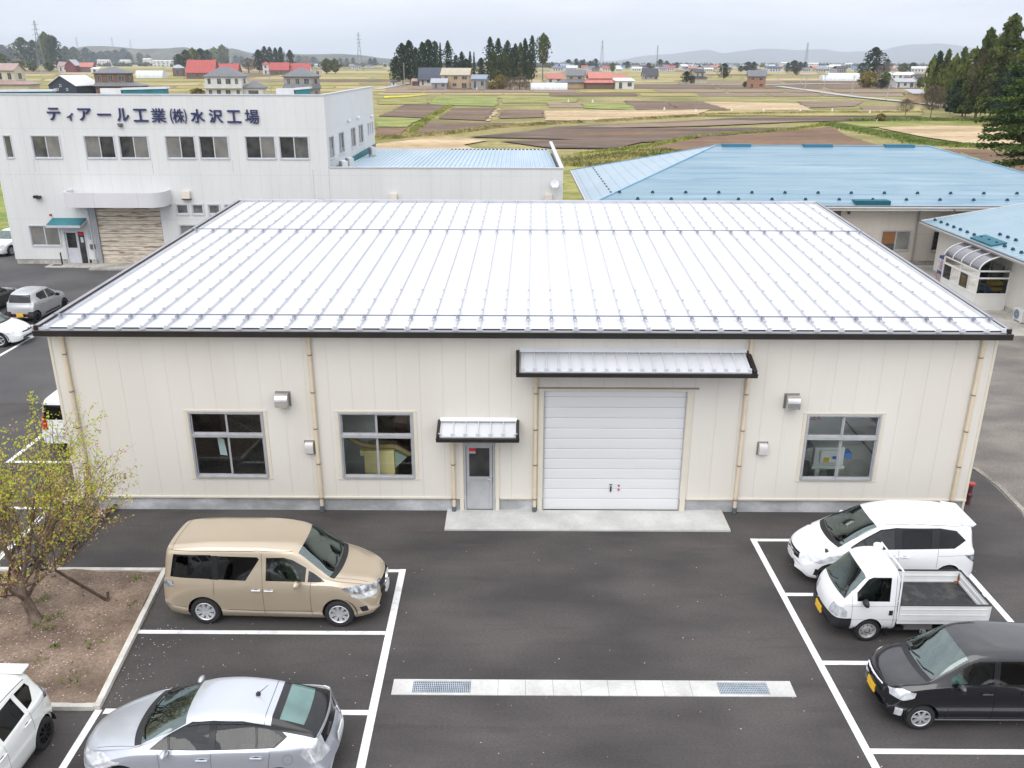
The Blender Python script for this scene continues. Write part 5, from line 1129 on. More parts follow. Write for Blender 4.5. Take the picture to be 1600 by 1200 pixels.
# inside of the warehouse
INW = mat('inner_wall', (.70, .72, .69), .7, var=.05, vs=2)
b = MB(); b.poly([(.1, .12, .06), (W_ - .1, .12, .06), (W_ - .1, 16.2, .06), (.1, 16.2, .06)], 1)
b.box(7.0, 7.06, .12, 5.0, .06, 4.2, 0); b.box(7.06, 8.2, 1.5, 1.56, .06, 4.4, 0); b.box(2.4, 10.2, 5.0, 5.06, .06, 4.4, 1); b.box(19.06, 23.2, 1.30, 1.36, .06, 4.4, 0); b.box(19.0, 19.06, .12, 4.2, .06, 4.4, 0); b.box(23.2, 23.26, .12, 4.2, .06, 4.4, 0)  # pale back walls set close behind the panes to bounce window light
b.build('interior', [INW, CONCD], wh)
b = MB(); b.bar((3.2, 1.2, 2.9), (5.6, 1.2, 1.3), .035); b.bar((3.4, 1.6, 2.4), (4.3, 1.6, 3.1), .03); b.bar((19.5, 1.2, 1.0), (21.0, 1.2, 3.0), .035); b.bar((20.6, 1.2, 3.4), (22.6, 1.2, 1.2), .035); b.build('cross_brace', mat('brace_steel', (.22, .21, .20), .5, .4), wh)
p = MB(); p.hexa([(4.05, .20, 1.62), (4.25, .20, 1.6), (4.25, .205, 1.6), (4.05, .205, 1.62)], [(4.02, .20, 2.16), (4.20, .20, 2.10), (4.20, .205, 2.10), (4.02, .205, 2.16)])
single('paper_notice', p, mat('notice', (.55, .66, .66), .7), 'pale paper notice seen through the left dark window', 'notice')
YEL = mat('machine_cream', (.72, .62, .30), .5, var=.06, vs=3)
m_ = root('dust_machine', 'pale yellow machine with curved duct behind the second window', 'machine', (8.4, .9, .06), world=True)
b = MB(); b.box(8.02, 8.86, .25, 1.0, .06, 1.72); b.box(7.90, 8.02, .3, .9, 1.55, 1.71); b.build('cabinet', YEL, m_, False, .02)
b = MB(); b.path([(7.45, .4, 2.16), (7.7, .4, 2.0), (7.95, .4, 1.86), (8.3, .40, 1.80), (8.85, .40, 1.82), (9.1, .4, 1.68), (9.3, .4, 1.56)], .075, 10); b.build('duct', mat('duct_brown', (.34, .26, .12), .6), m_, True)
b = MB(); b.hexa([(8.87, .3, 1.2), (8.88, .3, 1.2), (8.88, .9, 1.2), (8.87, .9, 1.2)], [(8.87, .3, 1.68), (9.2, .3, 1.52), (9.2, .9, 1.52), (8.87, .9, 1.68)]); b.build('chute', mat('machine_green', (.30, .36, .30), .5), m_)
RC = mat('locker_red', (.28, .03, .04), .5)
b = MB(); b.box(8.35, 8.72, 4.2, 4.9, .06, 3.6, 0); single('red_locker', b, RC, 'dark red cabinet deep inside behind the second window', 'cabinet')
MW = mat('machine_white', (.66, .70, .66), .4, var=.04)
m_ = root('press_machine', 'white machine with yellow and blue labels behind the right hand window', 'machine', (21, 1.0, .06), world=True)
b = MB(); b.box(20.52, 21.36, .32, 1.0, 1.30, 1.86); b.box(20.6, 20.74, .35, .9, .06, 1.30); b.box(21.16, 21.30, .35, .9, .06, 1.30); b.box(20.5, 21.42, .34, .95, 1.18, 1.29); b.build('cabinet', MW, m_, False, .03)
b = MB(); b.box(20.66, 21.16, .24, .32, 1.42, 1.80); b.build('control_panel', mat('panel_white', (.80, .80, .78), .3), m_, False, .03)
b = MB(); b.box(20.76, 20.91, .22, .238, 1.46, 1.60, 0); b.box(21.0, 21.10, .22, .238, 1.56, 1.64, 1); b.box(21.40, 21.60, .4, .7, 1.50, 1.66, 1); b.build('label_patch', [mat('label_yellow', (.75, .50, .03), .5), mat('label_blue', (.05, .18, .50), .5)], m_)
b = MB(); b.hexa([(20.2, .5, 1.5), (20.5, .4, 1.35), (20.5, .95, 1.35), (20.2, .8, 1.5)], [(20.2, .5, 1.7), (20.5, .4, 1.84), (20.5, .95, 1.84), (20.2, .8, 1.7)]); b.tube((19.9, .65, 1.6), (20.2, .65, 1.6), .09, None, 12); b.build('duct', STAIN, m_)
# bits beside the warehouse
hy = root('hydrant', 'small red standing tap at the right end of the warehouse', 'hydrant', (25.18, .55, 0), world=True)
b = MB(); b.tube((25.18, .55, .0), (25.18, .55, .62), .06, .05, 10); b.ball((25.18, .55, .3), .09, 10); b.build('post', mat('hydrant_dark', (.10, .03, .03), .5), hy, True)
b = MB(); b.tube((25.18, .55, .62), (25.18, .55, .68), .10, .10, 12); b.build('cap', mat('hydrant_red', (.42, .05, .04), .5), hy, True)
fr = root('steel_frame', 'black welded steel frame lying on the asphalt beside the planting bed', 'frame', (.5, -1.5, 0), world=True)
b = MB(); z = .12
for (x0, y0, x1, y1) in [(.20, -3.25, .80, -3.25), (.20, -3.25, .15, .20), (.80, -3.25, 1.0, .20), (.15, .20, 1.0, .20), (.20, -1.9, .85, -1.9), (.20, -.6, .95, -.6)]: b.bar((x0, y0, z), (x1, y1, z), .07, .07)
for x, y in [(.2, -3.25), (.8, -3.25), (.15, .2), (1.0, .2)]: b.box(x - .035, x + .035, y - .035, y + .035, 0, .12 if y < -3 else .7)
b.bar((.15, .2, .68), (1.0, .2, .68), .06); b.build('frame', M_TRIM, fr)

def PYp(px, py, Y):
    d = ray(px, py); t = (Y - CAM.y) / d.y; return CAM + d * t
def PXp(px, py, X):
    d = ray(px, py); t = (X - CAM.x) / d.x; return CAM + d * t
def glyph(ch, extrude=.03, offset=.0):
    """A character of Blender's built-in type as a mesh in the xz plane, one unit tall box."""
    cu = bpy.data.curves.new('g', 'FONT'); cu.body = ch; cu.size = 1; cu.extrude = extrude; cu.offset = offset; cu.resolution_u = 4
    o = bpy.data.objects.new('g', cu); COL.objects.link(o); bpy.context.view_layer.update()
    me = o.evaluated_get(bpy.context.evaluated_depsgraph_get()).to_mesh()
    vs = [tuple(v.co) for v in me.vertices]; fs = [tuple(p.vertices) for p in me.polygons]
    bpy.data.objects.remove(o); bpy.data.curves.remove(cu); return vs, fs
def put_glyph(b, ch, x0, x1, z0, z1, y, ext=.06, offset=.0, m=0):
    vs, fs = glyph(ch, .5, offset)
    xa, xb = min(v[0] for v in vs), max(v[0] for v in vs); za, zb = min(v[1] for v in vs), max(v[1] for v in vs)
    b.add([(x0 + (v[0] - xa) / (xb - xa) * (x1 - x0), y - (v[2] + .5) * ext, z0 + (v[1] - za) / max(zb - za, 1e-6) * (z1 - z0)) for v in vs], fs, m)

b = MB(); put_glyph(b, 'uzak', 20.16, 20.70, 2.56, 2.80, .62, .01)
single('red_letters', b, mat('letter_red', (.55, .10, .10), .5), 'faint red lettering seen through the upper pane of the right window', 'lettering')
# ------------------------------------------------------------------ the two storey factory behind
FY = 31.35
PALE = panelmat('pale_panel', (.655, .66, .645), .60, .90, extra=[('Z', .0 - .12, 2.66, .014)], col2=(.70, .70, .69), stretch=(1, 1, .22), width=.013, off=.17)
weather(PALE, (.50, .49, .46), 1.6, (3, 3, .10), .60, .80, .40)
PALEY = panelmat('pale_panel_side', (.67, .675, .67), .60, .90, extra=[('Z', -.12, 2.66, .014)], axis='Y', width=.013, off=.11, col2=(.71, .71, .71))
weather(PALEY, (.52, .51, .48), 1.6, (3, 3, .10), .60, .80, .35)
COPE = mat('coping', (.58, .59, .63), .4, .3, var=.05)
TEAL = mat('teal_metal', (.02, .17, .20), .45, .1, var=.12, vs=2)
NAVY = mat('sign_navy', (.022, .030, .115), .45, var=.06)
fa = root('factory', 'pale two storey factory with dark blue Japanese sign letters and stained shutter', 'factory', (-8.9, FY, 0), world=True)
PF2 = lambda u, v, d: (u, FY - d, v)
up_w = [(-18.14, -17.62), (-16.49, -14.74), (-13.36, -11.52), (-11.32, -9.52), (-8.56, -6.76), (-6.57, -4.78), (-3.83, -2.0), (-1.83, -.02)]
low_w = [(-8.45, -7.62), (-7.50, -6.70), (-6.50, -5.70), (-5.50, -4.70)]
XU, XR, YB = -18.78, 1.02, 49.6
holes = [(a, c, 6.36, 7.73) for a, c in up_w] + [(a, c, 3.04, 3.75) for a, c in low_w] + [(-17.62, -15.74, 1.10, 2.42), (-15.55, -14.20, .02, 2.10), (-13.36, -9.42, .02, 3.62), (-8.4, -4.7, .9, 2.5)]
b = MB(); wall(b, PF2, XU, XR, .30, 9.98, holes, 0, .10)
b.poly([(XU, FY, .3), (XU, YB, .3), (XU, YB, 8.9), (XU, FY + 1, 9.6), (XU, FY, 9.98)]); b.poly([(XU, YB, .3), (XR, YB, .3), (XR, YB, 8.8), (XU, YB, 8.8)])
b.poly([(XR, FY, .3), (15.03, FY, .3), (15.03, FY, 5.88), (XR, FY, 5.88)]); b.poly([(15.03, FY, .3), (15.03, YB, .3), (15.03, YB, 5.88), (15.03, FY, 5.88)]); b.poly([(XR, YB, .3), (15.03, YB, .3), (15.03, YB, 5.0), (XR, YB, 5.0)])
b.build('wall', PALE, fa)
side_w = [(31.95, 33.40, 6.25, 7.64), (34.95, 36.75, 6.25, 7.64), (39.2, 41.0, 6.25, 7.64), (42.3, 44.2, 6.25, 7.64), (46.2, 46.8, 6.62, 7.5), (47.2, 47.7, 6.62, 7.5), (48.2, 48.8, 6.62, 7.5)]
PS = lambda u, v, d: (XR + d, u, v)
b = MB(); wall(b, PS, FY, YB, 5.3, 9.98, side_w, 0, .08); b.build('side_wall', PALEY, fa)
b = MB(); b.box(XU + .04, -15.62, FY + .04, FY + .3, -.05, .30); b.box(-9.3, 15.0, FY + .04, FY + .3, -.05, .30); b.box(-14.1, -13.45, FY + .04, FY + .3, -.05, .30); b.build('foundation', CONCD, fa)
b = MB()
b.box(XU - .04, XR + .04, FY - .04, FY + .2, 9.98, 10.05); b.box(XR - .2, XR + .04, FY + .2, YB, 9.98, 10.05); 
b.box(XR + .04, 15.07, FY - .04, FY + .2, 5.88, 5.95); b.box(14.83, 15.07, FY + .2, YB, 5.88, 5.95)
b.build('coping', COPE, fa)
b = MB(); b.poly([(XU, FY + .1, 9.2), (XR, FY + .1, 9.2), (XR, YB, 8.85), (XU, YB, 8.85)]); b.poly([(XR - .15, FY + .2, 8.7), (XR - .15, YB, 8.7), (XR - .15, YB, 9.97), (XR - .15, FY + .2, 9.97)]); b.poly([(XR - .15, YB, 8.7), (XR, YB, 8.7), (XR, YB, 9.97), (XR - .15, YB, 9.97)]); b.poly([(XU + .15, FY + .19, 9.3), (XR - .15, FY + .19, 9.3), (XR - .15, FY + .19, 9.97), (XU + .15, FY + .19, 9.97)]); b.build('flat_roof', CONCD, fa)
BLUES = mat('blue_sheet', (.36, .47, .55), .4, .2, col2=(.43, .54, .62), vs=.5, stretch=(1, .2, 1))
b = MB(); zf = lambda y: 5.52 - (y - FY) * .014
nrib = 46
for i in range(nrib):
    x0 = XR + .05 + (14.83 - XR - .05) * i / nrib; w = (14.78 - XR) / nrib; ya, yb = FY + .2, YB + .25
    pts = [(0, 0), (w * .42, 0), (w * .55, .085), (w * .83, .085), (w, 0)]
    for (a, c), (a2, c2) in zip(pts, pts[1:]): b.poly([(x0 + a, ya, zf(ya) + c), (x0 + a2, ya, zf(ya) + c2), (x0 + a2, yb, zf(yb) + c2), (x0 + a, yb, zf(yb) + c)])
b.build('lower_roof', BLUES, fa)
b = MB(); b.box(7.0, 14.8, YB + .26, YB + .4, zf(YB) - .1, zf(YB) + .06); b.box(XR, XR + .03, FY + .2, YB, 5.35, 5.75, 1); b.build('back_gutter', [BROWN, TEAL], fa)
for a, c in up_w: window(fa, PF2, a, c, 6.36, 7.73, 2 if c - a > 1 else 1, [PANEB, PANED] if a in (-13.36, -8.56) else ([PANED, PANEB] if a in (-11.32, -6.57, -3.83) else ([PANED, PANE] if a == -1.83 else [PANE, PANEB])), .055, ALUW, sill=True)
for a, c in low_w: window(fa, PF2, a, c, 3.04, 3.75, 1, [PANE], .075, ALUW)
window(fa, PF2, -17.62, -15.74, 1.10, 2.42, 2, [PANEB], .06, ALUW); window(fa, PF2, -8.4, -4.7, .9, 2.5, 3, [PANEB], .07, ALUW)
for a, c, z0, z1 in side_w: window(fa, PS, a, c, z0, z1, 2 if c - a > 1 else 1, [PANEB, PANE], .06, ALUW)
b = MB()
for a, c, z0, z1 in side_w[:4]:
    for y in (a + .3, c - .3): pass
b = MB()                                       # dark tide marks under the side windows
STN = mat('wall_stain', (.42, .43, .42), .8, var=.15, vs=4)
for y, z0, z1, w in ((33.6, 5.6, 6.1, .05), (36.9, 5.6, 6.2, .06), (41.1, 5.6, 6.2, .07), (44.35, 5.6, 6.1, .06)): b.box(XR + .001, XR + .004, y, y + w, z0, z1)
for x, z0, z1 in ((-16.55, 5.6, 6.3), (-13.4, 5.7, 6.3), (-9.5, 5.5, 6.3), (-4.7, 5.6, 6.3), (.06, 3.0, 5.8), (1.0, 3.4, 5.8)): b.box(x, x + .025, FY - .003, FY - .001, z0, z1)
b.build('wall_stain', STN, fa)
# sign
sgn = [('テ', 74.6, 94.9, 168.0, 187.8), ('ィ', 105, 115.2, 176.2, 188.6), ('ア', 123, 143.2, 168.8, 188.4), ('ー', 152.7, 173.6, 177.2, 180.4), ('ル', 183, 201.8, 168.8, 189.4), ('工', 208.8, 231.2, 169.8, 190), ('業', 236.6, 259.4, 169, 191.4), ('(', 266.6, 270.2, 169.5, 192.6), ('株', 270.5, 288, 169.8, 191.8), (')', 288.6, 291.8, 170, 193), ('水', 298.4, 320, 170.4, 191.8), ('沢', 327, 348.4, 170.8, 192), ('工', 355, 376.8, 172, 191.8), ('場', 383, 405, 171, 193.4)]
for ch, x0, x1, y0, y1 in sgn:
    a, c = PYp(x0, (y0 + y1) / 2, FY), PYp(x1, (y0 + y1) / 2, FY); t, u = PYp((x0 + x1) / 2, y0, FY), PYp((x0 + x1) / 2, y1, FY)
    b = MB(); put_glyph(b, ch, a.x, c.x, u.z, t.z, FY - .03, .07, .004 if ch in '()株業場' else .016)
    b.v = [(x - (z - 8.85) * .0, y, z) for x, y, z in b.v]; b.build('sign_letter', NAVY, fa)
# big rounded canopy
def arc(cx, cy, r, a0, a1, n): return [(cx + r * math.cos(a0 + (a1 - a0) * i / n), cy + r * math.sin(a0 + (a1 - a0) * i / n)) for i in range(n + 1)]
LAV = mat('canopy_lavender', (.635, .63, .645), .45, var=.04, vs=.6)
LAVL = lines(LAV, 2.6, .02, .8, off=1.1, bump=.2)
cx0, cx1, cyf, r_ = -14.65, -8.62, FY - 1.55, .85
out = [(cx0, FY)] + arc(cx0 + r_, cyf + r_, r_, math.pi, 1.5 * math.pi, 8) + arc(cx1 - r_, cyf + r_, r_, 1.5 * math.pi, 2 * math.pi, 8) + [(cx1, FY)]
cz0, cz1 = 3.72, 4.58; b = MB()
inn = [(cx0 + .12, FY)] + arc(cx0 + r_, cyf + r_, r_ - .12, math.pi, 1.5 * math.pi, 8) + arc(cx1 - r_, cyf + r_, r_ - .12, 1.5 * math.pi, 2 * math.pi, 8) + [(cx1 - .12, FY)]
for i in range(len(out) - 1):
    (x0, y0), (x1, y1) = out[i], out[i + 1]; (p0, q0), (p1, q1) = inn[i], inn[i + 1]
    b.poly([(x0, y0, cz0), (x1, y1, cz0), (x1, y1, cz1), (x0, y0, cz1)]); b.poly([(p0, q0, cz0 + .45), (p1, q1, cz0 + .45), (p1, q1, cz1), (p0, q0, cz1)]); b.poly([(x0, y0, cz1), (x1, y1, cz1), (p1, q1, cz1), (p0, q0, cz1)])
b.poly([(x, y, cz0) for x, y in out][::-1]); b.poly([(x, y, cz0 + .45) for x, y in inn], 1)
b.build('canopy', [LAVL, mat('canopy_floor', (.45, .48, .52), .6)], fa)
# stained shutter
RSH = mat('shutter_rusty', (.20, .135, .085), .7, col2=(.62, .55, .455), vs=1.6, stretch=(.5, 1, 5), detail=12, v2s=5, lo=.35, hi=.46)
b = MB(); z = .05; pr = []
while z < 3.6: pr += [(z, .09), (z + .02, .055), (z + .13, .05), (z + .24, .055), (z + .262, .09)]; z += .265
for (z0, y0), (z1, y1) in zip(pr, pr[1:]): b.poly([(-13.33, FY + y0, z0), (-9.45, FY + y0, z0), (-9.45, FY + y1, z1), (-13.33, FY + y1, z1)])
sh = b.build('roller_shutter', lines(RSH, .265, .02, .45, axis='Z', off=-.05, bump=0), fa)
q = MB(); q.box(-11.2, -11.14, FY + .0, FY + .06, .95, 1.12); q.box(-11.42, -11.28, FY + .03, FY + .06, 1.08, 1.11); q.build('lock', M_TRIM, sh)
b = MB(); b.box(-13.62, -13.36, FY - .06, FY + .02, .02, 3.7); b.build('shutter_rail', mat('rail_grey', (.36, .38, .40), .5, .3), fa)
P = PF2; b = MB(); pbox(b, P, -15.55, -15.48, .02, 2.10, -.08, .03); pbox(b, P, -14.27, -14.20, .02, 2.10, -.08, .03); pbox(b, P, -15.48, -14.27, 2.03, 2.10, -.08, .03); pbox(b, P, -14.72, -14.66, .02, 2.03, -.08, .03); b.build('door_frame', ALUW, fa)
b = MB(); pbox(b, P, -15.47, -14.73, .05, 1.02, -.05, -.02); pbox(b, P, -15.47, -15.39, 1.02, 2.02, -.05, -.02); pbox(b, P, -14.81, -14.73, 1.02, 2.02, -.05, -.02); pbox(b, P, -15.39, -14.81, 1.95, 2.02, -.05, -.02); d_ = b.build('door', ALUW, fa)
q = MB(); q.poly([(-15.39, FY + .04, 1.02), (-14.81, FY + .04, 1.02), (-14.81, FY + .04, 1.95), (-15.39, FY + .04, 1.95)]); q.v = [tuple(Vector(v) - WORLD[fa.name]) for v in q.v]; q.build('pane', PANED, d_)
b = MB(); b.poly([(-14.65, FY + .04, .1), (-14.28, FY + .04, .1), (-14.28, FY + .04, 2.02), (-14.65, FY + .04, 2.02)]); b.box(-14.63, -14.30, FY + .02, FY + .035, 1.80, 1.98, 1); b.box(-14.55, -14.38, FY + .02, FY + .035, 1.35, 1.68, 2); b.build('side_light', [PANED, MATS['sticker_red'], MATS['notice']], fa)
b = MB(); b.hexa([(-16.05, FY - .9, 2.50), (-14.02, FY - .9, 2.50), (-13.98, FY, 2.72), (-16.05, FY, 2.72)], [(-16.05, FY - .9, 2.56), (-14.02, FY - .9, 2.56), (-13.98, FY, 2.86), (-16.05, FY, 2.86)], 0)
b.box(-16.07, -13.98, FY - .94, FY - .9, 2.42, 2.56, 1); b.hexa([(-14.02, FY - .9, 2.42), (-13.98, FY - .9, 2.42), (-13.96, FY, 2.62), (-13.98, FY, 2.62)], [(-14.02, FY - .9, 2.50), (-13.98, FY - .9, 2.50), (-13.96, FY, 2.80), (-13.98, FY, 2.80)], 1); b.build('door_canopy', [TEAL, COPE], fa)
b = MB(); b.tube((-13.75, FY - .1, .1), (-13.75, FY - .1, 3.7), .045, None, 8); b.build('downpipe', mat('pipe_grey', (.44, .48, .52), .5), fa, True)
b = MB(); b.box(-13.98, -13.70, FY - .12, FY, .95, 1.25); b.build('mailbox', mat('mailbox_grey', (.12, .12, .11), .5), fa)
b = MB(); b.box(-14.02, -13.90, FY - .06, FY, 1.55, 2.15); b.build('meter_box', COPE, fa)
def bhood(px, py, w, h, nm='vent_hood'):
    p = PYp(px, py, FY); c = MB(); c.hexa([(p.x - w / 2, FY - .28, p.z - h / 2), (p.x + w / 2, FY - .28, p.z - h / 2), (p.x + w / 2, FY, p.z - h / 2), (p.x - w / 2, FY, p.z - h / 2)], [(p.x - w / 2, FY - .18, p.z + h / 2), (p.x + w / 2, FY - .18, p.z + h / 2), (p.x + w / 2, FY, p.z + h / 2), (p.x - w / 2, FY, p.z + h / 2)])
    c.build(nm, mat('hood_beige', (.58, .52, .45), .5, var=.06), fa, False, .03)
    c = MB(); c.box(p.x - w / 2 - .02, p.x + w / 2 + .02, FY - .25, FY, p.z - h / 2 - .05, p.z - h / 2 - .01); c.build('hood_grille', M_TRIM, fa)
bhood(292, 304, .5, .45); bhood(615, 307.5, .46, .42); bhood(857, 309, .46, .42)
p = PYp(189, 196, FY); b = MB(); b.ball((p.x, FY - .12, p.z), .13, 12, 0, .7); b.box(p.x - .12, p.x + .12, FY - .2, FY, p.z + .05, p.z + .12); b.build('dome_camera', mat('camera_dark', (.10, .10, .12), .2), fa, True)
p = PYp(60, 307, FY); b = MB(); b.box(p.x - .2, p.x + .02, FY - .25, FY - .05, p.z - .08, p.z + .08); b.box(p.x + .0, p.x + .2, FY - .3, FY - .05, p.z - .1, p.z + .06); b.build('floodlight', M_TRIM, fa)
p = PYp(79.5, 335.5, FY); b = MB(); b.tube((p.x, FY, p.z), (p.x, FY - .12, p.z), .07, .06, 10); b.build('alarm_lamp', MATS['hydrant_red'], fa, True)
p = PYp(502, 313, FY); b = MB(); b.box(p.x - .2, p.x + .2, FY - .25, FY, p.z - .05, p.z + .07); b.build('floodlight', M_TRIM, fa)
b = MB(); dc = Vector((14.52, FY - .42, 5.05)); ax = Vector((.05, -.85, .5)).normalized(); e1 = ax.cross(Vector((0, 0, 1))).normalized(); e2 = e1.cross(ax)
ringp = lambda r, d: [dc + ax * d + e1 * (r * math.cos(6.2832 * i / 20)) + e2 * (r * 1.1 * math.sin(6.2832 * i / 20)) for i in range(20)]
pv = None
for r_2, dd in ((.01, -.07), (.1, -.06), (.18, -.02), (.25, .02), (.26, .0), (.1, -.08), (.01, -.09)):
    q = ringp(r_2, dd)
    if pv: b.add(pv + q, [(i, (i + 1) % 20, 20 + (i + 1) % 20, 20 + i) for i in range(20)])
    pv = q
dsh = root('satellite_dish', 'white satellite dish on the factory corner by the grass', 'dish', (14.55, FY, 5.3), world=True); b.build('dish', mat('dish_white', (.62, .66, .72), .4), dsh, True)
b = MB(); b.bar((14.52, FY, 5.35), (14.52, FY - .35, 5.1), .05); b.bar((14.5, FY - .35, 4.7), (14.5, FY - .85, 4.85), .03); b.box(14.44, 14.58, FY - .92, FY - .82, 4.80, 4.92); b.build('arm', COPE, dsh)
# raised teal monitors on the roof
def monitor(x0, x1, y0, y1, Y, wl=0):
    a, c, t, u = PYp(x0, y0, Y), PYp(x1, y0, Y), PYp((x0 + x1) / 2, y0, Y), PYp((x0 + x1) / 2, y1 + 8, Y); m_ = MB()
    m_.hexa([(a.x, Y, 8.8), (c.x, Y, 8.8), (c.x, Y + .5, 8.8), (a.x, Y + .5, 8.8)], [(a.x, Y, t.z - .20), (c.x, Y, t.z - .12), (c.x, Y + .5, t.z - .12), (a.x, Y + .5, t.z - .20)], 0)
    m_.hexa([(a.x - .08, Y - .08, t.z - .20), (c.x + .08, Y - .08, t.z - .12), (c.x + .08, Y + .55, t.z - .12), (a.x - .08, Y + .55, t.z - .20)], [(a.x - .08, Y - .08, t.z - .08), (c.x + .08, Y - .08, t.z), (c.x + .08, Y + .55, t.z), (a.x - .08, Y + .55, t.z - .08)], 1)
    if wl: d2 = PYp(x0 - wl, y0 + 4, Y); m_.box(d2.x, a.x - .1, Y, Y + .5, 8.8, d2.z + .05, 1)
    m_.build('roof_monitor', [TEAL, mat('monitor_cap', (.62, .64, .66), .5)], fa)
monitor(-60, 80, 139.5, 146, 38); monitor(190, 258, 135.5, 146, 38, 34); monitor(461, 482, 135.5, 148, 38, 30)
def ac_unit(name, label, x, y, z, rz, group=None):
    r = root(name, label, 'air conditioner', (x, y, z), rz, group); b = MB(); b.box(-.4, .4, -.15, .15, .05, .62); b.box(-.34, -.26, -.16, .16, 0, .05); b.box(.26, .34, -.16, .16, 0, .05); b.build('casing', mat('ac_casing', (.62, .63, .62), .5, var=.04), r, False, .01)
    b = MB(); b.lathe([(-.156, .24), (-.165, .23), (-.165, .03)], 20, (-.1, 0, .34), 'Y'); b.build('fan_grille', mat('ac_grille', (.16, .20, .26), .5), r, True)
    return r
for i, (x, y, lb) in enumerate([(1.75, 32.25, 'white air conditioner nearest the parapet on the factory lower roof'), (1.75, 34.3, 'air conditioner second from the parapet on the factory lower roof'), (1.8, 43.0, 'air conditioner at the far end of the factory lower roof')]):
    ac_unit('ac_unit', lb, x, y, zf(y) + .1, R(-60), 'air conditioners on the lower roof')
b = MB()
for px, py in ((543, 189), (558, 184), (579, 182)): p = PXp(px, py, XR); b = MB(); b.ball((XR + .1, p.y, p.z), .13, 10); b.build('vent_cap', mat('vent_cap_white', (.72, .74, .78), .4), fa, True)
g = MB(); g.box(-16.5, -13.55, FY - 1.05, FY, -.02, .07); g.box(-13.5, -9.2, FY - 1.7, FY, -.02, .10); struct('factory_step', g, CONCD)
bo = MB(); bo.tube((-15.75, FY - .35, 0), (-15.75, FY - .35, .8), .045, None, 8); single('post', bo, BROWN, 'short dark post beside the factory door', 'post', smooth=True)
mt_ = MB(); mt_.box(-16.2, -15.65, FY - .75, FY - .45, .07, .09); single('door_mat', mt_, M_TRIM, 'dark mat on the step by the factory door', 'mat')
ws = MB(); ws.box(-12.4, -10.2, 17.55, 17.75, 0, .12); single('wheel_stop', ws, KERB, 'low concrete wheel stop behind the grey kei hatchback', 'wheel stop', bevel=.02)

# ------------------------------------------------------------------ hall with the wide blue hipped roof
BL = dict(rough=.42, metal=.15, vs=.35, detail=8)
BLUF = weather(weather(lines(mat('blue_roof_front', (.19, .29, .355), col2=(.215, .315, .38), stretch=(.3, 1, 1), **BL), .62, .06, .90, axis='Y', bump=.4), (.115, .225, .325), .8, (.16, 3.0, 1), .50, .60, .62), (.28, .38, .44), .9, (.14, 2.6, 1), .54, .64, .6)
BLUL = lines(mat('blue_roof_side_glare', (.30, .395, .465), col2=(.345, .435, .50), **BL), .62, .05, .82, axis='X', bump=.5)  # paler than the front plane: sky glare put into the colour
BEIGE = panelmat('beige_panel', (.50, .46, .40), .455, .84, extra=[('Z', .9, 2.8, .02)], width=.013, col2=(.56, .52, .46), stretch=(1, 1, .3))
WHT = mat('white_trim', (.62, .61, .60), .5, var=.05)
weather(BLUF, (.36, .44, .49), .5, (.4, 2, 1), .55, .8, .5); weather(BLUF, (.16, .27, .35), .9, (.25, 3, 1), .60, .8, .4); weather(BEIGE, (.34, .29, .24), 2.0, (3, 3, .10), .58, .80, .5)
bh = root('hall', 'low hall with wide pale blue hipped roof behind the warehouse', 'building', (33, 40, 0), world=True)
EL, ER, EF, EB, EH = 16.62, 50.0, 31.1, 49.0, 3.80
RLx, RRx, RYy, RH = 25.9, 40.55, 40.05, 6.50
b = MB(); b.poly([(EL, EF, EH), (ER, EF, EH), (RRx, RYy, RH), (RLx, RYy, RH)], 0); b.poly([(ER, EB, EH), (EL, EB, EH), (RLx, RYy, RH), (RRx, RYy, RH)], 0); b.poly([(EL, EB, EH), (EL, EF, EH), (RLx, RYy, RH)], 1); b.poly([(ER, EF, EH), (ER, EB, EH), (RRx, RYy, RH)], 1)
b.build('roof', [BLUF, BLUL], bh)
b = MB()
for p, q in (((EL, EF, EH), (RLx, RYy, RH)), ((ER, EF, EH), (RRx, RYy, RH)), ((EL, EB, EH), (RLx, RYy, RH)), ((RLx, RYy, RH), (RRx, RYy, RH))): b.bar(Vector(p) + Vector((0, 0, .02)), Vector(q) + Vector((0, 0, .02)), .12, .05)
b.build('ridge_cap', mat('blue_cap', (.22, .40, .54), .4, .2), bh)
b = MB(); b.box(EL - .02, ER, EF - .16, EF - .02, EH - .12, EH - .02); b.box(EL, ER, EF - .02, EF + .9, EH - .30, EH - .26); b.box(EL, ER, EF - .03, EF + .0, EH - .26, EH - .03, 1); b.box(EL - .14, EL - .01, EF, EB, EH - .12, EH - .02); b.box(EL - .0, EL + .03, EF, EB, EH - .26, EH - .03, 1)
b.box(EL - .02, ER, EF - .17, EF - .155, EH - .03, EH + .01, 2); b.box(EL - .15, EL - .12, EF, EB, EH - .03, EH + .01, 2); b.build('gutter', [WHT, mat('fascia_cream', (.52, .48, .42), .6), mat('gutter_dark', (.06, .08, .12), .4)], bh)
b = MB(); PB = lambda u, v, d: (u, 32.2 - d, v)
hl = [(34.9, 36.78, .83, 2.13), (38.08, 39.9, .80, 2.13)]
wall(b, PB, 17.6, 49, .22, 3.55, hl, 0, .08); b.poly([(17.6, 32.2, .22), (17.6, 48, .22), (17.6, 48, 3.55), (17.6, 32.2, 3.55)]); b.build('wall', BEIGE, bh)
b = MB(); b.box(17.65, 49, 32.24, 32.5, -.05, .22); b.box(31.0, 32.2, 32.10, 32.19, .2, 3.4, 1); b.build('foundation', [CONCD, mat('brown_door', (.12, .08, .06), .6)], bh)
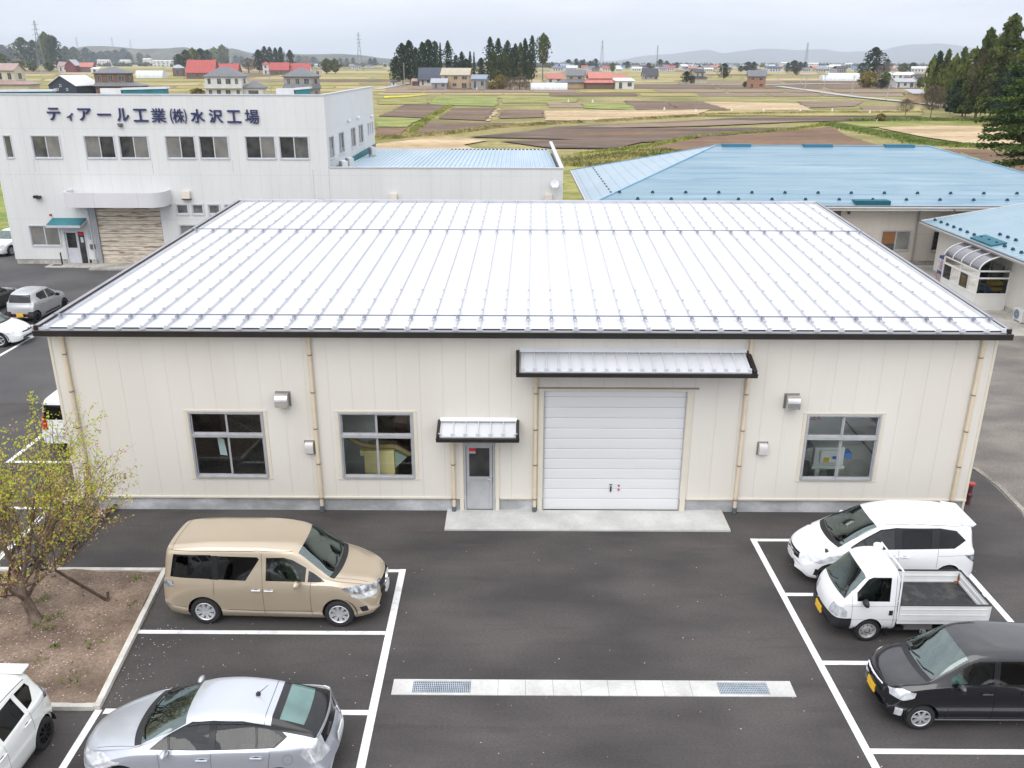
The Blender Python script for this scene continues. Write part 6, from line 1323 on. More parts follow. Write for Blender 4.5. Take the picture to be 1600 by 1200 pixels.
window(bh, PB, 34.9, 36.78, .83, 2.13, 2, [mat('blind_brown', (.20, .09, .035), .6, col2=(.27, .13, .05), vs=2, stretch=(1, 1, 14)), PANEB], .06, ALU); window(bh, PB, 38.08, 39.9, .80, 2.13, 2, [PANED], .06, ALU)
b = MB(); b.box(34.99, 35.80, 32.215, 32.235, .87, 1.28); b.build('dark_panel', PANED, bh)
b = MB(); b.tube((36.98, 32.08, .05), (36.98, 32.08, 3.4), .055, None, 8); b.path([(38.6, 31.0, 3.62), (38.62, 31.2, 3.3), (39.0, 32.1, 3.0)], .045, 8); b.build('downpipe', mat('pipe_weathered', (.26, .25, .24), .6), bh, True)
p = PYp(1327, 333, 32.0); b = MB(); b.ball((p.x, 32.05, p.z), .10, 10); b.build('dome_camera', MATS['camera_dark'], bh, True)
SNOW = mat('snow_stop_teal', (.003, .045, .075), .6, .0, var=.1)
slope = (RH - EH) / (RYy - EF)
def roofz(y): return EH + slope * (y - EF)
def stop(b, x, y, z, s=1.0, rot=0.0):
    c, q = math.cos(rot), math.sin(rot)
    pts = [(-.22, -.10), (.22, -.10), (.10, .14), (-.10, .14)]
    f = lambda a, d, h: (x + (a * c - d * q) * s, y + (a * q + d * c) * s, z + h)
    b.hexa([f(a, d, -.02 + slope * d) for a, d in pts], [f(a * .5, d * .5 - .02, .13) for a, d in pts])
i = 0; x = 18.6
while x < 46:
    y = EF + (.75 if i % 2 else 1.65); b = MB(); stop(b, x, y, roofz(y), .62); b.build('snow_stop', SNOW, bh); x += 1.02; i += 1
for k in range(11):
    y = EF + 2.2 + k * 1.3; xx = EL + 1.5; b = MB(); b.box(xx - .05, xx + .05, y - .06, y + .06, EH + slope * 1.5, EH + slope * 1.5 + .05); b.build('roof_bolt', SNOW, bh)
for x0, x1 in ((26.35, 28.3), (31.9, 33.9), (37.5, 39.5)):
    b = MB(); b.hexa([(x0, RYy - .28, RH - .08), (x1, RYy - .28, RH - .08), (x1, RYy + .28, RH - .08), (x0, RYy + .28, RH - .08)], [(x0, RYy - .20, RH + .12), (x1, RYy - .20, RH + .12), (x1, RYy + .2, RH + .12), (x0, RYy + .2, RH + .12)]); b.build('ridge_vent', mat('vent_teal', (.004, .105, .18), .5), bh)
q = PYp(1335, 319.5, EF + .3), PYp(1388, 321, EF + .3); b = MB()
for k in range(26):
    x = q[0].x + (q[1].x - q[0].x) * k / 25; b.box(x - .03, x + .03, EF + .05, EF + .75, roofz(EF + .05), roofz(EF + .75) + .05)
b.build('snow_fence', mat('fence_teal', (.004, .11, .15), .6), bh)

# ------------------------------------------------------------------ annex at the right with its glazed porch
BLUN = lines(mat('blue_roof_annex', (.225, .335, .405), col2=(.265, .375, .44), rough=.4, metal=.15, vs=.5), .42, .045, .74, axis='Y', bump=.5)
an = root('annex', 'cream annex with blue sloping roof at the right edge', 'building', (40, 24, 0), world=True)
AX, AZ, AY0, AY1 = 36.45, 3.02, 6, 30.45; sl2 = .175
b = MB(); b.poly([(AX, AY0, AZ), (AX, AY1, AZ), (AX + 8, AY1, AZ + 8 * sl2), (AX + 8, AY0, AZ + 8 * sl2)]); b.poly([(AX + 16, AY0, AZ), (AX + 16, AY1, AZ), (AX + 8, AY1, AZ + 8 * sl2), (AX + 8, AY0, AZ + 8 * sl2)]); b.build('roof', BLUN, an)
b = MB(); b.box(AX - .12, AX + .02, AY0, AY1, AZ - .13, AZ - .02); b.box(AX - .14, AX - .11, AY0, AY1, AZ - .03, AZ + .01, 1); b.box(AX, AX + .8, AY0, AY1, AZ - .24, AZ - .20); b.hexa([(AX, AY1, AZ - .2), (AX + 8, AY1, AZ + 8 * sl2 - .2), (AX + 8, AY1 + .05, AZ + 8 * sl2 - .2), (AX, AY1 + .05, AZ - .2)], [(AX, AY1, AZ + .04), (AX + 8, AY1, AZ + 8 * sl2 + .04), (AX + 8, AY1 + .05, AZ + 8 * sl2 + .04), (AX, AY1 + .05, AZ + .04)]); b.build('gutter', [WHT, MATS['gutter_dark']], an)
PA = lambda u, v, d: (37.2 - d, u, v)
CRW = panelmat('annex_panel', (.60, .575, .53), .455, .90, axis='Y', width=.012, col2=(.64, .62, .57))
b = MB(); wall(b, PA, 6, 29.6, .25, 2.86, [(18.2, 19.6, .9, 2.1)], 0, .08); b.poly([(37.2, 29.6, .25), (52, 29.6, .25), (52, 29.6, 4), (37.2, 29.6, 2.86)]); b.build('wall', CRW, an)
b = MB(); b.box(37.24, 37.5, 6, 29.5, -.05, .25); b.box(37.18, 37.25, 19.7, 20.1, .02, .18, 1); b.build('foundation', [CONCD, MATS['brown_door']], an)
window(an, PA, 18.2, 19.6, .9, 2.1, 2, [PANE], .06, ALUW)
for k in range(26):
    y = AY1 - .5 - .78 * k; b = MB(); xx = AX + .55; stop(b, xx, y, AZ + sl2 * .55, .62, R(-90)); b.build('snow_stop', SNOW, an)
    if 6 < k < 10: b = MB(); stop(b, AX + 1.5, y, AZ + sl2 * 1.5, .62, R(-90)); b.build('snow_stop', SNOW, an)
b = MB(); b.hexa([(AX + .1, 22.6, AZ + .03), (AX + .9, 22.6, AZ + .17), (AX + .9, 24.8, AZ + .17), (AX + .1, 24.8, AZ + .03)], [(AX + .1, 22.6, AZ + .10), (AX + .9, 22.6, AZ + .24), (AX + .9, 24.8, AZ + .24), (AX + .1, 24.8, AZ + .10)]); b.build('snow_fence', MATS['fence_teal'], an)
# glazed porch
po = root('porch', 'white framed glass porch with curved smoky roof on the annex', 'porch', (36.35, 23.2, 0), world=True)
WF = mat('porch_white', (.66, .66, .64), .4, var=.03)
PX0, PX1, PY0, PY1, PZ = 35.55, 37.19, 21.42, 25.1, 1.98
b = MB(); t = .07
for x, y in ((PX0, PY0), (PX0, PY1), (PX1 - t, PY0), (PX1 - t, PY1)): b.box(x, x + t, y, y + t, .03, PZ)
for z0, z1 in ((.0, .06), (.80, .88), (1.62, 1.70), (PZ, PZ + .08)):
    b.box(PX0, PX0 + t, PY0 + t, PY1, z0, z1); b.box(PX0 + t, PX1 - t, PY0, PY0 + t, z0, z1); b.box(PX0 + t, PX1 - t, PY1, PY1 + t, z0, z1)
for k in (1, 2, 3): y = PY0 + (PY1 - PY0) * k / 4; b.box(PX0 + .005, PX0 + t - .005, y - .03, y + .03, .88, 1.62)
b.box(PX0 + .005, PX0 + t - .005, PY0 + 1.8, PY0 + 1.87, 1.70, PZ)
b.build('frame', WF, po)
b = MB(); b.box(PX0 + .02, PX0 + .05, PY0 + t, PY1, .06, .80); b.box(PX0 + t, PX1 - t, PY0 + .02, PY0 + .05, .06, .80); b.box(PX0 + t, PX1 - t, PY1 + .02, PY1 + .05, .06, .80); b.build('kick_panel', WF, po)
b = MB(); gx = PX0 + .035
for k in range(4): y0, y1 = PY0 + (PY1 - PY0) * k / 4 + .04, PY0 + (PY1 - PY0) * (k + 1) / 4 - .03; b.poly([(gx, y0, .88), (gx, y1, .88), (gx, y1, 1.62), (gx, y0, 1.62)])
b.poly([(gx, PY0 + t, 1.70), (gx, PY1, 1.70), (gx, PY1, PZ), (gx, PY0 + t, PZ)])
for yy in (PY0 + .035, PY1 + .035): b.poly([(PX0 + t, yy, .88), (PX1 - t, yy, .88), (PX1 - t, yy, 1.62), (PX0 + t, yy, 1.62)]); b.poly([(PX0 + t, yy, 1.70), (PX1 - t, yy, 1.70), (PX1 - t, yy, PZ), (PX0 + t, yy, PZ)])
b.build('glazing', glass('porch_glass', (.42, .44, .44), 1.0, 1.35), po)
n = 10; R_ = PX1 - PX0; cv = [(PX1 - R_ * math.cos(math.pi / 2 * i / n) * 1.0, PZ + .08 + .78 * math.sin(math.pi / 2 * i / n)) for i in range(n + 1)]
b = MB()
for (x0, z0), (x1, z1) in zip(cv, cv[1:]): b.poly([(x0, PY0, z0), (x0, PY1 + t, z0), (x1, PY1 + t, z1), (x1, PY0, z1)])
b.build('roof_sheet', mat('smoky_sheet', (.10, .095, .115), .15, 0, var=.1, spec=.8, coat=.6), po, True)
for y in [PY0 + (PY1 + t - PY0) * k / 4 for k in range(5)]:
    b = MB()
    for (x0, z0), (x1, z1) in zip(cv, cv[1:]): b.bar((x0, y, z0 + .015), (x1, y, z1 + .015), .06, .045)
    b.build('roof_rib', WF, po)
b = MB(); b.poly([(PX1, PY0 + .03, PZ + .08)] + [(x, PY0 + .03, z) for x, z in cv]); b.build('gable_glass', G_WIN, po)
b = MB(); b.box(37.14, 37.188, 21.9, 24.7, .06, 2.15, 0); b.box(37.10, 37.139, 21.82, 21.9, .06, 2.2, 1); b.box(37.10, 37.139, 24.7, 24.78, .06, 2.2, 1); b.box(37.10, 37.139, 23.26, 23.34, .06, 2.15, 1); b.build('added_dark_door', [PANED, ALU], an)  # dark door added so the porch interior reads as dark
CRY = mat('crate_yellow', (.80, .52, .015), .5, var=.05); CRB = mat('crate_blue', (.03, .25, .62), .5, var=.08)
def crate(x, y, z, m, label, w=.36, d=.5, h=.17):
    b = MB(); b.box(-w / 2, w / 2, -d / 2, d / 2, 0, .015); b.box(-w / 2, -w / 2 + .015, -d / 2, d / 2, .015, h); b.box(w / 2 - .015, w / 2, -d / 2, d / 2, .015, h); b.box(-w / 2 + .015, w / 2 - .015, -d / 2, -d / 2 + .015, .015, h); b.box(-w / 2 + .015, w / 2 - .015, d / 2 - .015, d / 2, .015, h); b.box(-w / 2 - .015, w / 2 + .015, -d / 2 - .015, d / 2 + .015, h - .03, h)
    o = b.build('crate', m); o.location = (x, y, z); tag(o, label, 'crate', 'plastic crates inside the porch')
sf = MB(); sf.box(36.1, 37.1, 21.6, 22.2, .93, .96); sf.box(36.1, 37.1, 21.6, 22.2, 1.2, 1.22); 
for x in (36.12, 37.06): sf.box(x, x + .03, 21.62, 21.65, .03, 1.5); sf.box(x, x + .03, 22.15, 22.18, .03, 1.5)
single('shelf', sf, mat('shelf_grey', (.30, .31, .32), .5, .3), 'grey metal shelf behind the front glass of the porch', 'shelf')
crate(36.75, 21.9, 1.23, CRY, 'yellow crate on the upper porch shelf', .62, .45); crate(36.7, 21.9, .97, CRY, 'yellow crate on the lower porch shelf', .62, .45, .15); crate(36.3, 21.88, .97, CRB, 'blue crate beside the yellow one on the porch shelf', .36, .42, .12)
for s_, (yy, nn) in enumerate(((23.55, 7), (22.95, 8))):
    for k in range(nn): crate(36.15, yy, .03 + .18 * k, CRY, '%s crate from the floor in the %s yellow stack behind the porch side glass' % (['lowest', 'second', 'third', 'fourth', 'fifth', 'sixth', 'seventh', 'eighth'][k], ['left', 'right'][s_]))
vm = root('vending_machine', 'dark blue vending machine with pictured front beside the glass porch', 'vending machine', (35.62, 26.0, 0), world=True)
b = MB(); b.box(35.78, 36.5, 25.45, 26.2, .05, 1.85); b.build('cabinet', mat('vend_blue', (.02, .035, .13), .35), vm, False, .02)
b = MB(); b.box(35.755, 35.777, 25.5, 26.15, 1.05, 1.7, 0); b.box(35.74, 35.753, 25.6, 25.9, 1.12, 1.60, 1); b.box(35.755, 35.777, 25.5, 26.1, .5, .85, 1); b.box(35.85, 36.4, 25.425, 25.447, 1.0, 1.7, 0); b.box(35.9, 36.1, 25.41, 25.423, 1.1, 1.5, 1); b.build('display', [mat('vend_white', (.60, .62, .66), .3, col2=(.30, .28, .34), vs=7), mat('vend_picture', (.50, .22, .14), .4, col2=(.16, .22, .42), vs=6)], vm)
ac_unit('ac_unit', 'grey air conditioner standing against the annex wall at the right edge', 36.86, 19.35, .02, R(-90))
ww = MB(); ww.box(27.3, 33.0, 33.2, 33.35, 0, 1.3)
fw = MB()
for k in range(12): fw.box(15.3 + .0, 17.3, 36.9 + .02, 36.98, .1 + .1 * k, .185 + .1 * k)
for x in (15.35, 16.3, 17.25): fw.box(x - .04, x + .04, 36.98, 37.05, 0, 1.35)
single('slat_fence', fw, mat('fence_brown', (.05, .032, .026), .7, var=.2, vs=5), 'dark brown slat fence in the gap between factory and hall', 'fence')

# ------------------------------------------------------------------ parked cars
gold_minivan(); silver_hatch(); white_minivan(); black_kei(); kei_truck(); white_compact(); grey_kei(); white_wagon()
plain_car('minivan', 'white minivan seen from behind, half hidden by the left end of the warehouse', 'minivan', (-2.22, 6.05, 0), R(91), MATS['paint_white'], 1.84, 4.7, 1.74, tall=True)
plain_car('saloon_car', 'white saloon car at the far left corner of the pale factory', 'car', (-21.05, 35.3, 0), R(-97), MATS['paint_white2'], 1.47, 4.5, 1.72)
plain_car('saloon_car', 'dark green black car at the left edge beside the grey kei hatchback', 'car', (-14.55, 20.6, 0), R(84), paint('dark_green', (.008, .014, .013), 0, .2), 1.42, 4.4, 1.70)

# ------------------------------------------------------------------ cherry tree with its stakes
random.seed(21)
BARK = mat('cherry_bark', (.085, .058, .042), .9, col2=(.20, .15, .115), vs=5, v2s=40, stretch=(1, 1, .4), bump=.8, bs=30)
LEAFG = leafy(mat('young_leaf_green', (.28, .36, .03), .55, col2=(.58, .60, .10), vs=2.2))
LEAFB = leafy(mat('young_leaf_bronze', (.30, .14, .09), .6, col2=(.50, .29, .18), vs=2.5))
BLOS = leafy(mat('cherry_blossom', (.78, .58, .56), .7, col2=(.88, .76, .74), vs=9), .4, 1.1)
ct = root('cherry_tree', 'young cherry tree with yellow green leaves and last pink blossom in the soil bed', 'tree', (1.52, -5.34, .10), world=True)
trunk, brn, tips = MB(), MB(), []
def grow(p, d, ln, r, lev, b):
    n = max(2, int(ln / .16)); pts = [p]; q = p.copy(); dd = d.copy()
    for i in range(n):
        dd = (dd + Vector((random.gauss(0, .10), random.gauss(0, .10), random.gauss(.035, .07)))).normalized(); q = q + dd * (ln / n); pts.append(q.copy())
    rs = [r * (1 - .5 * i / n) for i in range(n + 1)]; b.path(pts, rs, 7 if lev < 2 else 5)
    if lev >= 2:
        for i, k in enumerate(pts[1:]): tips.append((k, lev, dd.copy()))
    if lev >= 4 or r < .006: return
    for k in range({0: 3, 1: 4, 2: 4, 3: 3}.get(lev, 2)):
        i = random.randint(max(1, int(n * .35)), n); a = random.uniform(0, 6.283)
        o = dd.orthogonal().normalized(); o.rotate(Matrix.Rotation(a, 3, dd)); o.z = o.z * .5 + .10
        nd = (dd * random.uniform(.6, .95) + o * random.uniform(.40, .80)).normalized()
        grow(pts[i], nd, ln * random.uniform(.62, .90), rs[i] * random.uniform(.5, .7), lev + 1, brn)
    if lev < 3: grow(pts[-1], (dd + Vector((random.gauss(0, .2), random.gauss(0, .2), .15))).normalized(), ln * .7, rs[-1] * .9, lev + 1, brn)
t0 = Vector((1.60, -5.40, .0)); tp = [t0, Vector((1.52, -5.36, .30)), Vector((1.40, -5.32, .65)), Vector((1.32, -5.28, .95))]
trunk.path(tp, [.17, .125, .105, .095], 10); trunk.ball(tuple(tp[-1]), .10, 10); trunk.lathe([(.0, .30), (.06, .23), (.16, .17)], 10, (1.60, -5.40, 0.02), 'Z')
for d, ln, r in (((.90, .15, .50), 1.3, .055), ((-.8, -.15, .6), 1.45, .07), ((-.45, .5, .9), 1.5, .065), ((.30, .35, 1.0), 1.65, .075), ((.75, .55, .85), 1.6, .055), ((-.1, -.6, .75), 1.0, .05), ((-.9, .45, .45), 1.4, .05), ((.2, .9, .6), 1.35, .05), ((-.05, .1, 1.0), 1.75, .05), ((.6, .2, 1.0), 1.65, .05)):
    grow(tp[-1 if r > .052 else -2] + Vector((0, 0, random.uniform(-.05, .05))), Vector(d).normalized(), ln * 1.06, r * .8, 1, brn)
trunk.build('trunk', BARK, ct, True); brn.build('branches', BARK, ct, True)
lg, lb, bl = MB(), MB(), MB()
def leaf(b, c, s, up=.3):
    a = Vector((random.gauss(0, 1), random.gauss(0, 1), random.gauss(up, .7))).normalized(); o = a.orthogonal().normalized(); o.rotate(Matrix.Rotation(random.uniform(0, 6.28), 3, a)); q = a.cross(o)
    b.add([c - o * s * .2, c + q * s * .42 + o * s * .35, c + o * s, c - q * s * .42 + o * s * .35], [(0, 1, 2, 3)])
for k, lev, dd in tips:
    if lev == 2 and random.random() < .75: continue
    hi_ = (k.z - 1.2) / 3.4
    if random.random() < .10: continue
    for _ in range(random.choice((3, 4, 6, 9)) if lev > 2 else 2):
        c = k + Vector((random.gauss(0, .05), random.gauss(0, .05), random.gauss(.02, .05))); x = random.random()
        if x < .16 + .52 * min(1, max(0, hi_)): leaf(lg, c, random.uniform(.030, .070))
        elif x < .93: leaf(lb, c, random.uniform(.022, .05))
    if random.random() < .016 * (1.5 - hi_):
        for _ in range(random.randint(12, 34)): leaf(bl, k + Vector((random.gauss(0, .065), random.gauss(0, .065), random.gauss(0, .05))), random.uniform(.02, .042))
print('cherry', len(brn.f), len(lg.f), len(lb.f), len(bl.f), max(k.z for k, _, _ in tips), max(k.x for k, _, _ in tips))
lg.build('leaves', LEAFG, ct); lb.build('young_leaves', LEAFB, ct, label='reddish bronze young leaves'); bl.build('blossom', BLOS, ct)
STK = mat('stake_wood', (.055, .030, .020), .85, col2=(.13, .08, .055), vs=6, stretch=(1, 1, .3))
for i, (a, c, lb_) in enumerate((((2.86, -4.42, -.1), (1.55, -5.0, 1.55), 'brown wooden stake leaning on the cherry tree from the right'), ((.2, -4.3, -.1), (1.15, -4.95, 1.75), 'brown wooden stake behind the cherry tree, leaning from the left'), ((.55, -3.9, -.1), (.62, -4.0, 1.7), 'upright brown stake behind the left side of the cherry tree'))):
    b = MB(); b.tube(a, c, .038, .032, 8); 
    if i == 0: b.bar((2.80, -4.60, -.02), (2.72, -4.36, .22), .06, .05)
    single('tree_stake', b, STK, lb_, 'stake', 'stakes propping the cherry tree', smooth=True, loc=a)

# ------------------------------------------------------------------ fields
FM = dict(rough=.95)
fm = {
 'dark': mat('soil_dark', (.050, .033, .026), .95, col2=(.150, .097, .068), vs=.07, v2s=.8, stretch=(.35, 1.6, 1), detail=12, bump=.6, bs=1.5),
 'brown': mat('soil_brown', (.120, .064, .032), .95, col2=(.215, .122, .064), vs=.05, v2s=.9, stretch=(.5, 1.5, 1), detail=12, bump=.5, bs=1.2),
 'mauve': mat('soil_mauve', (.105, .064, .040), .95, col2=(.185, .120, .076), vs=.05, v2s=.9, stretch=(.5, 1.5, 1), detail=12, bump=.5, bs=1.2),
 'pink': mat('soil_pink', (.175, .122, .082), .95, col2=(.30, .215, .148), vs=.04, v2s=.7, stretch=(.4, 1.5, 1), detail=12),
 'straw': mat('dry_straw', (.33, .235, .125), .95, col2=(.54, .41, .255), vs=.10, v2s=1.1, stretch=(.5, 1.3, 1), detail=12, bump=.6, bs=1.5),
 'green': mat('meadow_green', (.135, .160, .022), .95, col2=(.30, .28, .075), vs=.12, v2s=1.2, detail=12, bump=.6, bs=2),
 'bright': mat('crop_green', (.115, .175, .022), .95, col2=(.26, .28, .065), vs=.12, v2s=1.3, detail=10, bump=.6, bs=2),
 'olive': mat('meadow_olive', (.18, .17, .03), .95, col2=(.38, .31, .11), vs=.09, v2s=1.0, stretch=(.6, 1.3, 1), detail=12, bump=.6, bs=1.5),
 'pale': mat('meadow_pale', (.27, .235, .075), .95, col2=(.45, .36, .17), vs=.08, v2s=.9, stretch=(.5, 1.4, 1), detail=12),
 'yellow': mat('rape_yellow', (.42, .38, .02), .95, col2=(.60, .52, .05), vs=.3)}
for k_ in ('dark', 'brown', 'mauve', 'pink'):
    weather(fm[k_], (.050, .032, .022), .16, (.35, 2.6, 1), .50, .68, .65); weather(fm[k_], (.33, .245, .15), .22, (.4, 3.2, 1), .55, .70, .5); weather(fm[k_], (.16, .17, .03), .10, (.6, 2.4, 1), .60, .70, .5)
for k_ in ('green', 'bright', 'olive', 'pale'):
    weather(fm[k_], (.46, .36, .18), .20, (.5, 2.2, 1), .52, .68, .65); weather(fm[k_], (.085, .12, .012), .30, (.5, 2.0, 1), .54, .68, .6); weather(fm[k_], (.16, .10, .06), .12, (.5, 2.6, 1), .60, .70, .5)
weather(fm['straw'], (.24, .23, .05), .22, (.5, 2.2, 1), .56, .70, .5); weather(fm['straw'], (.22, .14, .075), .30, (.4, 2.4, 1), .56, .70, .55); weather(GRASS, (.17, .115, .07), .10, (.4, 2.4, 1), .56, .70, .55); weather(GRASS, (.10, .15, .015), .14, (.5, 2.0, 1), .52, .66, .5)
FZ = [.0]
def patch(pts, k, z=None):
    if z is None: FZ[0] += .0007; z = -.055 + FZ[0]
    # roughen the outline a little
    P = [G(x, y, z) for x, y in pts]; out = []
    for p, q in zip(P, P[1:] + P[:1]):
        n = max(1, min(34, int((q - p).length / 2.5)))
        for i in range(n):
            c = p.lerp(q, i / n); j = min(.9, (q - p).length * .012) if i else 0
            out.append((c.x + random.uniform(-j, j), c.y + random.uniform(-j, j), z))
    b = MB(); b.poly(out); struct('field', b, fm[k])
random.seed(33)
rows = [(99.5, 101.5), (101.5, 104), (104, 106.5), (106.5, 109), (109, 112), (112, 115), (115, 118), (118, 121.5), (121.5, 125), (125, 129)]
for i, (y0, y1) in enumerate(rows):
    x = -180 + random.uniform(0, 60)
    while x < 1780:
        w = random.uniform(40, 190); k = random.choice(['olive', 'olive', 'pale', 'pale', 'green', 'pink', 'straw', 'mauve']); sk = random.uniform(-6, 6) + (800 - x) * .012
        t_ = (x - 800) * .0029; patch([(x + sk, y0 + t_), (x + w + sk, y0 + t_), (x + w - 4, y1 - .5 + t_), (x, y1 - .5 + t_)], k); x += w + random.uniform(2, 8)
def band(y0, y1, x0, x1, kinds, wmin, wmax, gap=3):
    x = x0
    while x < x1:
        w = min(random.uniform(wmin, wmax), x1 - x); s0 = (820 - x) * .022 * (y1 - y0) / 6; s1 = (820 - x - w) * .022 * (y1 - y0) / 6
        patch([(x + s0, y0), (x + w + s1, y0), (x + w, y1), (x, y1)], random.choice(kinds)); x += w + gap
band(129.5, 133.5, -200, 560, ['olive', 'pale', 'pink', 'green'], 60, 200); band(134.5, 138.5, -200, 620, ['pale', 'olive', 'pink'], 60, 200); band(139, 143, -200, 640, ['green', 'olive', 'pale'], 60, 160)
band(131, 138, 985, 1440, ['olive', 'mauve', 'pink'], 90, 200, 4); band(134, 139, 600, 985, ['mauve', 'pink', 'olive'], 60, 140)
band(139.5, 144.5, 600, 1420, ['pink', 'mauve', 'olive', 'pink'], 50, 130, 5); band(145.5, 150, 860, 1420, ['mauve', 'pink', 'olive'], 70, 150, 5); band(145.5, 148, 590, 860, ['olive', 'pale'], 60, 120)
patch([(600, 150), (672, 147.5), (640, 151), (600, 153)], 'yellow'); patch([(680, 151), (780, 151), (776, 166), (668, 163)], 'bright'); patch([(590, 155), (668, 154), (668, 162), (590, 163)], 'green')
patch([(782, 152), (905, 153), (900, 160), (785, 161)], 'green'); patch([(855, 160), (908, 161), (912, 168), (858, 168)], 'pink'); patch([(908, 160), (990, 164), (994, 172), (915, 169)], 'bright')
patch([(975, 157), (1040, 158), (1062, 172), (994, 171)], 'mauve'); patch([(1036, 158), (1105, 159), (1140, 172), (1068, 173)], 'mauve'); patch([(1100, 159), (1245, 161), (1272, 172), (1145, 173)], 'straw')
patch([(1245, 158), (1350, 158), (1335, 166), (1262, 168)], 'pink'); patch([(1342, 166), (1412, 165), (1400, 175), (1350, 174)], 'pink'); patch([(1410, 163), (1440, 166), (1440, 178), (1405, 178)], 'pale')
patch([(850, 173), (1110, 171), (1085, 180), (930, 188), (852, 188)], 'straw'); patch([(1110, 173), (1440, 172), (1440, 181), (1085, 180.5)], 'olive')
patch([(634, 163), (700, 164), (666, 184), (592, 181)], 'mauve'); patch([(708, 169), (774, 168.5), (758, 188), (684, 185)], 'mauve'); patch([(786, 171.6), (848, 172), (848, 183), (778, 185)], 'mauve')
patch([(776, 170), (782, 170), (764, 189), (760, 189)], 'straw'); patch([(670, 190), (808, 192), (754, 199), (642, 211)], 'mauve'); patch([(588, 185), (660, 185.6), (646, 191), (636, 198), (588, 198)], 'bright'); patch([(588, 199), (636, 199), (626, 210), (588, 214)], 'brown')
patch([(500, 300), (590, 224), (698, 213), (762, 219), (724, 226), (738, 231), (812, 237), (700, 262)], 'straw')
patch([(770, 214), (866, 198), (1070, 189), (1145, 184), (1440, 181), (1440, 186), (1250, 190), (1100, 197), (880, 201)], 'dark')
patch([(905, 197), (1145, 187), (1250, 190), (1080, 197), (960, 199)], 'pink')
patch([(730, 214), (860, 201), (1010, 200), (1235, 199), (1225, 203), (1120, 212), (1010, 222), (880, 217)], 'dark'); patch([(860, 206), (1000, 204), (1100, 205), (1020, 211), (900, 211)], 'brown'); patch([(780, 220), (890, 218), (1005, 221), (960, 232), (860, 231)], 'dark')
patch([(1005, 232), (1100, 214), (1240, 203), (1298, 198), (1330, 214), (1420, 240), (1420, 260), (980, 262)], 'brown')
patch([(1295, 190), (1570, 189), (1570, 198), (1330, 199)], 'green'); patch([(1372, 199), (1470, 196), (1580, 198), (1700, 205), (1700, 233), (1540, 228), (1440, 213)], 'straw')
patch([(1440, 232), (1720, 236), (1720, 330), (1600, 280), (1520, 255)], 'brown'); patch([(1500, 238), (1720, 310), (1720, 340), (1590, 275)], 'olive')
patch([(880, 262), (912, 240), (1010, 232), (1060, 238), (960, 262), (930, 300), (900, 340), (870, 340)], 'green'); patch([(930, 250), (1000, 240), (1030, 245), (960, 256)], 'pale')
g = MB(); g.poly([(-70, 40, -.012), (-70, 110, -.012), (-19, 95, -.012), (-22, 36, -.012), (-25, 33, -.012)]); struct('meadow', g, fm['bright'])

def tufts(name, line, width, hgt, n, m, sd):
    """A strip of long grass: thousands of leaning blades in one mesh."""
    random.seed(sd); b = MB(); P = [G(x, y, 0) for x, y in line]; seg = [(p, q, (q - p).length) for p, q in zip(P, P[1:])]; tot = sum(s[2] for s in seg)
    for _ in range(n):
        t = random.uniform(0, tot)
        for p, q, l in seg:
            if t <= l: break
            t -= l
        d = (q - p).normalized(); s = Vector((-d.y, d.x, 0)); off = random.gauss(0, .33); c = p + d * t + s * off * width; h = hgt * random.uniform(.5, 1.2) * max(.25, 1 - abs(off)); w = hgt * random.uniform(.25, .5)
        a = random.uniform(0, 3.14); e = Vector((math.cos(a), math.sin(a), 0)) * w; tip = c + Vector((random.gauss(0, .35) * h, random.gauss(0, .35) * h, h))
        b.add([c - e, c + e, tip + e * .35, tip - e * .35], [(0, 1, 2, 3)])
    struct(name, b, m, 'stuff')
tufts('long_grass', [(1296, 193), (1345, 203), (1400, 213), (1440, 222), (1480, 227), (1540, 229), (1640, 231)], 4.2, .5, 9000, mat('long_grass_green', (.090, .150, .025), .9, col2=(.22, .26, .06), vs=.25), 1)
tufts('bund_grass', [(588, 217), (640, 213), (700, 208), (760, 200), (850, 194), (905, 191)], 2.6, .5, 6000, mat('bund_olive', (.19, .165, .05), .9, col2=(.46, .38, .19), vs=.2), 2)
tufts('bund_grass', [(560, 223), (640, 210), (668, 185), (704, 165)], 2.0, .4, 2600, mat('bund_green', (.16, .19, .03), .9, col2=(.33, .33, .08), vs=.2), 3)
tufts('bund_grass', [(905, 242), (1010, 229), (1085, 214), (1240, 202), (1296, 194)], 2.0, .4, 3200, MATS['bund_green'], 4)
tufts('meadow_grass', [(905, 262), (940, 250), (1010, 240), (1050, 236)], 9, .5, 3500, mat('meadow_blade', (.11, .13, .025), .9, col2=(.36, .31, .12), vs=.2), 5)
tufts('bund_grass', [(930, 190), (1120, 179), (1280, 176), (1440, 176)], 4, .45, 4500, MATS['bund_olive'], 6)
tufts('bund_grass', [(1330, 189), (1440, 187), (1600, 190)], 5, .6, 3000, MATS['long_grass_green'], 7)

ROADM = mat('road_pale', (.34, .34, .32), .9, col2=(.44, .43, .41), vs=.1)
def roadstrip(pts, wpx, z=.25):
    b = MB(); L_ = [G(x, y, z) for x, y in pts]
    for p, q in zip(L_, L_[1:]):
        d = (q - p).normalized(); s = Vector((-d.y, d.x, 0)) * wpx / 2; b.poly([p - s, q - s, q + s, p + s])
    struct('road', b, ROADM)
roadstrip([(940, 131.2), (1060, 131.4), (1170, 132.6), (1320, 130)], 9); roadstrip([(1215, 134.5), (1262, 140.5), (1330, 150), (1395, 156.5), (1445, 161), (1480, 166), (1540, 171), (1640, 176)], 5); roadstrip([(590, 139), (622, 133), (640, 130)], 4)

